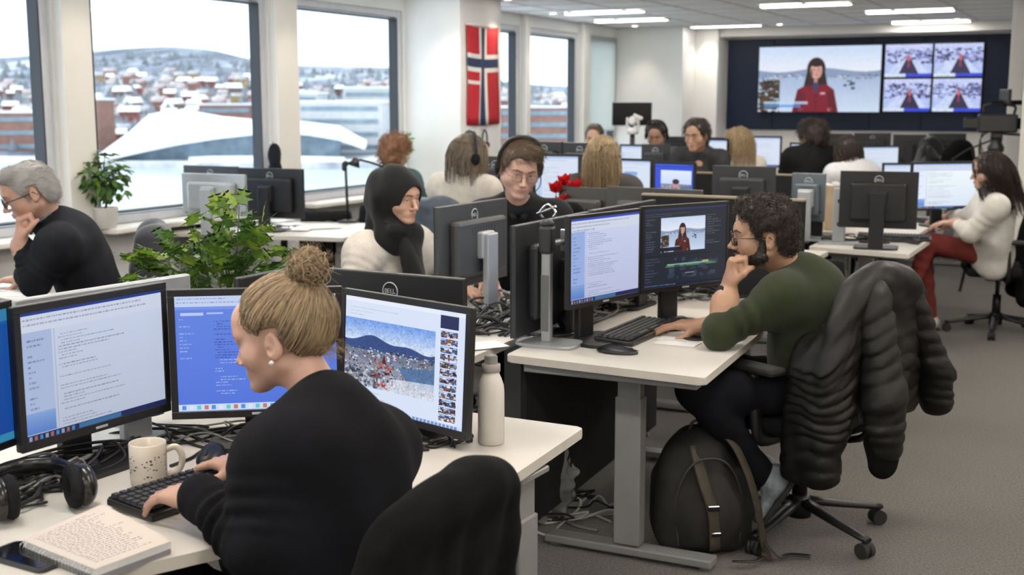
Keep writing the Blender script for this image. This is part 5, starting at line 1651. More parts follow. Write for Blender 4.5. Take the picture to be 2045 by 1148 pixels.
for i, pts in enumerate(([(500, 862), (440, 880), (400, 902), (380, 915), (340, 930)], [(520, 850), (460, 858), (390, 880), (350, 884), (310, 880)], [(480, 880), (430, 895), (395, 890), (330, 870), (250, 880)], [(30, 930), (120, 905), (180, 915), (260, 900), (330, 870)])):
    cable([P(x, y, ZD + .004) for x, y in pts], .0035, CBK, ('thin black cable curling behind the mug', 'thin black cable running towards the blue-screen monitor', 'thin black cable looping between the mug and the monitor foot', 'thin black cable running behind the monitor foot to the picture edge')[i])
for i, pts in enumerate(([(1040, 1040), (1090, 1068), (1130, 1040), (1180, 1028), (1220, 1042)], [(1045, 1058), (1100, 1030), (1150, 1050), (1195, 1060)], [(1120, 985), (1160, 1000), (1140, 1030), (1090, 1045), (1050, 1030)])):
    cable([P(x, y, .006) for x, y in pts], .005, (CWH, CGR, CWH)[i], ('white cable curling on the carpet under the desk', 'grey cable lying across the carpet under the desk', 'white cable looping beside the plastic bag on the carpet')[i])
tangle(P(1100, 1020, 0), .22, .14, .05, 16, .005, [CBK, CWH], 'cable mess on the carpet under the desks', .4)
# clear plastic bag under the desk
BAG = bpy.data.materials.new('clear_plastic_film'); BAG.use_nodes = True
_n = BAG.node_tree; _p = _n.nodes['Principled BSDF']; _p.inputs['Base Color'].default_value = (.55, .56, .56, 1); _p.inputs['Roughness'].default_value = .18; _p.inputs['Alpha'].default_value = .45
F_ = Field((-.16, -.16, -.01), (.16, .16, .50), .009)
F_.ell((0, 0, .12), (.11, .10, .13), .05); F_.cone((0, 0, .2), (.02, .01, .42), .085, .06, .08); F_.noise(.014, 55, 3); F_.noise(.010, 110, 4); F_.cut((0, 0, 0), (0, 0, -1))
v, q = F_.mesh(); o = fast_mesh('plastic_bag', v, q, BAG); o.location = P(1085, 1030, 0.002); o.location.z = .002; tag(o, 'crumpled clear plastic bag of rubbish under the end of the desk', 'bag')
b = MB(); rng2 = random.Random(8)
for i in range(14): b.box((rng2.uniform(.03, .07), rng2.uniform(.02, .06), rng2.uniform(.004, .03)), (rng2.uniform(-.05, .05), rng2.uniform(-.05, .05), .03 + .2 * rng2.random()), Matrix.Rotation(rng2.uniform(0, 3), 3, (rng2.random(), rng2.random(), rng2.random() + .1)))
tag(b.build('crumpled_contents', [mat('grey_scraps', (.30, .30, .29), .6, col2=(.6, .58, .52), vscale=12)], o), kind='stuff')
# black modesty panels under the desks
def panel(a, e, z0, z1, label, name='desk_screen', th=.022, m=None):
    a, e = Vector((a[0], a[1])), Vector((e[0], e[1])); d = e - a
    root = empty(name, ((a.x + e.x) / 2, (a.y + e.y) / 2, z0), math.atan2(d.y, d.x), label, 'panel')
    b = MB(); b.box((d.length, th, z1 - z0), (0, 0, (z1 - z0) / 2), None, .004); b.build('board', m or mat('black_felt', (.008, .008, .009), .95, bump=.3, bscale=300, var=.3, vscale=30), root)
    b = MB(); b.box((d.length, th * 1.3, .012), (0, 0, z1 - z0), None, .003); b.build('top_trim', mat('beige_trim', (.30, .25, .18), .5), root)
    for s_ in (-1, 1):
        b = MB(); b.box((.03, .05, .02), (s_ * d.length * .4, 0, -.004), None, .003); b.build('bracket', STEEL, root)
    return root
panel((mTL + Vector((.06, .05, 0))).xy, (mTL + mdir + Vector((.05, 0, 0))).xy, .08, .69, 'black panel hanging below the desk behind the steel leg')
panel((h1 + Vector((-.03, .08, 0))).xy, (h4 + Vector((.1, .05, 0))).xy, .06, .69, 'black panel below the cable-strewn desk behind the front desk')
e0, e1 = mTR + mdir + Vector((.02, .03, 0)), mTL + mdir + Vector((-.02, .03, 0))
panel(e1.xy, e0.xy, .70, 1.165, 'black desk divider behind the head of the man in green')
panel(R(1.92, 3.1).xy, R(1.92, 4.1).xy, .70, 1.12, 'low divider with a pale top edge behind the grey monitor backs')
# ---------------------------------------------------------------- people
def nrm(v):
    v = Vector(v); return v / (v.length or 1)
SKINS = {}
def skin(nm, col, brow=(.05, .035, .025)):
    if nm not in SKINS:
        m = mat('skin_' + nm, col, 0.48, var=.10, vscale=22, bump=.12, bscale=260, spec=.4, sss=.12, detail=6)
        SKINS[nm] = [m, mat('lips_' + nm, tuple(c * k for c, k in zip(col, (.85, .55, .55))), .4, spec=.4), mat('eye_white', (.62, .60, .58), .2), mat('iris_dark', (.035, .025, .02), .12), mat('brow_' + nm, brow, .7)]
    return SKINS[nm]
class Bag:
    """gathers pieces of one skin into a single mesh"""
    def __init__(s): s.V, s.F, s.M, s.n = [], [], [], 0
    def add(s, v, q, mi=0):
        s.V.append(np.asarray(v)); s.F.append(np.asarray(q) + s.n)
        s.M.append(np.full(len(q), mi) if np.isscalar(mi) else mi); s.n += len(v)
    def build(s, name, mats, parent=None):
        return fast_mesh(name, np.concatenate(s.V), np.concatenate(s.F), mats, parent, True, None, np.concatenate(s.M))
def xf(v, M, c):
    """local (left, forward, up) -> place"""
    return np.asarray(v) @ np.array(M).T + np.array(c)
def frame(hf, up=(0, 0, 1), roll=0.0):
    hf = nrm(hf); l = nrm(Vector(up).cross(hf)); u = hf.cross(l)
    if roll:
        l, u = l * math.cos(roll) + u * math.sin(roll), u * math.cos(roll) - l * math.sin(roll)
    return np.array([[l.x, hf.x, u.x], [l.y, hf.y, u.y], [l.z, hf.z, u.z]])
CR_C, CR_R = np.array((0, -.012, .035)), np.array((.076, .098, .086))
def chin_up(v, male):
    k, m = (.17, .018) if male else (.25, .027)
    v = np.array(v); v[..., 2] += np.clip(k * (-.02 - v[..., 2]), 0, m)
    return v
def head_piece(bag, M, c, neck_base, res=.0035, male=True, sc=1.0, jaw=1.0, nose=1.0, lips=True, open_neck=.0, cheeks=0.0):
    Mi = np.array(M).T
    nb = Mi @ (np.array(neck_base) - np.array(c)) / sc
    nb = nb + nb / np.linalg.norm(nb) * (.02 if male else .03)
    lo = np.minimum((-.105, -.13, -.135), nb - .075); hi = np.maximum((.105, .135, .135), nb + .075)
    lo[2] = nb[2] - .02
    F_ = Field(lo, hi, res)
    F_.ell(CR_C, CR_R, 0); F_.ell((0, .027, -.03), (.062 * jaw, .064, .085), .03)
    for s_ in (-1, 1):
        F_.cone((s_ * .050 * jaw, -.002, -.055), (s_ * .014, .076, -.104), .020, .016, .03)
        F_.ell((s_ * (.041 + cheeks * .1), .054, -.022), (.026 + cheeks, .025, .028 + cheeks), .036)
        F_.cone((s_ * .008, .092, .030), (s_ * .046, .076, .027), .0075 if male else .005, .006, .012)
    F_.ell((0, .076, -.106), (.022 if male else .018, .019, .016), .02)
    F_.ell((0, .079, .055), (.045, .018, .035), .04)
    F_.ell((0, .080, -.066), (.030, .020, .022), .02)
    for s_ in (-1, 1):
        F_.ell((s_ * .031, .100, .008), (.017, .014, .011), .012, 'sub')
    n = nose
    F_.cone((0, .090, .022), (0, .090 + .024 * n, -.024), .0075, .0095, .010)
    F_.ell((0, .092 + .024 * n, -.029), (.0105, .010, .0095), .008)
    for s_ in (-1, 1):
        F_.ell((s_ * .0115, .092 + .011 * n, -.034), (.0075, .011, .0075), .006)
        F_.ell((s_ * .006, .094 + .017 * n, -.0415), (.0035, .005, .003), .003, 'sub')
        F_.ell((s_ * .031, .0815, .0145), (.0155, .0125, .0075), .005); F_.ell((s_ * .031, .081, .0005), (.014, .0115, .0050), .005)
    if lips:
        F_.cone((-.019, .090, -.064), (0, .0985, -.0605), .003, .0062, .006); F_.cone((.019, .090, -.064), (0, .0985, -.0605), .003, .0062, .006)
        F_.cone((-.017, .090, -.067), (0, .0965, -.0715), .003, .0072, .006); F_.cone((.017, .090, -.067), (0, .0965, -.0715), .003, .0072, .006)
        F_.cone((-.02, .103, -.0662), (.02, .103, -.0662), .0012, .0012, .002, 'sub')
    # neck
    r_ = .053 if male else .044
    F_.cone((0, -.022, -.05), nb + np.array((0, 0, -.01)), r_, r_ * 1.06, .035)
    F_.cone((.0, .016 if male else .002, -.085), nb + np.array((0, .030 if male else .022, 0)), .022 if male else .018, .02, .04)
    for s_ in (-1, 1):
        e = (s_ * .0795, -.012, -.004); ry = np.array([[math.cos(.35), s_ * math.sin(.35), 0], [-s_ * math.sin(.35), math.cos(.35), 0], [0, 0, 1]])
        F_.ell(e, (.0085, .018, .031), .006, rot=ry)
        F_.ell((s_ * .0795, -.008, -.026), (.007, .010, .012), .006)
        F_.ell((s_ * .0895, -.009, .004), (.006, .0095, .017), .004, 'sub', rot=ry)
        F_.ell((s_ * .088, -.004, -.010), (.006, .006, .008), .004, 'sub')
    v, q = F_.mesh()
    v = relax(v, q, 1, .35)
    cen = v[q].mean(1)
    mi = np.zeros(len(q), int)
    if lips:
        d = ((cen[:, 0] / .0215) ** 2 + ((cen[:, 2] + .0662) / (.0098 * (1.0 - .25 * np.abs(cen[:, 0]) / .02))) ** 2)
        mi[(d < 1) & (cen[:, 1] > .086)] = 1
    ax_ = np.abs(cen[:, 0]); zb = np.interp(ax_, [.010, .034, .054], [.0265, .0330, .0275]); th_ = np.interp(ax_, [.010, .034, .054], [.0038, .0034, .0016]) * (1.0 if male else .75)
    mi[(np.abs(cen[:, 2] - zb) < th_) & (ax_ > .012) & (ax_ < .053) & (cen[:, 1] > .06)] = 4
    v = chin_up(v, male)
    bag.add(xf(v * sc, M, c), q, mi)
    # eyes
    for s_ in (-1, 1):
        bm2 = bmesh.new(); bmesh.ops.create_uvsphere(bm2, u_segments=20, v_segments=14, radius=.0122)
        vv = np.array([p.co for p in bm2.verts]); vv = np.stack([vv[:, 0], vv[:, 2], -vv[:, 1]], 1)
        tri = []; mm = []
        bmesh.ops.triangulate(bm2, faces=bm2.faces[:])
        bm2.verts.ensure_lookup_table(); bm2.verts.index_update()
        for f in bm2.faces:
            i = [x.index for x in f.verts]; tri.append((i[0], i[1], i[2], i[2])); y = np.mean([vv[k][1] for k in i]); mm.append(3 if y > .0107 else 2)
        vv = vv + np.array((s_ * .031, .0775, .0062))
        tri = np.array(tri)
        bm2.free()
        mids = (vv[tri[:, 0]] + vv[tri[:, 2]]) / 2; k0 = len(vv); vv2 = np.concatenate([vv, mids])
        tri2 = np.stack([tri[:, 0], tri[:, 1], tri[:, 2], k0 + np.arange(len(tri))], 1)
        bag.add(xf(vv2 * sc, M, c), tri2, np.array(mm))
    return nb
def hand_piece(bag, wrist, Dd, N, thumb, curls=(.5, .55, .6, .65), tc=.5, sc=1.0, res=.003, elbow=None, spread=.08, thumb_in=.3, r_el=.040, wr=.027, th3=None, fist=False):
    """Dd: finger direction, N: the way the palm faces, thumb: +1/-1 side along N x D; elbow: bare forearm up to there"""
    Dd = nrm(Dd); N = nrm(Vector(N) - Dd * Vector(N).dot(Dd)); S = nrm(N.cross(Dd)) * thumb
    M = np.array([[S.x, Dd.x, -N.x], [S.y, Dd.y, -N.y], [S.z, Dd.z, -N.z]])
    Mi = M.T
    lo, hi = np.array((-.075, -.03, -.12)), np.array((.10, .20, .05))
    if elbow is not None:
        el = Mi @ (np.array(elbow) - np.array(wrist)) / sc
        lo = np.minimum(lo, el - .06); hi = np.maximum(hi, el + .06)
    F_ = Field(lo, hi, res)
    F_.box((0, .045, 0), (.037, .045, .0125), .012, 0)
    F_.ell((.026, .03, -.008), (.018, .032, .015), .015); F_.ell((-.026, .035, -.006), (.014, .035, .014), .012)
    if fist: F_.ell((.004, .078, -.022), (.030, .026, .020), .008); F_.ell((.0, .098, -.024), (.024, .016, .016), .006)
    F_.cone((0, -.02, 0), (0, .02, 0), wr * .95, .024, .03, flat=((0, 0, 1), .8))
    if elbow is not None:
        F_.cone((0, -.015, 0), el * .35, wr, r_el * .92, .02); F_.cone(el * .35, el, r_el * .92, r_el, .03)
    base = [(.029, .088, 0), (.0095, .093, .001), (-.0105, .089, 0), (-.029, .080, -.002)]
    lens = [(.040, .026, .021), (.045, .029, .022), (.041, .027, .021), (.032, .020, .019)]
    rad = [.0092, .0095, .0090, .0080]
    for i in range(4):
        p = np.array(base[i]); cu = curls[i]; sp = spread * (1.5 - i) / 1.5
        F_.cone((base[i][0] * .5, .03, 0), p, .011, rad[i] + .001, .008)
        F_.ell(p + np.array((0, 0, .0035)), (.0095, .0095, .008), .006)
        ang = 0
        for j, L in enumerate(lens[i]):
            ang += cu * (0.95, 1.25, .8)[j]
            d = np.array((math.sin(sp) * math.cos(ang), math.cos(ang) * math.cos(sp), -math.sin(ang)))
            q_ = p + d * L
            F_.cone(p, q_, rad[i] * (1 - .06 * j), rad[i] * (.95 - .08 * j), .0022)
            p = q_
    p = np.array((.030, .022, -.008)); 
    a0, zt, tc = th3 or (.85 - thumb_in * .8, -.35 - thumb_in, tc)
    d = nrm((math.sin(a0), math.cos(a0), zt)); q_ = p + np.array(d) * .042; F_.cone(p, q_, .0145, .0115, .010)
    a1 = a0 - tc * .7; d = nrm((math.sin(a1), math.cos(a1), zt * .85)); p, q_ = q_, q_ + np.array(d) * .032; F_.cone(p, q_, .0112, .0102, .004)
    a2 = a1 - tc * .7; d = nrm((math.sin(a2), math.cos(a2), zt * .7)); p, q_ = q_, q_ + np.array(d) * .026; F_.cone(p, q_, .0102, .0085, .003)
    v, q = F_.mesh(); v = relax(v, q, 1, .3)
    if np.linalg.det(M) < 0: q = q[:, ::-1]
    bag.add(xf(v * sc, M, wrist), q, 0)
def sweater(parent, m, pel, neck, f, sh, arms, res=.008, bulk=1.0, bust=0.0, collar=True, cuff=1.0, seed=1, name='jumper', low=-.06, sleeve=.0, hunch=.0, folds=.004, headc=None, rib=True, arm_r=1.0, shz=-.045):
    """arms: [(shoulder, elbow, wrist, fraction of the forearm that is covered)]"""
    pel, neck = Vector(pel), Vector(neck); a = nrm(neck - pel); L = (neck - pel).length; l = nrm(Vector((0, 0, 1)).cross(Vector(f))); fw = l.cross(a)
    rot = np.array([[l.x, fw.x, a.x], [l.y, fw.y, a.y], [l.z, fw.z, a.z]])
    pts = [pel, neck] + [p for ar in arms for p in ar[:3]]
    lo = np.min([tuple(p) for p in pts], 0) - .22; hi = np.max([tuple(p) for p in pts], 0) + .22
    lo[2] = min(p[2] for p in pts) - .16; hi[2] = max(p[2] for p in pts) + .10
    F_ = Field(lo, hi, res)
    at = lambda t, d=0.0, s_=0.0: tuple(pel + a * (t * L) + fw * d + l * s_)
    b = bulk
    F_.ell(at(.02), (.178 * b, .125 * b, .13), 0, rot=rot)
    F_.ell(at(.30, .012 - hunch * .3), (.160 * b, .122 * b, .17), .06, rot=rot)
    F_.ell(at(.64, .005 - hunch), (.168 * b, .120 * b, .19), .07, rot=rot)
    F_.ell(at(.84, -.022 - hunch), (.160 * b, .085 * b, .10), .06, rot=rot)
    if bust:
        for s_ in (-1, 1): F_.ell(at(.62, .095, s_ * .072), (.068, .060 * bust, .072), .05, rot=rot)
    for (s_, e, w, fr) in arms:
        s_, e, w = Vector(s_), Vector(e), Vector(w)
        F_.cone(tuple(neck + a * .0 - fw * .012), tuple(s_ + Vector((0, 0, .004))), .050 * b, .052 * b, .085)
        F_.ell(tuple(s_), (.056 * b,) * 3, .06)
        F_.cone(tuple(s_), tuple(e), .058 * b * arm_r, .052 * arm_r, .075, rings=(4.5, folds, seed))
        F_.ell(tuple(e), (.052 * arm_r,) * 3, .02)
        c = e.lerp(w, fr)
        F_.cone(tuple(e), tuple(c), .052 * arm_r, .052 * arm_r - (.012 if sleeve == 0 else -.002) * fr, .025, rings=(6 if sleeve == 0 else 4, folds * 1.1, seed + 2))
        if rib:
            d = (w - e).normalized(); F_.cone(tuple(c - d * .035), tuple(c + d * .004), .040 * arm_r + sleeve, .0385 * arm_r + sleeve, .008)
    if collar:
        up = nrm((Vector(headc) - neck) if headc is not None else a); x = nrm(l); y = up.cross(x)
        cc = neck + up * .022
        n = 14; R_ = collar if not isinstance(collar, bool) else .062
        for k in range(n):
            p = lambda t: tuple(cc + x * (R_ * math.cos(t)) + y * (R_ * 1.05 * math.sin(t)))
            F_.cone(p(k * 6.2832 / n), p((k + 1) * 6.2832 / n), .0135, .0135, .016)
    for nn in (18, 37): F_.noise(folds * .55, nn, seed + nn, aniso=(1, 1, .55))
    v, q = F_.mesh()
    return fast_mesh(name, relax(v, q, 3), q, m, parent)
def trousers(parent, m, pel, f, legs, res=.01, bulk=1.0, name='trousers', seed=3):
    pel = Vector(pel); l = nrm(Vector((0, 0, 1)).cross(Vector(f)))
    pts = [pel] + [Vector(p) for lg in legs for p in lg[:3]]
    lo = np.min([tuple(p) for p in pts], 0) - .18; hi = np.max([tuple(p) for p in pts], 0) + .16
    F_ = Field(lo, hi, res)
    F_.ell(tuple(pel), (.165 * bulk, .135 * bulk, .115), 0, rot=np.array([[l.x, f[0], 0], [l.y, f[1], 0], [0, 0, 1.0]]))
    for h, k, an in legs:
        F_.cone(tuple(h), tuple(k), .088 * bulk, .064 * bulk, .05, rings=(3, .004, seed)); F_.cone(tuple(k), tuple(an), .062 * bulk, .047 * bulk, .03, rings=(5, .004, seed + 1))
    F_.noise(.0035, 25, seed)
    v, q = F_.mesh()
    return fast_mesh(name, relax(v, q, 1), q, m, parent)
def shoes(parent, m, legs, toes, res=.006, sole=None):
    for (h, k, an), t in zip(legs, toes):
        an, t = Vector(an), nrm(t); side = nrm(t.cross(Vector((0, 0, 1)))); up = side.cross(t)
        M = np.array([[side.x, t.x, up.x], [side.y, t.y, up.y], [side.z, t.z, up.z]])
        F_ = Field((-.07, -.10, -.11), (.07, .22, .07), res)
        F_.ell((0, -.01, -.045), (.042, .062, .045), .02); F_.cone((0, 0, -.05), (0, .13, -.068), .042, .036, .03, flat=((0, 0, 1), .7)); F_.cone((0, 0, .02), (0, 0, -.04), .042, .044, .03); F_.cut((0, 0, -.092), (0, 0, -1))
        v, q = F_.mesh(); o = fast_mesh('shoe', xf(relax(v, q, 1), M, an), q, m, parent)
        S_ = Field((-.07, -.10, -.12), (.07, .22, -.05), res); S_.ell((0, -.01, -.085), (.044, .066, .02), .02); S_.cone((0, 0, -.085), (0, .135, -.085), .044, .040, .03); S_.cut((0, 0, -.098), (0, 0, -1)); S_.cut((0, 0, -.080), (0, 0, 1))
        v, q = S_.mesh(); fast_mesh('sole', xf(v, M, an), q, sole or RUBBER, o)
# ---- hair
HL_Y = [-.13, -.075, -.040, -.030, .012, .020, .032, .050, .075, .11]
HL_Z = [-.085, -.075, -.035, .030, .032, -.010, .0, .040, .080, .105]
def cap_field(grow=.010, res=.005, hl=None, extra=None, lo=(-.14, -.17, -.14), hi=(.14, .15, .17), soft=.7, nape=True):
    F_ = Field(lo, hi, res); F_.ell(CR_C, CR_R + grow, 0)
    if nape: F_.ell((0, -.05, -.02), (.058 + grow, .055 + grow, .06), .03)
    if extra: extra(F_)
    hy, hz = hl or (HL_Y, HL_Z)
    F_.warp(lambda X, Y, Z: 0); X, Y, Z = F_.grid()
    zm = np.interp(Y, hy, hz)
    F_.f = np.maximum(F_.f, (zm - Z) * soft)
    return F_
def hair_mat(nm, c0, c1, rough=.45):
    key = 'hair_' + nm
    if key in MATS: return MATS[key]
    m = mat(key, c0, rough, spec=.45)
    nt = m.node_tree; b = nt.nodes['Principled BSDF']
    at = nt.nodes.new('ShaderNodeAttribute'); at.attribute_name = 'shade'
    r = nt.nodes.new('ShaderNodeValToRGB'); r.color_ramp.elements[0].color = (*c0, 1); r.color_ramp.elements[1].color = (*c1, 1)
    nt.links.new(at.outputs['Fac'], r.inputs[0]); nt.links.new(r.outputs[0], b.inputs['Base Color'])
    return m
def surf_points(v, q, n, rng, pred=None):
    cen = v[q].mean(1); nm = np.cross(v[q[:, 1]] - v[q[:, 0]], v[q[:, 2]] - v[q[:, 0]]); nm /= np.linalg.norm(nm, axis=1, keepdims=True) + 1e-12
    ok = np.arange(len(q)) if pred is None else np.where(pred(cen, nm))[0]
    i = ok[rng.randint(0, len(ok), n)]
    a, b = rng.rand(n, 1), rng.rand(n, 1)
    p = (v[q[i, 0]] * (1 - a) + v[q[i, 1]] * a) * (1 - b) + (v[q[i, 3]] * (1 - a) + v[q[i, 2]] * a) * b
    return p, nm[i]
def strand_obj(name, S, rad, M, c, m, parent, sc=1.0, rng=None, sides=3, taper=True):
    n, k, _ = S.shape
    r = np.full((n, k), rad) if np.isscalar(rad) else rad
    if taper: r = r * np.linspace(1, .45, k)[None]
    v, q = strands_mesh(S, r, sides)
    sh = (rng or np.random).rand(n); at = np.repeat(sh, k * sides)
    return fast_mesh(name, xf(v * sc, M, c), q, m, parent, True, {'shade': at})
def on_skull(P_, grow):
    d = (P_ - CR_C) / (CR_R + grow); r = np.linalg.norm(d, axis=-1, keepdims=True)
    return CR_C + (CR_R + grow) * d / np.maximum(r, 1e-6)
def hair_short(parent, M, c, m, sc=1.0, n=2600, L=.035, grow=.012, curl=0.0, seed=1, res=.005, hl=None, lift=.06, rad=.0008, flow=None, noise=.003, extra=None, k=7, mess=.22):
    rng = np.random.RandomState(seed)
    F_ = cap_field(grow, res, hl, extra); F_.noise(noise, 90, seed); v, q = F_.mesh(); v = relax(v, q, 1)
    o = fast_mesh('hair', xf(v * sc, M, c), q, m, parent, True, {'shade': np.full(len(v), .25)})
    if n:
        p, nn = surf_points(v, q, n, rng, lambda cc, nm: (np.einsum('ij,ij->i', cc - CR_C, nm) > 0))
        fl = flow(p) if flow else np.stack([.25 * np.sign(p[:, 0]) + 0 * p[:, 0], -.2 - p[:, 1] * 3, -.9 + 0 * p[:, 0]], 1)
        fl = fl + mess * rng.randn(n, 3)
        fl -= nn * np.einsum('ij,ij->i', fl, nn)[:, None]; fl /= np.linalg.norm(fl, axis=1, keepdims=True) + 1e-9
        t = np.linspace(0, 1, k)[None, :, None]
        LL = (L * (.6 + .7 * rng.rand(n)))[:, None, None]
        S = p[:, None] - nn[:, None] * .003 + fl[:, None] * LL * t + nn[:, None] * LL * lift * np.sin(t * 2.2)
        if curl:
            bi = np.cross(nn, fl); ph = rng.rand(n)[:, None, None] * 6.28
            S = S + curl * (np.sin(t * 9 + ph) * bi[:, None] + np.cos(t * 9 + ph) * nn[:, None]) * (t ** .5)
        strand_obj('hair_strands', S, rad, M, c, m, o, sc, rng)
    return o
def glasses(parent, M, c, m, sc=1.0, round_=.021, square=False, rim=.0014):
    b = MB()
    for s_ in (-1, 1):
        cc = Vector((s_ * .033, .112, .003))
        pts = []
        for k in range(28):
            a = 2 * math.pi * k / 28; ca, sa = math.cos(a), math.sin(a); e = .55 if square else 1
            pts.append(cc + Vector((round_ * 1.12 * abs(ca) ** e * np.sign(ca), -.10 * abs(s_ * .033 + round_ * ca) + .003, round_ * .92 * abs(sa) ** e * np.sign(sa))))
        b.tube(pts, rim, 6, True)
        b.tube([Vector((s_ * .056, .109, .008)), Vector((s_ * .072, .10, .010)), Vector((s_ * .082, .03, .008)), Vector((s_ * .084, -.01, .010)), Vector((s_ * .082, -.025, -.008))], rim * 1.05, 6)
    b.tube([Vector((-.0115, .110, .006)), Vector((0, .114, .009)), Vector((.0115, .110, .006))], rim, 6)
    for s_ in (-1, 1): b.tube([Vector((s_ * .0115, .110, .002)), Vector((s_ * .009, .104, -.008))], rim * .7, 5)
    me_o = b.build('glasses', m, parent)
    T = np.eye(4); T[:3, :3] = np.array(M) * sc; T[:3, 3] = c
    me_o.data.transform(Matrix(T.tolist()))
    b = MB()
    for s_ in (-1, 1):
        vs = []
        for k in range(24):
            a = 2 * math.pi * k / 24; x = s_ * .033 + round_ * 1.1 * math.cos(a)
            vs.append(b.bm.verts.new((x, .112 - .10 * abs(x) + .003, .003 + round_ * .9 * math.sin(a))))
        b.bm.faces.new(vs)
    ln = b.build('lens', glass('spectacle_lens', (.96, .97, .97), .08), me_o); ln.data.transform(Matrix(T.tolist()))
    return me_o
def core(bag, pel, neck, f, res=.02):
    """the trunk under the clothes"""
    pel, neck = Vector(pel), Vector(neck); a = nrm(neck - pel)
    F_ = Field(np.minimum(pel, neck) - .14, np.maximum(pel, neck) + .14, res)
    F_.cone(tuple(pel + a * .02), tuple(neck - a * .10), .095, .095, 0); F_.cone(tuple(neck - a * .12), tuple(neck), .07, .045, .05)
    v, q = F_.mesh(); bag.add(v, q, 0)
# ---------------------------------------------------------------- the people in the room
np.random.seed(2)
def V3(*a): return Vector(a)
def hip_pts(pel, f):
    l = nrm(Vector((0, 0, 1)).cross(Vector(f))); return Vector(pel) + l * .09, Vector(pel) - l * .09
NAVYK = mat('navy_knit', (0.0048, 0.0050, 0.0075), .95, var=.5, vscale=9, bump=.6, bscale=420, spec=.2)
GREENK = mat('green_knit', (0.022, 0.029, 0.0125), .92, var=.35, vscale=9, bump=.5, bscale=420, spec=.2, sheen=.12)
CREAMK = mat('cream_knit', (.66, .61, .54), .95, var=.12, vscale=16, bump=.9, bscale=260, spec=.2)
CHARK = mat('charcoal_knit', (.013, .0145, .019), .95, var=.4, vscale=10, bump=.5, bscale=420, spec=.2)
DENIM = mat('black_trousers', (.0042, .005, .008), .9, var=.4, vscale=12, bump=.3, bscale=300, spec=.2)
HIJ = mat('black_jersey', (.0042, .0042, .005), .85, var=.4, vscale=10, bump=.25, bscale=300, sheen=.10, spec=.3)
SHO = mat('grey_trainer', (.22, .25, .28), .7, var=.3, vscale=40, bump=.2, bscale=200)

# ---- the blonde woman with a bun, in front
SK = skin('fair', (.52, .325, .25), (.16, .11, .07))
W_c = D(569, 678, 2.42); W_hf = V3(-.966, .259, -.25); W_M = frame(W_hf, roll=.02)
W_neck = D(648, 818, 2.36); W_pel = V3(-.335, 2.205, .52); W_f = V3(-.80, .60, 0)
W_l = nrm(Vector((0, 0, 1)).cross(W_f))
bag = Bag(); head_piece(bag, W_M, W_c, W_neck, .0026, False, .97, jaw=.93, nose=.9)
shL = W_neck + W_l * .138 + V3(0, 0, -.075) - W_f * .01; shR = W_neck - W_l * .128 + V3(0, 0, -.105) - W_f * .02
wrL = P(398, 990, .800); elL = V3(-.475, 2.175, .74); wrR = V3(-.585, 2.575, .785); elR = V3(-.33, 2.55, .76)
hand_piece(bag, wrL, V3(-.84, .50, -.10), V3(0, .05, -1), 1, (.26, .28, .30, .32), .35, .95, .003, elL.lerp(wrL, .6), thumb_in=.1)
hand_piece(bag, wrR, V3(-.86, .50, -.05), V3(0, 0, -1), -1, (.30, .32, .34, .36), .35, .95, .003, elR.lerp(wrR, .6), thumb_in=.1)
core(bag, W_pel, W_neck, W_f)
W = bag.build('person', SK)
tag(W, 'blonde woman with a bun in a dark navy jumper typing at the front desk', 'person')
sweater(W, NAVYK, W_pel, W_neck, W_f, .16, [(shL, elL, wrL, .93), (shR, elR, wrR, .93)], .0065, 1.0, .7, True, seed=1, folds=.008, headc=W_c, hunch=.012, arm_r=1.02)
hL, hR = hip_pts(W_pel, W_f)
wl = [(hL, V3(-.70, 2.42, .56), V3(-.62, 2.40, .10)), (hR, V3(-.60, 2.62, .56), V3(-.60, 2.66, .10))]
trousers(W, DENIM, W_pel, W_f, wl, .012); shoes(W, SHO, wl, [V3(-.8, .6, 0), V3(-.8, .6, 0)], .008)
# hair: cap, swept strands, bun
HB = hair_mat('blonde', (.135, .098, .066), (.52, .385, .235), .42)
hlW = ([-.13, -.095, -.075, -.045, -.034, -.026, .014, .020, .030, .050, .075, .11], [-.015, -.022, -.045, -.040, -.020, .034, .034, .020, .038, .074, .100, .112])
rng_ = np.random.RandomState(5)
F_ = cap_field(.008, .004, hlW, nape=False); F_.noise(.0015, 120, 3); v, q = F_.mesh(); v = relax(v, q, 1)
hr = fast_mesh('hair', xf(v * .98, W_M, W_c), q, HB, W, True, {'shade': np.full(len(v), .12)})
BUNB = np.array((0, -.070, .098))
p, nn = surf_points(v, q, 4200, rng_, lambda cc, nm: np.einsum('ij,ij->i', cc - CR_C, nm) > 0)
k = 12; t = np.linspace(0, 1, k)[None, :, None]
S = p[:, None] * (1 - t) + BUNB * t
gr = .010 + .005 * np.sin(t * 2.6) + .004 * rng_.rand(len(p))[:, None, None]
S2 = on_skull(S, gr)
S = S2 * np.minimum(1, t * 5 + .0) + p[:, None] * (1 - np.minimum(1, t * 5))
S += (np.sin(t * 7 + 6.28 * rng_.rand(len(p))[:, None, None]) * .0018) * rng_.randn(len(p), 1, 3)
strand_obj('swept_strands', S, .00085, W_M, W_c, HB, hr, .98, rng_)
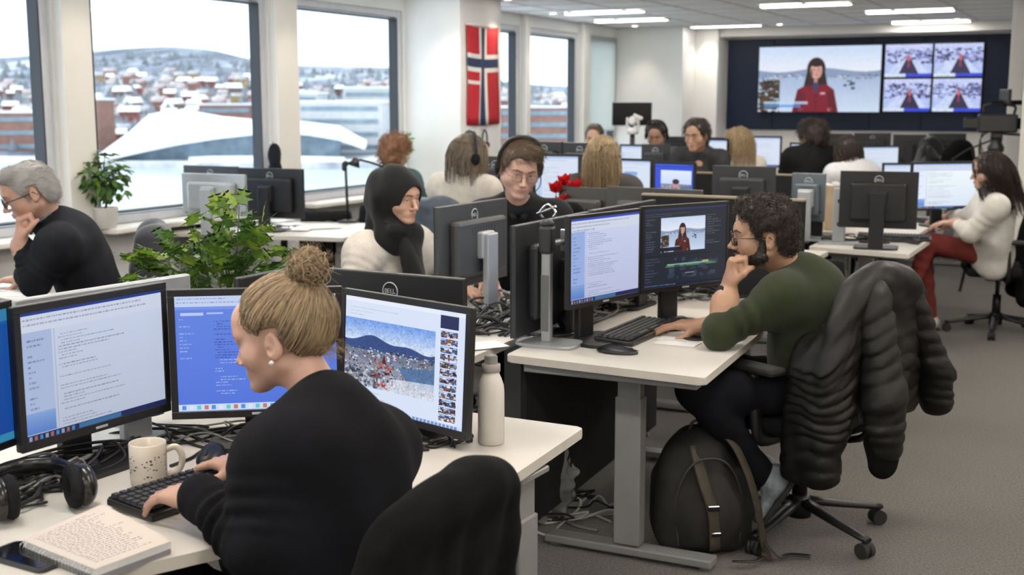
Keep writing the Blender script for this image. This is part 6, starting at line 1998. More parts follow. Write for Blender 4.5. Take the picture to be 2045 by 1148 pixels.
# bun of coiled locks
n = 900; ax = rng_.randn(n, 3) * np.array((.5, 1, .55)); ax /= np.linalg.norm(ax, axis=1, keepdims=True)
e1 = np.cross(ax, [.3, .2, 1.0]); e1 /= np.linalg.norm(e1, axis=1, keepdims=True); e2 = np.cross(ax, e1)
th = np.linspace(0, 4.2, 16)[None, :, None] + 6.28 * rng_.rand(n)[:, None, None]
rr = (.027 + .011 * rng_.rand(n) ** 1.5)[:, None, None]; off = (.030 * (rng_.rand(n) - .5))[:, None, None]
S = np.array((0, -.092, .134)) + rr * (np.cos(th) * e1[:, None] + np.sin(th) * e2[:, None]) * np.array((1.05, .95, 1.0)) + ax[:, None] * off + .0035 * np.cumsum(rng_.randn(n, 16, 3), 1) * .45
strand_obj('bun', S, .0013, W_M, W_c, HB, hr, .98, rng_)
F_ = Field((-.06, -.15, .07), (.06, -.02, .20), .004); F_.ell((0, -.092, .134), (.030, .028, .031), 0); F_.cone(tuple(BUNB * .95), (0, -.086, .12), .03, .026, .015); F_.noise(.003, 130, 2); v2, q2 = F_.mesh()
fast_mesh('bun_core', xf(v2 * .98, W_M, W_c), q2, HB, hr, True, {'shade': .25 + .35 * rng_.rand(len(v2))})
# stray hairs
n = 260; d0 = rng_.randn(n, 3); d0 /= np.linalg.norm(d0, axis=1, keepdims=True); p0 = np.array((0, -.094, .138)) + d0 * .030
t9 = np.linspace(0, 1, 9)[None, :, None]; S = p0[:, None] + t9 * (d0 * .026)[:, None] + .012 * np.sin(t9 * 5 + 6 * rng_.rand(n)[:, None, None]) * rng_.randn(n, 1, 3) * .6
strand_obj('stray_hairs', S, .00028, W_M, W_c, HB, hr, .98, rng_)
n = 90; an = rng_.uniform(-1, 1, n); p0 = np.stack([.05 * an, -.095 + 0 * an, -.045 + .02 * rng_.rand(n)], 1); d0 = np.stack([an * .3, -.6 + 0 * an, -.6 + .3 * rng_.randn(n)], 1)
S = p0[:, None] + t9 * (d0 * .03)[:, None] + .004 * np.sin(t9 * 6) * rng_.randn(n, 1, 3); strand_obj('nape_hairs', S, .0003, W_M, W_c, HB, hr, .98, rng_)
b = MB(); b.sphere(.005, tuple(np.array(W_M) @ np.array((.086, -.004, -.034)) + np.array(W_c)), (1, 1, 1), 10); b.build('earring', mat('pearl', (.8, .78, .74), .2), W)

# ---- the man in green
SK2 = skin('olive', (.43, .255, .17), (.012, .009, .008))
G_c = D(1527, 474, 4.25); G_M = frame(V3(-.99, .11, -.06), roll=-.02)
G_neck = D(1592, 552, 4.29); G_pel = V3(1.10, 4.28, .55); G_f = V3(-.86, .51, 0); G_l = nrm(Vector((0, 0, 1)).cross(G_f))
bag = Bag(); head_piece(bag, G_M, G_c, G_neck, .003, True, 1.02, jaw=1.04, nose=1.1)
shL = G_neck + G_l * .175 + V3(0, 0, -.06); shR = G_neck - G_l * .175 + V3(0, 0, -.06)
elL = P(1436, 666, .785); wrL = D(1455, 574, 4.20); wrR = P(1404, 650, .775); elR = V3(.955, 4.47, .80)
hand_piece(bag, wrL, V3(.10, .05, 1), V3(1, -.05, -.1), 1, (1.32, 1.36, 1.38, 1.4), .7, 1.06, .003, elL, r_el=.046, wr=.030, th3=(.30, -.95, 1.25), spread=.03, fist=True)
hand_piece(bag, wrR, V3(-.93, .34, -.02), V3(0, .1, -1), -1, (.22, .22, .26, .3), .3, 1.05, .003, elR, thumb_in=.1, r_el=.044, wr=.029)
core(bag, G_pel, G_neck, G_f)
G = bag.build('person', SK2); tag(G, 'bearded man with glasses in a green jumper resting his chin on his fist', 'person')
sweater(G, GREENK, G_pel, G_neck, G_f, .19, [(shL, elL, wrL, .12), (shR, elR, wrR, .35)], .0075, 1.14, 0, .060, seed=4, folds=.005, headc=G_c, hunch=.025, sleeve=.008, arm_r=1.02)
hL, hR = hip_pts(G_pel, G_f)
gl_ = [(hL, V3(.64, 4.10, .585), V3(.90, 4.13, .27)), (hR, V3(.70, 4.45, .585), V3(.93, 4.52, .20))]
trousers(G, DENIM, G_pel, G_f, gl_, .010, 1.04); shoes(G, SHO, gl_, [V3(-.45, .1, -.75), V3(-.6, .1, -.6)], .006)
CURL = hair_mat('curly_black', (.010, .008, .007), (.050, .032, .022), .5)
hlG = ([-.13, -.075, -.040, -.030, .012, .020, .034, .046, .060, .11], [-.075, -.068, -.035, .030, .032, -.035, -.03, .045, .078, .095])
def topmass(F): F.ell((0, -.005, .080), (.078, .100, .068), .03); F.ell((0, .050, .098), (.058, .042, .042), .03)
hair_short(G, G_M, G_c, CURL, 1.02, 3200, .019, .012, .0042, 3, .005, hlG, .42, .0012, None, .005, topmass, 12, 1.0)
rng_ = np.random.RandomState(8)
F_ = Field((-.1, -.03, -.15), (.1, .13, .04), .0032)
for s_ in (-1, 1):
    F_.cone((s_ * .068, .014, -.012), (s_ * .060, .020, -.066), .013, .023, .010); F_.cone((s_ * .057, .018, -.068), (s_ * .018, .076, -.108), .025, .024, .014); F_.cone((s_ * .050, .042, -.058), (s_ * .026, .080, -.088), .016, .018, .012)
    F_.cone((s_ * .026, .092, -.054), (s_ * .034, .082, -.085), .0065, .010, .010); F_.cone((s_ * .004, .104, -.049), (s_ * .026, .092, -.054), .0055, .006, .006)
F_.cone((-.016, .088, -.108), (.016, .088, -.108), .020, .020, .012)
F_.cone((-.02, .11, -.067), (.02, .11, -.067), .009, .009, .004, 'sub')
F_.noise(.0012, 260, 4); v, q = F_.mesh(); v = chin_up(v, True)
bd = fast_mesh('beard', xf(v * 1.02, G_M, G_c), q, CURL, G, True, {'shade': np.full(len(v), .1)})
p, nn = surf_points(v, q, 1500, rng_); fl = nn + np.array((0, .1, -.8)) + .5 * rng_.randn(len(p), 3); fl /= np.linalg.norm(fl, axis=1, keepdims=True)
t5 = np.linspace(0, 1, 5)[None, :, None]; S = p[:, None] - nn[:, None] * .002 + fl[:, None] * t5 * .0085 + nn[:, None] * .001; strand_obj('stubble', S, .0005, G_M, G_c, CURL, bd, 1.02, rng_)
glasses(G, G_M, G_c, mat('tortoise_frame', (.03, .02, .015), .25), 1.02, .0225, False, .0016)
# watch
ax = nrm(elL - wrL); wc = wrL + ax * .028; x_ = nrm(ax.cross(V3(0, 1, 0))); y_ = ax.cross(x_)
b = MB(); b.tube([wc + x_ * (.031 * math.cos(a)) + y_ * (.030 * math.sin(a)) for a in np.linspace(0, 6.283, 25)[:-1]], .009, 8, True, .55); wt = b.build('watch', BLACKP, G)
fd = nrm(V3(-.8, -.6, .1)); fd = nrm(fd - ax * fd.dot(ax)); b = MB(); b.cyl(.019, .018, wc + fd * .026, wc + fd * .041, 20); b.build('watch_case', BLACKG, wt)

# ---- the woman in the hijab
SK3 = skin('tan', (.50, .30, .21), (.02, .014, .012))
H_c = D(792, 396, 5.22); H_M = frame(V3(.80, -.60, -.12), roll=.03)
H_neck = D(776, 474, 5.28); H_pel = V3(-.60, 5.44, .54); H_f = V3(.74, -.67, 0); H_l = nrm(Vector((0, 0, 1)).cross(H_f))
bag = Bag(); head_piece(bag, H_M, H_c, H_neck, .003, False, 1.0, jaw=.98, nose=.95, cheeks=.004)
shL = H_neck + H_l * .15 + V3(0, 0, -.055); shR = H_neck - H_l * .15 + V3(0, 0, -.055)
elL, wrL = V3(-.22, 5.40, .80), V3(-.22, 5.12, .79); elR, wrR = V3(-.68, 5.08, .80), V3(-.44, 4.98, .79)
for w_, e_, th_ in ((wrL, elL, 1), (wrR, elR, -1)): hand_piece(bag, w_, V3(.6, -.75, -.05), V3(0, 0, -1), th_, (.3, .3, .3, .3), .3, .95, .004, e_.lerp(w_, .6))
core(bag, H_pel, H_neck, H_f)
Hh = bag.build('person', SK3); tag(Hh, 'young woman in a black hijab and a cream jumper behind the front monitors', 'person')
sweater(Hh, CREAMK, H_pel, H_neck, H_f, .16, [(shL, elL, wrL, .93), (shR, elR, wrR, .93)], .009, 1.08, .8, True, seed=6, folds=.006, headc=H_c, arm_r=1.12)
hL, hR = hip_pts(H_pel, H_f); ll = [(hL, V3(-.22, 5.3, .57), V3(-.25, 5.3, .1)), (hR, V3(-.36, 5.12, .57), V3(-.4, 5.1, .1))]
trousers(Hh, DENIM, H_pel, H_f, ll, .014); shoes(Hh, SHO, ll, [V3(.74, -.67, 0)] * 2, .009)
F_ = Field((-.17, -.20, -.36), (.20, .20, .17), .005)
F_.ell((0, -.018, .030), (.106, .136, .115), 0); F_.ell((0, -.062, -.02), (.092, .082, .09), .05); F_.ell((0, -.04, -.09), (.085, .085, .06), .05)
F_.cone((0, -.03, -.12), (0, -.03, -.175), .085, .115, .04, flat=((0, 1, 0), .95)); F_.cone((-.055, .045, -.135), (.055, .045, -.135), .040, .040, .04)
F_.cone((-.07, -.01, -.16), (.06, .06, -.18), .05, .05, .04)
F_.cone((.02, .075, -.16), (-.005, .125, -.345), .055, .060, .03, flat=((0, 1, 0), .55))
F_.ell((0, .108, -.022), (.060, .092, .088), .012, 'sub')
F_.warp(lambda X, Y, Z: -.0065 * np.sin(46 * Z + 38 * Y + 14 * np.abs(X) + 2.2 * np.sin(19 * Y)) * np.clip((-.02 - Z) / .08, .12, 1) * np.where(Z > -.1, np.clip((.05 - Y) / .05, 0, 1), 1) - .005 * np.sin(52 * Y + 25 * Z + 30 * X) * np.clip((.0 - Y) / .05, 0, 1))
F_.noise(.0025, 45, 4); v, q = F_.mesh(); v = relax(v, q, 1)
fast_mesh('hijab', xf(v, H_M, H_c), q, HIJ, Hh)
S_ = Field((-.15, -.06, -.74), (.15, .24, -.08), .008); S_.cone((.01, .055, -.19), (-.015, .135, -.40), .050, .070, 0, flat=((0, 1, 0), .55)); S_.cone((-.015, .135, -.40), (-.02, .10, -.64), .07, .08, .03, flat=((0, 1, 0), .4)); S_.warp(lambda X, Y, Z: -.006 * np.sin(70 * X + 12 * Z)); v, q = S_.mesh()
Mv = frame(V3(.80, -.60, 0)); fast_mesh('scarf_end', xf(relax(v, q, 1), Mv, H_c), q, HIJ, Hh)

# ---- the man with the headset
SK4 = skin('rosy', (.55, .34, .27), (.12, .08, .05))
K_c = D(1037, 338, 5.55); K_M = frame(V3(.20, -.93, -.34), roll=-.10)
K_neck = D(1035, 412, 5.66); K_pel = V3(.05, 5.98, .56); K_f = V3(.03, -1, 0); K_l = nrm(Vector((0, 0, 1)).cross(K_f))
bag = Bag(); head_piece(bag, K_M, K_c, K_neck, .0032, True, 1.06, jaw=1.06, nose=1.0)
shL = K_neck + K_l * .18 + V3(0, 0, -.06); shR = K_neck - K_l * .18 + V3(0, 0, -.06)
elL, wrL = V3(.30, 5.52, .84), V3(.22, 5.34, .79); elR, wrR = V3(-.24, 5.52, .84), V3(-.10, 5.32, .79)
for w_, e_, th_ in ((wrL, elL, 1), (wrR, elR, -1)): hand_piece(bag, w_, V3(-.1, -1, -.05), V3(0, 0, -1), th_, (.3, .3, .3, .3), .3, 1, .004, e_.lerp(w_, .6))
core(bag, K_pel, K_neck, K_f)
K = bag.build('person', SK4); tag(K, 'man with brown hair, glasses and a headset in a dark jacket looking down', 'person')
DJ = mat('black_jacket_cloth', (.008, .0085, .010), .8, var=.4, vscale=10, bump=.3, bscale=200, spec=.3)
sweater(K, DJ, K_pel, K_neck, K_f, .18, [(shL, elL, wrL, .93), (shR, elR, wrR, .93)], .010, 1.12, 0, .07, seed=8, folds=.006, headc=K_c, name='jacket')
F_ = Field(np.array(K_neck) - .13, np.array(K_neck) + .13, .006)
for s_ in (-1, 1):
    F_.cone(tuple(K_neck + V3(s_ * .075, .02, .055)), tuple(K_neck + V3(s_ * .022, -.085, -.045)), .014, .016, .006)
v, q = F_.mesh(); fast_mesh('collar', relax(v, q, 1), q, DJ, K)
b = MB(); b.box((.012, .004, .26), tuple(K_neck + V3(.01, -.155, -.20)), Matrix.Rotation(-.15, 3, 'X')); b.build('zip', STEEL, K)
hL, hR = hip_pts(K_pel, K_f); ll = [(hL, V3(.16, 5.58, .58), V3(.16, 5.62, .1)), (hR, V3(-.08, 5.58, .58), V3(-.08, 5.62, .1))]
trousers(K, DENIM, K_pel, K_f, ll, .014); shoes(K, SHO, ll, [V3(0, -1, 0)] * 2, .009)
HBR = hair_mat('brown_short', (.045, .030, .018), (.16, .105, .06), .42)
hlK = ([-.13, -.075, -.040, -.030, .012, .020, .032, .046, .065, .082, .11], [-.085, -.075, -.035, .030, .032, -.012, .0, .035, .068, .075, .09])
def fringe(F): F.ell((.01, .045, .098), (.062, .05, .034), .02)
hair_short(K, K_M, K_c, HBR, 1.06, 2600, .045, .013, 0, 5, .005, hlK, .10, .0009, lambda p: np.stack([.8 + 0 * p[:, 0] - p[:, 0] * 6, .15 + 0 * p[:, 1], -.5 - 6 * np.abs(p[:, 0])], 1), .003, fringe, 7, .25)
glasses(K, K_M, K_c, mat('thin_steel_frame', (.10, .09, .08), .3, metal=.6), 1.06, .019, True, .0011)
def headset(parent, M, c, sc=1.0, mic=True, big=True):
    T = np.eye(4); T[:3, :3] = np.array(M) * sc; T[:3, 3] = c; T = Matrix(T.tolist())
    b = MB(); b.tube(bez([(-.088, -.012, .0), (-.093, -.012, .06), (-.06, -.012, .125), (0, -.012, .142), (.06, -.012, .125), (.093, -.012, .06), (.088, -.012, 0)], 40), .006, 6, False, 1.8); o = b.build('headset', BLACKP, parent); o.data.transform(T)
    for s_ in (-1, 1):
        b = MB(); b.sphere(.027, (s_ * .096, -.010, -.002), (.45, 1, 1.15), 14); e = b.build('ear_cup', FABRICB, o); e.data.transform(T)
    if mic:
        b = MB(); b.tube(bez([(.1, -.01, -.01), (.095, .04, -.045), (.06, .095, -.062), (.04, .108, -.064)], 16), .0022, 5); b.sphere(.006, (.036, .110, -.064), (1.3, 1, 1), 8); m_ = b.build('microphone', BLACKP, o); m_.data.transform(T)
headset(K, K_M, K_c, 1.06)

# ---- the grey-haired man
SK5 = skin('ruddy', (.52, .31, .24), (.22, .20, .18))
M_c = D(60, 386, 5.08); M_M = frame(V3(-.90, -.40, -.42), roll=-.04)
M_neck = D(104, 448, 5.15); M_pel = V3(-1.80, 5.34, .55); M_f = V3(-.95, -.28, 0); M_l = nrm(Vector((0, 0, 1)).cross(M_f))
bag = Bag(); head_piece(bag, M_M, M_c, M_neck, .0032, True, 1.02, jaw=1.05, nose=1.1)
shL = M_neck + M_l * .185 + V3(.03, 0, -.075); shR = M_neck - M_l * .185 + V3(.03, 0, -.075)
elL = D(66, 566, 4.98); wrL = D(40, 484, 5.0); elR = V3(-2.2, 5.42, .80); wrR = P(52, 556, .775)
hand_piece(bag, wrL, V3(.02, .05, 1), V3(.9, .3, .1), 1, (1.2, 1.22, 1.2, 1.2), .6, 1.05, .0035, elL.lerp(wrL, .7), th3=(.30, -.85, .9), spread=.04, fist=True)
hand_piece(bag, wrR, V3(-.95, -.2, -.04), V3(0, 0, -1), -1, (.15, .15, .2, .2), .2, 1.02, .0035, elR.lerp(wrR, .7))
core(bag, M_pel, M_neck, M_f)
Mm = bag.build('person', SK5); tag(Mm, 'grey-haired man in glasses and a dark jumper holding a hand to his mouth', 'person')
sweater(Mm, CHARK, M_pel, M_neck, M_f, .19, [(shL, elL, wrL, .93), (shR, elR, wrR, .93)], .009, 1.14, 0, .064, seed=11, folds=.006, headc=M_c, hunch=.03, arm_r=1.08)
F_ = Field(np.array(M_neck) - .14, np.array(M_neck) + .14, .006)
up = nrm(Vector(M_c) - M_neck); x_ = nrm(M_l); y_ = up.cross(x_)
for k in range(16):
    a0, a1 = k * 6.2832 / 16, (k + 1) * 6.2832 / 16; R_ = .058
    F_.cone(tuple(M_neck + up * .045 + x_ * R_ * math.cos(a0) + y_ * R_ * math.sin(a0)), tuple(M_neck + up * .045 + x_ * R_ * math.cos(a1) + y_ * R_ * math.sin(a1)), .012, .012, .006)
F_.cone(tuple(M_neck + M_f * .05 + up * .045), tuple(M_neck + M_f * .085 + M_l * .03 - V3(0, 0, .03)), .012, .010, .01)
v, q = F_.mesh(); fast_mesh('shirt_collar', relax(v, q, 1), q, mat('blue_grey_shirt', (.16, .18, .21), .8, bump=.2, bscale=400), Mm)
hL, hR = hip_pts(M_pel, M_f); ll = [(hL, V3(-2.2, 5.15, .58), V3(-2.15, 5.15, .1)), (hR, V3(-2.22, 5.36, .58), V3(-2.2, 5.4, .1))]
trousers(Mm, DENIM, M_pel, M_f, ll, .014); shoes(Mm, SHO, ll, [M_f] * 2, .009)
HGR = hair_mat('silver', (.22, .21, .20), (.62, .60, .58), .4)
hair_short(Mm, M_M, M_c, HGR, 1.02, 2600, .032, .010, 0, 7, .005, hlK, .08, .0008, lambda p: np.stack([0 * p[:, 0], -1 + 0 * p[:, 0], -.35 + 0 * p[:, 0]], 1), .002, fringe, 7, .25)
glasses(Mm, M_M, M_c, mat('dark_blue_frame', (.015, .018, .03), .25), 1.02, .020, True, .0021)

# ---- people further back: same builder, coarser
def long_hair(parent, M, c, m, length, seed, n=700, wave=.0, grow=.014, sc=1.0, back=True, hl=None, width=.085, drop=None):
    rng = np.random.RandomState(seed)
    hl = hl or ([-.13, -.06, -.03, .012, .030, .05, .075, .11], [-.12, -.12, -.10, -.09, -.04, .035, .085, .105])
    Mi = np.array(M).T; dn = Mi @ np.array((0, 0, -1.0)); dn = dn if drop is None else nrm(Mi @ np.array(drop))
    dn = np.array(dn)
    F_ = Field((-.16, -.28, -.16 - length), (.16, .15, .17), .008)
    F_.ell(CR_C, CR_R + grow, 0)
    b0 = np.array((0, -.045, -.01))
    F_.cone(b0 + np.array((-.035, 0, 0)), b0 + np.array((-.03, 0, 0)) + dn * length, width * .62, .035, .05); F_.cone(b0 + np.array((.035, 0, 0)), b0 + np.array((.03, 0, 0)) + dn * length, width * .62, .035, .05)
    X, Y, Z = F_.grid(); F_.f = np.maximum(F_.f, (np.interp(Y, hl[0], hl[1]) - Z) * .7 * (Y > .0) - 9 * (Y <= 0))
    F_.warp(lambda X, Y, Z: -.004 * np.sin(np.arctan2(X, -Y - .02) * 17 + 2 * Z)); v, q = F_.mesh(); v = relax(v, q, 1)
    o = fast_mesh('hair', xf(v * sc, M, c), q, m, parent, True, {'shade': np.full(len(v), .3)})
    p, nn = surf_points(v, q, n, rng, lambda cc, nm: (cc[:, 2] > -.02) & (np.einsum('ij,ij->i', cc - CR_C, nm) > 0))
    k = 14; S = np.zeros((n, k, 3)); S[:, 0] = p; st = (length + .10) / k
    d = np.stack([p[:, 0] * 2.5, -.9 + 0 * p[:, 0], -.3 + 0 * p[:, 0]], 1)
    for i in range(1, k):
        w = min(1, i / 4); dd = d * (1 - w) + dn * (w * 1.3); dd = dd + .08 * rng.randn(n, 3); dd /= np.linalg.norm(dd, axis=1, keepdims=True)
        x = S[:, i - 1] + dd * st
        e = (x - CR_C) / (CR_R + grow + .003); r = np.linalg.norm(e, axis=1); ins = r < 1
        x[ins] = CR_C + (CR_R + grow + .003) * (e[ins] / r[ins][:, None])
        S[:, i] = x
    if wave: S += wave * np.sin(np.linspace(0, 14, k)[None, :, None] + 6.28 * rng.rand(n)[:, None, None]) * rng.randn(n, 1, 3)
    strand_obj('hair_strands', S, .0016, M, c, m, o, sc, rng)
    return o
def far_person(label, head, hf, neck, pel, f, skin_, top, hairf, sc=1.0, male=False, reach=.36, bulk=1.05, roll=0, res=.012, name_top='jumper', legs=True, tro=None):
    M = frame(hf, roll=roll); f = nrm(f); l = nrm(Vector((0, 0, 1)).cross(f)); neck, pel = Vector(neck), Vector(pel)
    bag = Bag(); head_piece(bag, M, head, neck, .005, male, sc)
    w = .178 if male else .155
    shs = [neck + l * w + V3(0, 0, -.055), neck - l * w + V3(0, 0, -.055)]
    arms = []
    for i, s_ in enumerate(shs):
        sg = 1 if i == 0 else -1
        e = Vector((s_.x, s_.y, max(.80, s_.z - .22))) + l * (.05 * sg) + f * .10; w_ = e + f * (reach - .12) - l * (.05 * sg); w_.z = .785
        arms.append((s_, e, w_, .93)); hand_piece(bag, w_, f, V3(0, 0, -1), sg, (.3, .3, .3, .3), .3, 1, .006, e.lerp(w_, .6))
    core(bag, pel, neck, f); o = bag.build('person', skin_); tag(o, label, 'person')
    sweater(o, top, pel, neck, f, w, arms, res, bulk, 0 if male else .6, True, seed=int(pel[0] * 100) % 17, folds=.006, headc=head, name=name_top)
    if legs:
        hL, hR = hip_pts(pel, f); ll = [(h, h + f * .42 + V3(0, 0, .02), Vector(((h + f * .36).x, (h + f * .36).y, .10))) for h in (hL, hR)]
        trousers(o, tro or DENIM, pel, f, ll, .018); shoes(o, SHO, ll, [f, f], .012)
    if hairf: hairf(o, M, head)
    return o
SKF = skin('fair', (.52, .325, .25))
HASH = hair_mat('ash_brown', (.10, .075, .055), (.30, .24, .18), .45)
o = far_person('woman with ash-brown bobbed hair and a headset in a cream jumper', D(938, 316, 6.68), V3(.88, .45, -.12), D(928, 358, 6.72), V3(-.32, 6.85, .56), V3(.55, .83, 0), SKF, CREAMK,
    lambda o, M, c: (long_hair(o, M, c, HASH, .055, 3, 800, .0, .012, width=.075), headset(o, M, c, 1.04, False)))
HBL2 = hair_mat('long_blonde', (.20, .135, .07), (.56, .42, .25), .4)
far_person('woman with long straight blonde hair in a dark grey jumper, seen from behind', D(1203, 319, 6.80), V3(.12, .99, -.05), D(1202, 358, 6.78), V3(.52, 6.98, .56), V3(.12, .99, 0), SKF, mat('dark_grey_knit', (.045, .043, .042), .95, var=.2, bump=.4, bscale=300),
    lambda o, M, c: long_hair(o, M, c, HBL2, .21, 4, 1100, .002, .016, width=.085))
HDK = hair_mat('dark_brown', (.012, .008, .007), (.055, .035, .025), .4)
far_person('dark-haired man in a dark grey jacket facing this way in the middle distance', D(1391, 272, 9.6), V3(-.55, -.82, -.15), D(1396, 303, 9.68), V3(1.52, 9.86, .58), V3(-.35, -.93, 0), SK2, mat('dark_jacket', (.018, .018, .020), .8, var=.3), lambda o, M, c: hair_short(o, M, c, HDK, 1, 900, .04, .016, .002, 3, .006, None, .4, .0016), male=True)
far_person('blonde woman with wavy hair in pale clothes at a far desk', D(1474, 288, 9.9), V3(-.45, .88, -.1), D(1477, 318, 9.9), V3(1.92, 9.95, .54), V3(-.3, .95, 0), SKF, CREAMK, lambda o, M, c: long_hair(o, M, c, HBL2, .16, 6, 700, .006, .02))
far_person('woman with short black hair in a black jumper, seen from behind at a far desk', D(1622, 274, 9.75), V3(-.35, .93, -.15), D(1620, 300, 9.72), V3(2.43, 9.68, .57), V3(-.1, .99, 0), SK3, mat('black_knit', (.007, .007, .008), .95, var=.3, spec=.2), lambda o, M, c: hair_short(o, M, c, HDK, 1.05, 1300, .05, .02, .003, 4, .006, None, .35, .0016), bulk=1.15)
far_person('woman with a dark ponytail in a white top leaning low at a far desk', D(1692, 304, 9.5), V3(-.5, .8, -.3), D(1702, 332, 9.45), V3(2.78, 9.35, .55), V3(-.3, .95, 0), SK3, mat('white_cotton', (.62, .62, .63), .9, var=.05), lambda o, M, c: long_hair(o, M, c, HDK, .10, 8, 500, .002, .012, width=.06))
far_person('person with dark hair and red ear cups below the hanging screen', D(1311, 272, 11.2), V3(-.3, -.9, -.3), D(1311, 300, 11.25), V3(1.36, 11.35, .55), V3(-.1, -.99, 0), SK2, mat('grey_top', (.10, .10, .11), .9), lambda o, M, c: (hair_short(o, M, c, HDK, 1, 700, .03, .012), headset(o, M, c, 1.05, False)), male=True)
far_person('person with short brown hair behind the badge monitors by the narrow window', D(1187, 276, 11.0), V3(-.2, -.95, -.2), D(1187, 305, 11.05), V3(.76, 11.15, .55), V3(0, -1, 0), SKF, mat('grey_top', (.1, .1, .11), .9), lambda o, M, c: hair_short(o, M, c, HBR, 1, 700, .03, .012), male=True)
HRED = hair_mat('red_curls', (.16, .065, .03), (.42, .22, .12), .5)
far_person('person with curly red hair behind the hijab by the window', D(789, 310, 9.3), V3(.5, .8, -.1), D(790, 345, 9.35), V3(-.9, 9.45, .55), V3(.5, .8, 0), SKF, mat('teal_top', (.05, .09, .10), .9), lambda o, M, c: hair_short(o, M, c, HRED, 1.05, 900, .035, .02, .005, 6, .006, None, .7, .0018, None, .006, topmass, 12, .8))
# ---- the woman with red trousers
R_c = D(1976, 344, 7.9); R_M = frame(V3(-.97, .12, -.12)); R_neck = D(1986, 392, 7.93); R_pel = V3(3.26, 8.12, .56); R_f = V3(-.94, .25, 0); R_l = nrm(Vector((0, 0, 1)).cross(R_f))
bag = Bag(); head_piece(bag, R_M, R_c, R_neck, .0045, False, 1.0)
shL = R_neck + R_l * .15 + V3(0, 0, -.055); shR = R_neck - R_l * .15 + V3(0, 0, -.055)
wrL = P(1908, 444, .785); elL = D(1936, 466, 7.86); wrR = P(1902, 436, .785) + V3(.02, .1, 0); elR = V3(3.12, 8.2, .82)
for w_, e_, th_ in ((wrL, elL, 1), (wrR, elR, -1)): hand_piece(bag, w_, V3(-.95, .2, -.05), V3(0, 0, -1), th_, (.3, .3, .3, .3), .3, 1, .005, e_.lerp(w_, .6))
core(bag, R_pel, R_neck, R_f); Rr = bag.build('person', SKF); tag(Rr, 'woman with long dark hair in a white jumper and red trousers at her desk', 'person')
sweater(Rr, mat('white_knit', (.72, .69, .64), .95, var=.1, vscale=16, bump=.8, bscale=260, spec=.2), R_pel, R_neck, R_f, .155, [(shL, elL, wrL, .93), (shR, elR, wrR, .93)], .011, 1.06, .7, True, seed=13, folds=.006, headc=R_c)
hL, hR = hip_pts(R_pel, R_f); ll = [(hL, V3(2.84, 8.12, .64), V3(2.72, 8.14, .30)), (hR, V3(2.86, 8.32, .60), V3(2.93, 8.30, .10))]
trousers(Rr, mat('red_trousers', (.16, .022, .018), .9, var=.3, vscale=10, bump=.2, bscale=300), R_pel, R_f, ll, .011)
shoes(Rr, mat('red_leather', (.22, .02, .025), .5), ll[:1], [V3(-.75, .0, -.5)], .008); shoes(Rr, mat('pale_leather', (.5, .46, .4), .6), ll[1:], [V3(-.95, .2, 0)], .008)
long_hair(Rr, R_M, R_c, HDK, .24, 12, 900, .002, .016, width=.085, drop=V3(.35, 0, -1))
# ---------------------------------------------------------------- plants
def leaf_mesh(kind):
    b = MB()
    if kind == 'lobed':
        out = [(0, 0), (.10, .06), (.40, .02), (.24, .20), (.62, .42), (.27, .42), (.40, .78), (.15, .62), (0, 1.1)]
    else:
        out = [(0, 0), (.20, .18), (.32, .42), (.22, .74), (0, 1.05)]
    mid = [b.bm.verts.new((0, y, .05 * math.sin(y * 2.2))) for y in (0, .25, .55, .8, out[-1][1])]
    for s_ in (-1, 1):
        ov = [b.bm.verts.new((s_ * x, y, .05 * math.sin(y * 2.2) + .12 * abs(x) - .25 * x * x)) for x, y in out[1:-1]]
        ring = [mid[0]] + ov + [mid[-1]]
        # fan towards the midrib
        mi = 0
        for i in range(len(ring) - 1):
            y = (ring[i].co.y + ring[i + 1].co.y) / 2
            while mi < len(mid) - 2 and abs(mid[mi + 1].co.y - y) < abs(mid[mi].co.y - y):
                f = [mid[mi], mid[mi + 1], ring[i]]; mi += 1
                if len(set(f)) == 3: b.bm.faces.new(f if s_ > 0 else f[::-1])
            f = [mid[mi], ring[i], ring[i + 1]]
            if len(set(f)) == 3: b.bm.faces.new(f if s_ < 0 else f[::-1])
        while mi < len(mid) - 2:
            f = [mid[mi], mid[mi + 1], ring[-2]]; b.bm.faces.new(f if s_ > 0 else f[::-1]); mi += 1
    return b
def leaf_mat(nm, c, tr=.35):
    m = mat(nm, c, .42, var=.35, vscale=9, spec=.5)
    nt = m.node_tree; o = nt.nodes['Material Output']; b = nt.nodes['Principled BSDF']
    t = nt.nodes.new('ShaderNodeBsdfTranslucent'); t.inputs[0].default_value = (c[0] * 2.2, c[1] * 2.0, c[2] * 1.2, 1)
    x = nt.nodes.new('ShaderNodeMixShader'); x.inputs[0].default_value = tr
    nt.links.new(b.outputs[0], x.inputs[1]); nt.links.new(t.outputs[0], x.inputs[2]); nt.links.new(x.outputs[0], o.inputs[0])
    return m
LG = [leaf_mat('leaf_green', (.11, .20, .035)), leaf_mat('leaf_deep_green', (.045, .11, .026)), leaf_mat('leaf_yellow_green', (.22, .32, .06))]
LM = {}
for kd in ('lobed', 'oval'):
    for i, m in enumerate(LG):
        o = leaf_mesh(kd).build('leaf', m, None, True); LM[kd, i] = o.data; bpy.data.objects.remove(o)
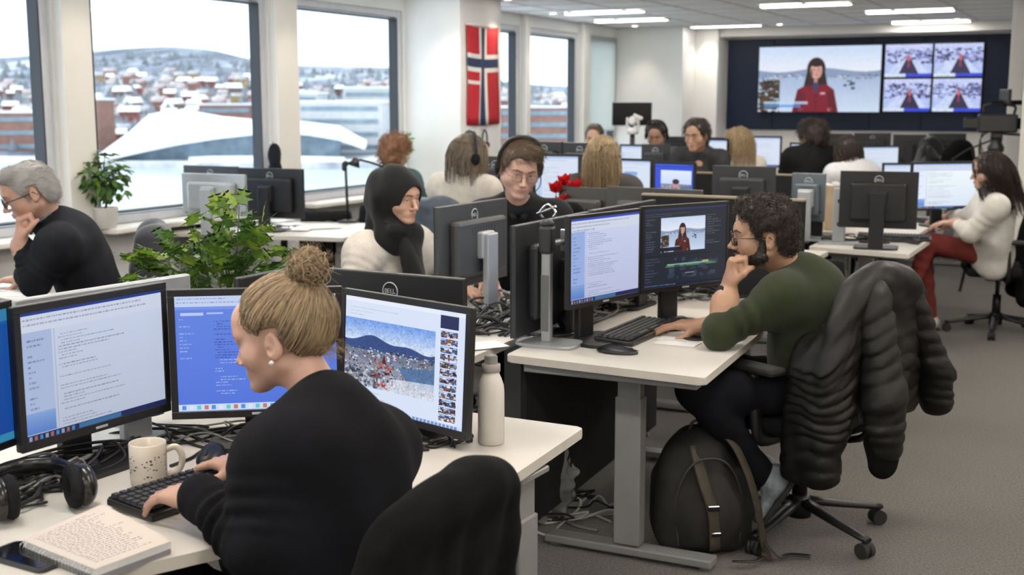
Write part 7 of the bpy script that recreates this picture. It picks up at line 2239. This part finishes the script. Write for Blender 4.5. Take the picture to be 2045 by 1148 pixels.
def add_leaf(root, kd, i, p, d, size, up=Vector((0, 0, 1)), rng=random):
    d = nrm(d); x = d.cross(up)
    if x.length < .05: x = Vector((1, 0, 0))
    x = nrm(x); z = x.cross(d)
    a = rng.uniform(-.7, .7); x, z = x * math.cos(a) + z * math.sin(a), z * math.cos(a) - x * math.sin(a)
    o = link(bpy.data.objects.new('leaf', LM[kd, i]), root)
    o.matrix_local = Matrix.Translation(p) @ Matrix(((x.x, d.x, z.x, 0), (x.y, d.y, z.y, 0), (x.z, d.z, z.z, 0), (0, 0, 0, 1))) @ Matrix.Diagonal((size, size, size, 1))
STEM = mat('plant_stem', (.07, .10, .03), .6)
POTW = mat('white_pot', (.70, .68, .64), .5, var=.04)
SOIL = mat('potting_soil', (.025, .018, .012), .95, var=.4, vscale=60, bump=.8, bscale=120)
# big lobed plant behind the front monitors, in a tall floor planter
rng = random.Random(21)
c = D(448, 560, 4.25); c.z = 0
pl = empty('potted_plant', c, 0, 'large green plant with lobed leaves rising behind the front monitors', 'plant')
b = MB(); b.lathe([(0, 0), (.14, 0), (.15, .01), (.185, .70), (.19, .72), (.178, .72), (.172, .68), (0, .66)], 32); b.build('planter', mat('dark_planter', (.05, .05, .05), .6, var=.1), pl)
b = MB(); b.lathe([(0, .685), (.172, .685)], 24); b.build('soil', SOIL, pl)
sm = MB()
tips = [(-178, 505), (-172, 545), (-140, 520), (-150, 480), (165, 545), (-110, 450), (-80, 500), (-60, 420), (-30, 470), (-5, 392), (15, 430), (30, 384), (50, 440), (75, 400 + 20), (100, 470), (140, 480), (165, 510), (120, 540), (-20, 520), (60, 500), (-120, 520), (10, 555), (-50, 545), (0, 480), (30, 520), (-90, 470)]
nl = 0
for i, (dx, py) in enumerate(tips):
    tip = D(448 + dx, py + (28 if py < 490 else 8), 4.25 + rng.uniform(-.16, .18)) - c; base = Vector((rng.uniform(-.05, .05), rng.uniform(-.05, .05), .68))
    m1 = base.lerp(tip, .45) + Vector((0, 0, .05 + .04 * abs(dx) / 150))
    pts = bez([base, m1, tip], 16); sm.tube(pts, [.0055 * (1 - .7 * k / (len(pts) - 1)) for k in range(len(pts))], 5)
    for k in range(3, len(pts)):
        for s_ in ((-1, 1) if k < len(pts) - 1 else (-1, 0, 1)):
            if (k < 9 and rng.random() < .72) or rng.random() < .22: continue
            t = (pts[k] - pts[k - 1]).normalized(); side = nrm(t.cross(Vector((0, 0, 1)))) if abs(t.z) < .98 else Vector((1, 0, 0))
            d = t * .75 + side * (s_ * rng.uniform(.5, 1.1)) + Vector((rng.uniform(-.3, .3), rng.uniform(-.3, .3), rng.uniform(-.65, .05)))
            sz = rng.uniform(.05, .088)
            if nl < 298:
                add_leaf(pl, 'lobed', rng.choice([0, 0, 0, 1, 1, 2]), pts[k] + d.normalized() * .008, d, sz, rng=rng); nl += 1
sm.build('stems', STEM, pl)
# small tree on the window sill
rng = random.Random(5)
sx, zz = on_t(209, 470, .10)
p0 = R(-.06, .10, Z0)
p0 = R(on_t(212, 448, .11)[0], .11, Z0)
fp = empty('potted_ficus', p0, 0, 'small round-crowned tree in a white pot on the window sill', 'plant')
b = MB(); b.lathe([(0, 0), (.058, 0), (.062, .004), (.078, .125), (.080, .13), (.074, .13), (.070, .115), (0, .11)], 28); b.build('pot', POTW, fp)
b = MB(); b.lathe([(0, .117), (.070, .117)], 20); b.build('soil', SOIL, fp)
tr = MB(); tr.tube(bez([(0, 0, .11), (.008, .004, .17), (0, 0, .23), (.01, 0, .30)], 12), .008, 6)
cc = Vector((0.0, 0, .33)); nl = 0
for i in range(16):
    d = Vector((rng.gauss(0, 1), rng.gauss(0, 1), rng.gauss(.2, .8))).normalized(); e = cc + d * rng.uniform(.10, .16)
    tr.tube(bez([(0, 0, .2 + .006 * i), cc + d * .05 + Vector((0, 0, -.02)), e], 8), .0028, 4)
while nl < 290:
    d = Vector((rng.gauss(0, 1), rng.gauss(0, 1), rng.gauss(0, 1))).normalized(); r_ = .165 * rng.random() ** .5
    p = cc + Vector((d.x * r_, d.y * r_, d.z * r_ * .95))
    
    if p.dot(Vector((V.x, V.y, 0))) < -.085: continue
    add_leaf(fp, 'oval', rng.choice([0, 1, 1, 1]), p, d * .6 + Vector((rng.gauss(0, .5), rng.gauss(0, .5), -.55)), rng.uniform(.045, .065), rng=rng); nl += 1
tr.build('stems', mat('bark', (.10, .07, .045), .8), fp)
# plant on the sill by the flag column
p0 = R(3.2, .09, Z0)
pp_ = empty('sill_plant', p0, 0, 'leafy green plant on the sill beside the white column behind the red-haired person', 'plant')
b = MB(); b.lathe([(0, 0), (.05, 0), (.065, .11), (.06, .11), (0, .10)], 24); b.build('pot', POTW, pp_)
sm = MB()
for i in range(13):
    a = rng.uniform(0, 6.28); e = Vector((.13 * math.cos(a), .10 * math.sin(a), rng.uniform(.28, .50))); pts = bez([(0, 0, .1), e * .55 + Vector((0, 0, .08)), e], 10); sm.tube(pts, .003, 4)
    for k in range(3, len(pts)):
        for s_ in (-1, 1): add_leaf(pp_, 'oval', rng.choice([0, 2, 2]), pts[k], Vector((rng.uniform(-1, 1), rng.uniform(-1, 1), rng.uniform(-.3, .6))), rng.uniform(.04, .065), rng=rng)
sm.build('stems', STEM, pp_)
# red flowers on the middle desk
PET = leaf_mat('red_petal', (.42, .012, .022), .25)
PM = leaf_mesh('oval').build('petal', PET, None, True); pm = PM.data; bpy.data.objects.remove(PM)
fc_ = D(1128, 395, 6.58); fc_.z = .73
fr_ = empty('red_flowers', fc_, 0, 'pot of bright red flowers on the desk behind the man with the headset', 'flowers'); fr_.scale = (.82, .82, 1.2)
b = MB(); b.lathe([(0, 0), (.055, 0), (.07, .10), (.074, .105), (.066, .105), (0, .09)], 24); b.build('pot', mat('cream_pot', (.62, .55, .45), .5), fr_)
sm = MB()
for i, (x, y, z) in enumerate(((-.06, 0, .30), (.03, .02, .27), (.07, -.03, .31), (-.02, -.05, .24), (.11, .03, .22), (.0, .05, .33))):
    sm.tube(bez([(0, 0, .09), (x * .5, y * .5, z * .6), (x, y, z)], 8), .003, 4)
    for k in range(9):
        a = k * 2.4; d = Vector((math.cos(a), math.sin(a), .25 + .5 * (k % 3)))
        o = link(bpy.data.objects.new('petal', pm), fr_); dd = nrm(d); xx = nrm(dd.cross(Vector((0, 0, 1)))); z_ = xx.cross(dd); s_ = .075
        o.matrix_local = Matrix.Translation((x, y, z)) @ Matrix(((xx.x, dd.x, z_.x, 0), (xx.y, dd.y, z_.y, 0), (xx.z, dd.z, z_.z, 0), (0, 0, 0, 1))) @ Matrix.Diagonal((s_ * 1.5, s_, s_, 1))
    for k in range(3): add_leaf(fr_, 'oval', 1, Vector((x, y, z - .05)) * .9, Vector((rng.uniform(-1, 1), rng.uniform(-1, 1), -.1)), .07, rng=rng)
sm.build('stems', STEM, fr_)

# ---------------------------------------------------------------- cameras, stands, odds and ends
def tripod(root, h, r, m, legs_name='tripod_leg', rot=0.4):
    for k in range(3):
        a = rot + k * 2.0944; top = Vector((.03 * math.cos(a), .03 * math.sin(a), h)); ft = Vector((r * math.cos(a), r * math.sin(a), .012))
        b = MB(); mid = top.lerp(ft, .5); b.cyl(.018, .018, top, mid, 10); b.cyl(.013, .013, mid, ft, 10); b.cyl(.02, .02, top.lerp(ft, .47), top.lerp(ft, .53), 10); b.sphere(.018, ft, (1, 1, .7), 10)
        b.build(legs_name, m, root)
cp = D(1992, 240, 10.3); cp.z = 0
cr = empty('film_camera', cp, math.radians(75), 'black film camera with handles on a tall tripod by the white pipe', 'camera'); cr.scale = (.92, .92, .97)
tripod(cr, 1.22, .46, BLACKP)
b = MB(); b.lathe([(0, 1.20), (.07, 1.20), (.075, 1.24), (.05, 1.28), (.055, 1.33), (0, 1.33)], 18); b.box((.13, .09, .05), (0, 0, 1.345), None, .01); b.tube([(0, .05, 1.30), (.12, .22, 1.22), (.2, .36, 1.12)], .009, 6); b.build('fluid_head', BLACKP, cr)
b = MB(); b.box((.14, .34, .16), (0, 0, 1.45), None, .015, 2); b.box((.10, .14, .10), (0, .22, 1.45), None, .01); bd_ = b.build('camera_body', BLACKP, cr)
b = MB(); b.cyl(.05, .055, (0, -.17, 1.45), (0, -.33, 1.45), 20); b.cyl(.062, .062, (0, -.22, 1.45), (0, -.25, 1.45), 20); b.box((.17, .05, .13), (0, -.35, 1.45), None, .006); b.build('lens', BLACKG, bd_)
b = MB(); b.tube(bez([(0, -.14, 1.53), (0, -.14, 1.60), (0, .0, 1.615), (0, .12, 1.60), (0, .12, 1.53)], 20), .013, 8); b.build('top_handle', BLACKP, cr)
b = MB(); b.box((.20, .03, .13), (-.05, -.05, 1.68), Matrix.Rotation(.3, 3, 'Z'), .006); b.cyl(.008, .008, (-.02, -.05, 1.6), (-.04, -.05, 1.64), 8); b.build('monitor_screen', BLACKP, cr)
b = MB(); b.box((.06, .12, .06), (.12, -.04, 1.50), None, .01); b.cyl(.03, .03, (.12, .04, 1.50), (.12, .09, 1.50), 14); b.build('viewfinder', BLACKP, cr)
b = MB()
for s_ in (-1, 1): b.tube([(s_ * .05, -.05, 1.36), (s_ * .14, -.24, 1.35), (s_ * .18, -.26, 1.30)], .010, 6); b.cyl(.02, .02, (s_ * .18, -.26, 1.22), (s_ * .18, -.26, 1.32), 10)
b.build('hand_grips', BLACKP, cr)
b = MB(); b.cyl(.02, .02, (0, -.22, 1.63), (0, .06, 1.63), 12); b.build('microphone', FABRICB, cr)
b = MB()
for i in range(5): b.tube(bez([(.07, .1 - .05 * i, 1.44), (.14 + .02 * i, .12, 1.30), (.08, .08, 1.15 - .05 * i), (.03, .03, 1.0)], 14), .004, 5)
tag(b.build('hanging_cables', CBK, cr), kind='stuff')
# white square pipe in front of the video wall
mb = MB(); pz = R(6.15, 4.86)
mb.box((.125, .125, 2.5), (pz.x, pz.y, 1.25), ROOM_ROT, .008); tag(mb.build('trim_10', WARMWHITE), kind='structure')
# screen on a floor stand, and a white camera on a tripod in front of it
dp = D(1262, 228, 11.4); dp.z = 0
ds = empty('display_stand', dp, -.12, 'black flat screen on a floor stand in front of the far white column', 'screen')
b = MB(); b.box((.37, .035, .215), (0, 0, 1.475), None, .006, 2); b.build('display', BLACKP, ds)
b = MB(); b.quad((-.175, -.0185, 1.375), (.175, -.0185, 1.375), (.175, -.0185, 1.575), (-.175, -.0185, 1.575)); b.build('screen', BLACKG, ds)
b = MB(); b.cyl(.018, .018, (0, .03, .03), (0, .03, 1.5), 12); b.prism([(-.25, -.2), (.25, -.2), (.25, .2), (-.25, .2)], 0, .03, .008, 2, .1); b.build('stand', BLACKP, ds)
wp = D(1264, 240, 10.9); wp.z = 0
wc_ = empty('robot_camera', wp, -.3, 'small white camera on a black tripod in front of the black flat screen', 'camera')
tripod(wc_, 1.12, .34, BLACKP, rot=1.0)
b = MB(); b.cyl(.02, .02, (0, 0, 1.1), (0, 0, 1.30), 12); b.build('column', BLACKP, wc_)
WHP = mat('white_plastic', (.72, .72, .72), .35)
b = MB(); b.lathe([(0, 1.30), (.05, 1.30), (.055, 1.33), (.04, 1.36), (0, 1.36)], 20); b.box((.018, .05, .10), (-.05, 0, 1.40), None, .006); b.box((.018, .05, .10), (.05, 0, 1.40), None, .006); b.build('camera_yoke', WHP, wc_)
b = MB(); b.sphere(.042, (0, 0, 1.42), (1, 1, 1), 16); b.cyl(.025, .028, (0, -.03, 1.42), (0, -.075, 1.42), 16); b.box((.09, .02, .03), (.05, -.02, 1.455), Matrix.Rotation(.4, 3, 'Y'), .005); b.build('camera_head', WHP, wc_)
# desk lamp by the window
lp = D(694, 395, 8.6); lp = Vector((lp.x, lp.y, .73))
dl = empty('desk_lamp', lp, .2, 'black jointed desk lamp by the window with its arm reaching over the table', 'lamp')
b = MB(); b.lathe([(0, 0), (.075, 0), (.078, .012), (.02, .022), (0, .022)], 24); b.build('base', BLACKP, dl)
b = MB(); b.cyl(.010, .010, (0, 0, .02), (-.01, 0, .42), 10); b.sphere(.022, (-.01, 0, .42), (1, 1, 1), 12); b.tube([(-.01, 0, .42), (.10, .02, .445), (.16, .02, .43), (.30, .03, .38)], .008, 8); b.box((.03, .03, .06), (-.02, 0, .40), None, .006); b.build('arm', BLACKP, dl)
b = MB(); b.cyl(.018, .045, (.07, .02, .46), (.05, .02, .40), 16); b.build('lamp_shade', BLACKP, dl)
# made-up cap on a hook, in place of a blurred head reflection
sc_, zc_ = on_t(538, 312, .075)
kp_ = empty('stand_in_cap', R(sc_, .075, zc_), UA, 'made-up dark cap in place of a blurred reflection at the window pier', 'cap')
b = MB(); b.cyl(.005, .005, (0, 0, .10), (0, -.04, .105), 8); b.build('hook', CHROME, kp_)
F_ = Field((-.09, -.13, -.13), (.09, .02, .13), .008); F_.ell((0, -.05, .0), (.062, .04, .10), 0); F_.cone((-.05, -.05, -.085), (.05, -.05, -.085), .022, .022, .03); F_.noise(.003, 60, 1); v, q = F_.mesh(); fast_mesh('knit', relax(v, q, 1), q, CHARK, kp_)
# loose papers and small things
rng = random.Random(12)
def rnd_sheet(px, py, d=None, label='', z=.7312, w=.21, l=.30):
    c = P(px, py, z); a = rng.uniform(0, 3.1); ca, sa = math.cos(a), math.sin(a)
    sheet([c + Vector((x * ca - y * sa, x * sa + y * ca, 0)) for x, y in ((-w / 2, -l / 2), (w / 2, -l / 2), (w / 2, l / 2), (-w / 2, l / 2))], z, label)
for i, (x, y) in enumerate(((330, 452), (300, 447), (560, 448), (640, 452), (590, 456), (540, 440))):
    rnd_sheet(x, y, None, 'white paper sheet on the pale desk by the window, ' + ('below the silver monitor', 'nearest the small tree', 'below the black monitor', 'at the corner near the hijab', 'behind the front edge', 'under the black monitor foot')[i], .7312 + .0015 * i)
for i, (x, y) in enumerate(((25, 575), (50, 590), (12, 588))):
    rnd_sheet(x, y, None, 'paper on the desk of the grey-haired man, ' + ('under his hand', 'at the desk corner', 'at the picture edge')[i], .7312 + .0015 * i, .15, .21)
for i, (x, y) in enumerate(((1010, 600), (985, 640), (960, 690))):
    rnd_sheet(x, y, None, 'crumpled paper among the cables, ' + ('beside the tall dark monitor', 'behind the silver stand', 'at the desk corner')[i], .7312 + .0015 * i, .12, .17)
tangle(P(480, 452, .731), .40, .08, .02, 10, .004, [CBK, CGR], 'cables lying on the pale desk by the window', -.25)
tangle(P(1740, 482, .731), .28, .12, .03, 14, .005, CBK, 'black cables at the foot of the large black monitor', -.3)
k_ = keyboard(tuple(P(1785, 478, .7305)), -.35, 'black keyboard on the desk edge beside the large black monitor', False)
keyboard(tuple(P(1868, 447, .7305)), 1.85, 'pale keyboard under the hands of the woman in red trousers', False)
# silver docking post left of the large black monitor
dk = empty('monitor_post', tuple(P(1674, 486, .7305)), -.3, 'silver monitor post with a plate foot left of the large black monitor', 'stand')
b = MB(); b.prism([(-.12, -.09), (.12, -.09), (.12, .09), (-.12, .09)], 0, .012, .004, 2, .04); b.build('foot_plate', SILVER, dk)
b = MB(); b.box((.075, .035, .33), (0, 0, .175), None, .006, 2); b.box((.05, .05, .09), (.03, .02, .31), None, .01); b.build('post', SILVER, dk)
b = MB(); b.cyl(.014, .014, (0, -.019, .26), (0, -.017, .26), 14); b.cyl(.014, .014, (0, -.019, .12), (0, -.017, .12), 14); b.build('cable_holes', GASKET, dk)
# file boxes and trays in the middle distance
WOODB = mat('beige_card', (.48, .38, .26), .8, var=.12, vscale=10)
for i, (px, py, d, sx_, sy_, sz_) in enumerate(((1645, 470, 7.9, .16, .25, .26), (1700, 455, 8.1, .10, .26, .30), (1555, 420, 8.0, .25, .2, .18))):
    c = (R(2.05, 3.86), R(2.5, 4.02), R(1.98, 3.62))[i]; c.z = .731
    bx = empty('file_box', c, -.4 + .3 * i, ('beige file box standing behind the black divider', 'narrow beige magazine file by the blue-grey monitor', 'low beige tray box behind the badge monitor')[i], 'box')
    b = MB()
    for (a_, e_, w_, h_) in ((0, -sy_ / 2, sx_, .006), (0, sy_ / 2, sx_, .006)): b.box((w_, h_, sz_), (a_, e_, sz_ / 2), None, .002)
    for x_ in (-sx_ / 2, sx_ / 2): b.box((.006, sy_, sz_), (x_, 0, sz_ / 2), None, .002)
    b.box((sx_, sy_, .006), (0, 0, .003)); b.build('box_shell', WOODB, bx)
    b = MB()
    for k in range(7): b.box((sx_ * .09, sy_ * .92, sz_ * rng.uniform(.8, 1.12)), (-sx_ * .4 + k * sx_ * .133, 0, sz_ * .5), None, .001)
    b.build('papers', PAPER, bx)
desk(rectST(1.72, 2.2, 3.42, 4.02), 'small desk with beige file boxes behind the divider', [(R(1.95, 3.7).x, R(1.95, 3.7).y, VA)])
# bags and dark clutter on the long table below the video wall
for i, (px, py, d, s_) in enumerate(((1668, 262, 11.9, .16), (1850, 285, 11.5, .15), (1925, 268, 11.3, .18), (1870, 262, 11.9, .14))):
    c = D(px, py, d); c.z = .73
    F_ = Field((-.3, -.25, -.02), (.3, .25, .55), .018); F_.ell((0, 0, .16), (s_ * 1.5, s_, .18), .05); F_.ell((.05, 0, .28), (s_, s_ * .8, .16 + .03 * i), .08); F_.noise(.015, 22, i); F_.cut((0, 0, 0), (0, 0, -1))
    v, q = F_.mesh(); o = fast_mesh('shoulder_bag', relax(v, q, 2), q, BLACKP if i % 2 else JBLACK); o.location = c; o.rotation_euler = (0, 0, i)
    tag(o, 'black equipment bag on the long table below the video wall, ' + ('beside the black-haired woman', 'by the white box', 'under the film camera', 'behind the white box')[i], 'bag')
    b = MB(); b.tube(bez([(-.14, 0, .25), (-.1, 0, .42), (.1, 0, .46), (.15, 0, .28)], 14), .010, 6); b.build('handle', RUBBER, o)
c = R(6.55, 4.2); c.z = .73
bx = empty('white_box', c, -.4, 'white carton on the long table near the film camera', 'box')
b = MB(); b.box((.26, .2, .33), (0, 0, .165), None, .004); b.build('carton', mat('white_card', (.66, .63, .56), .8, var=.05), bx)
b = MB(); b.box((.05, .202, .003), (0, 0, .3315)); b.build('tape', WOODB, bx)
desk(rectST(6.3, 6.85, 3.3, 4.7), 'table with the white carton in front of the video wall', [(R(6.55, 3.7).x, R(6.55, 3.7).y, VA), (R(6.55, 4.3).x, R(6.55, 4.3).y, VA)])
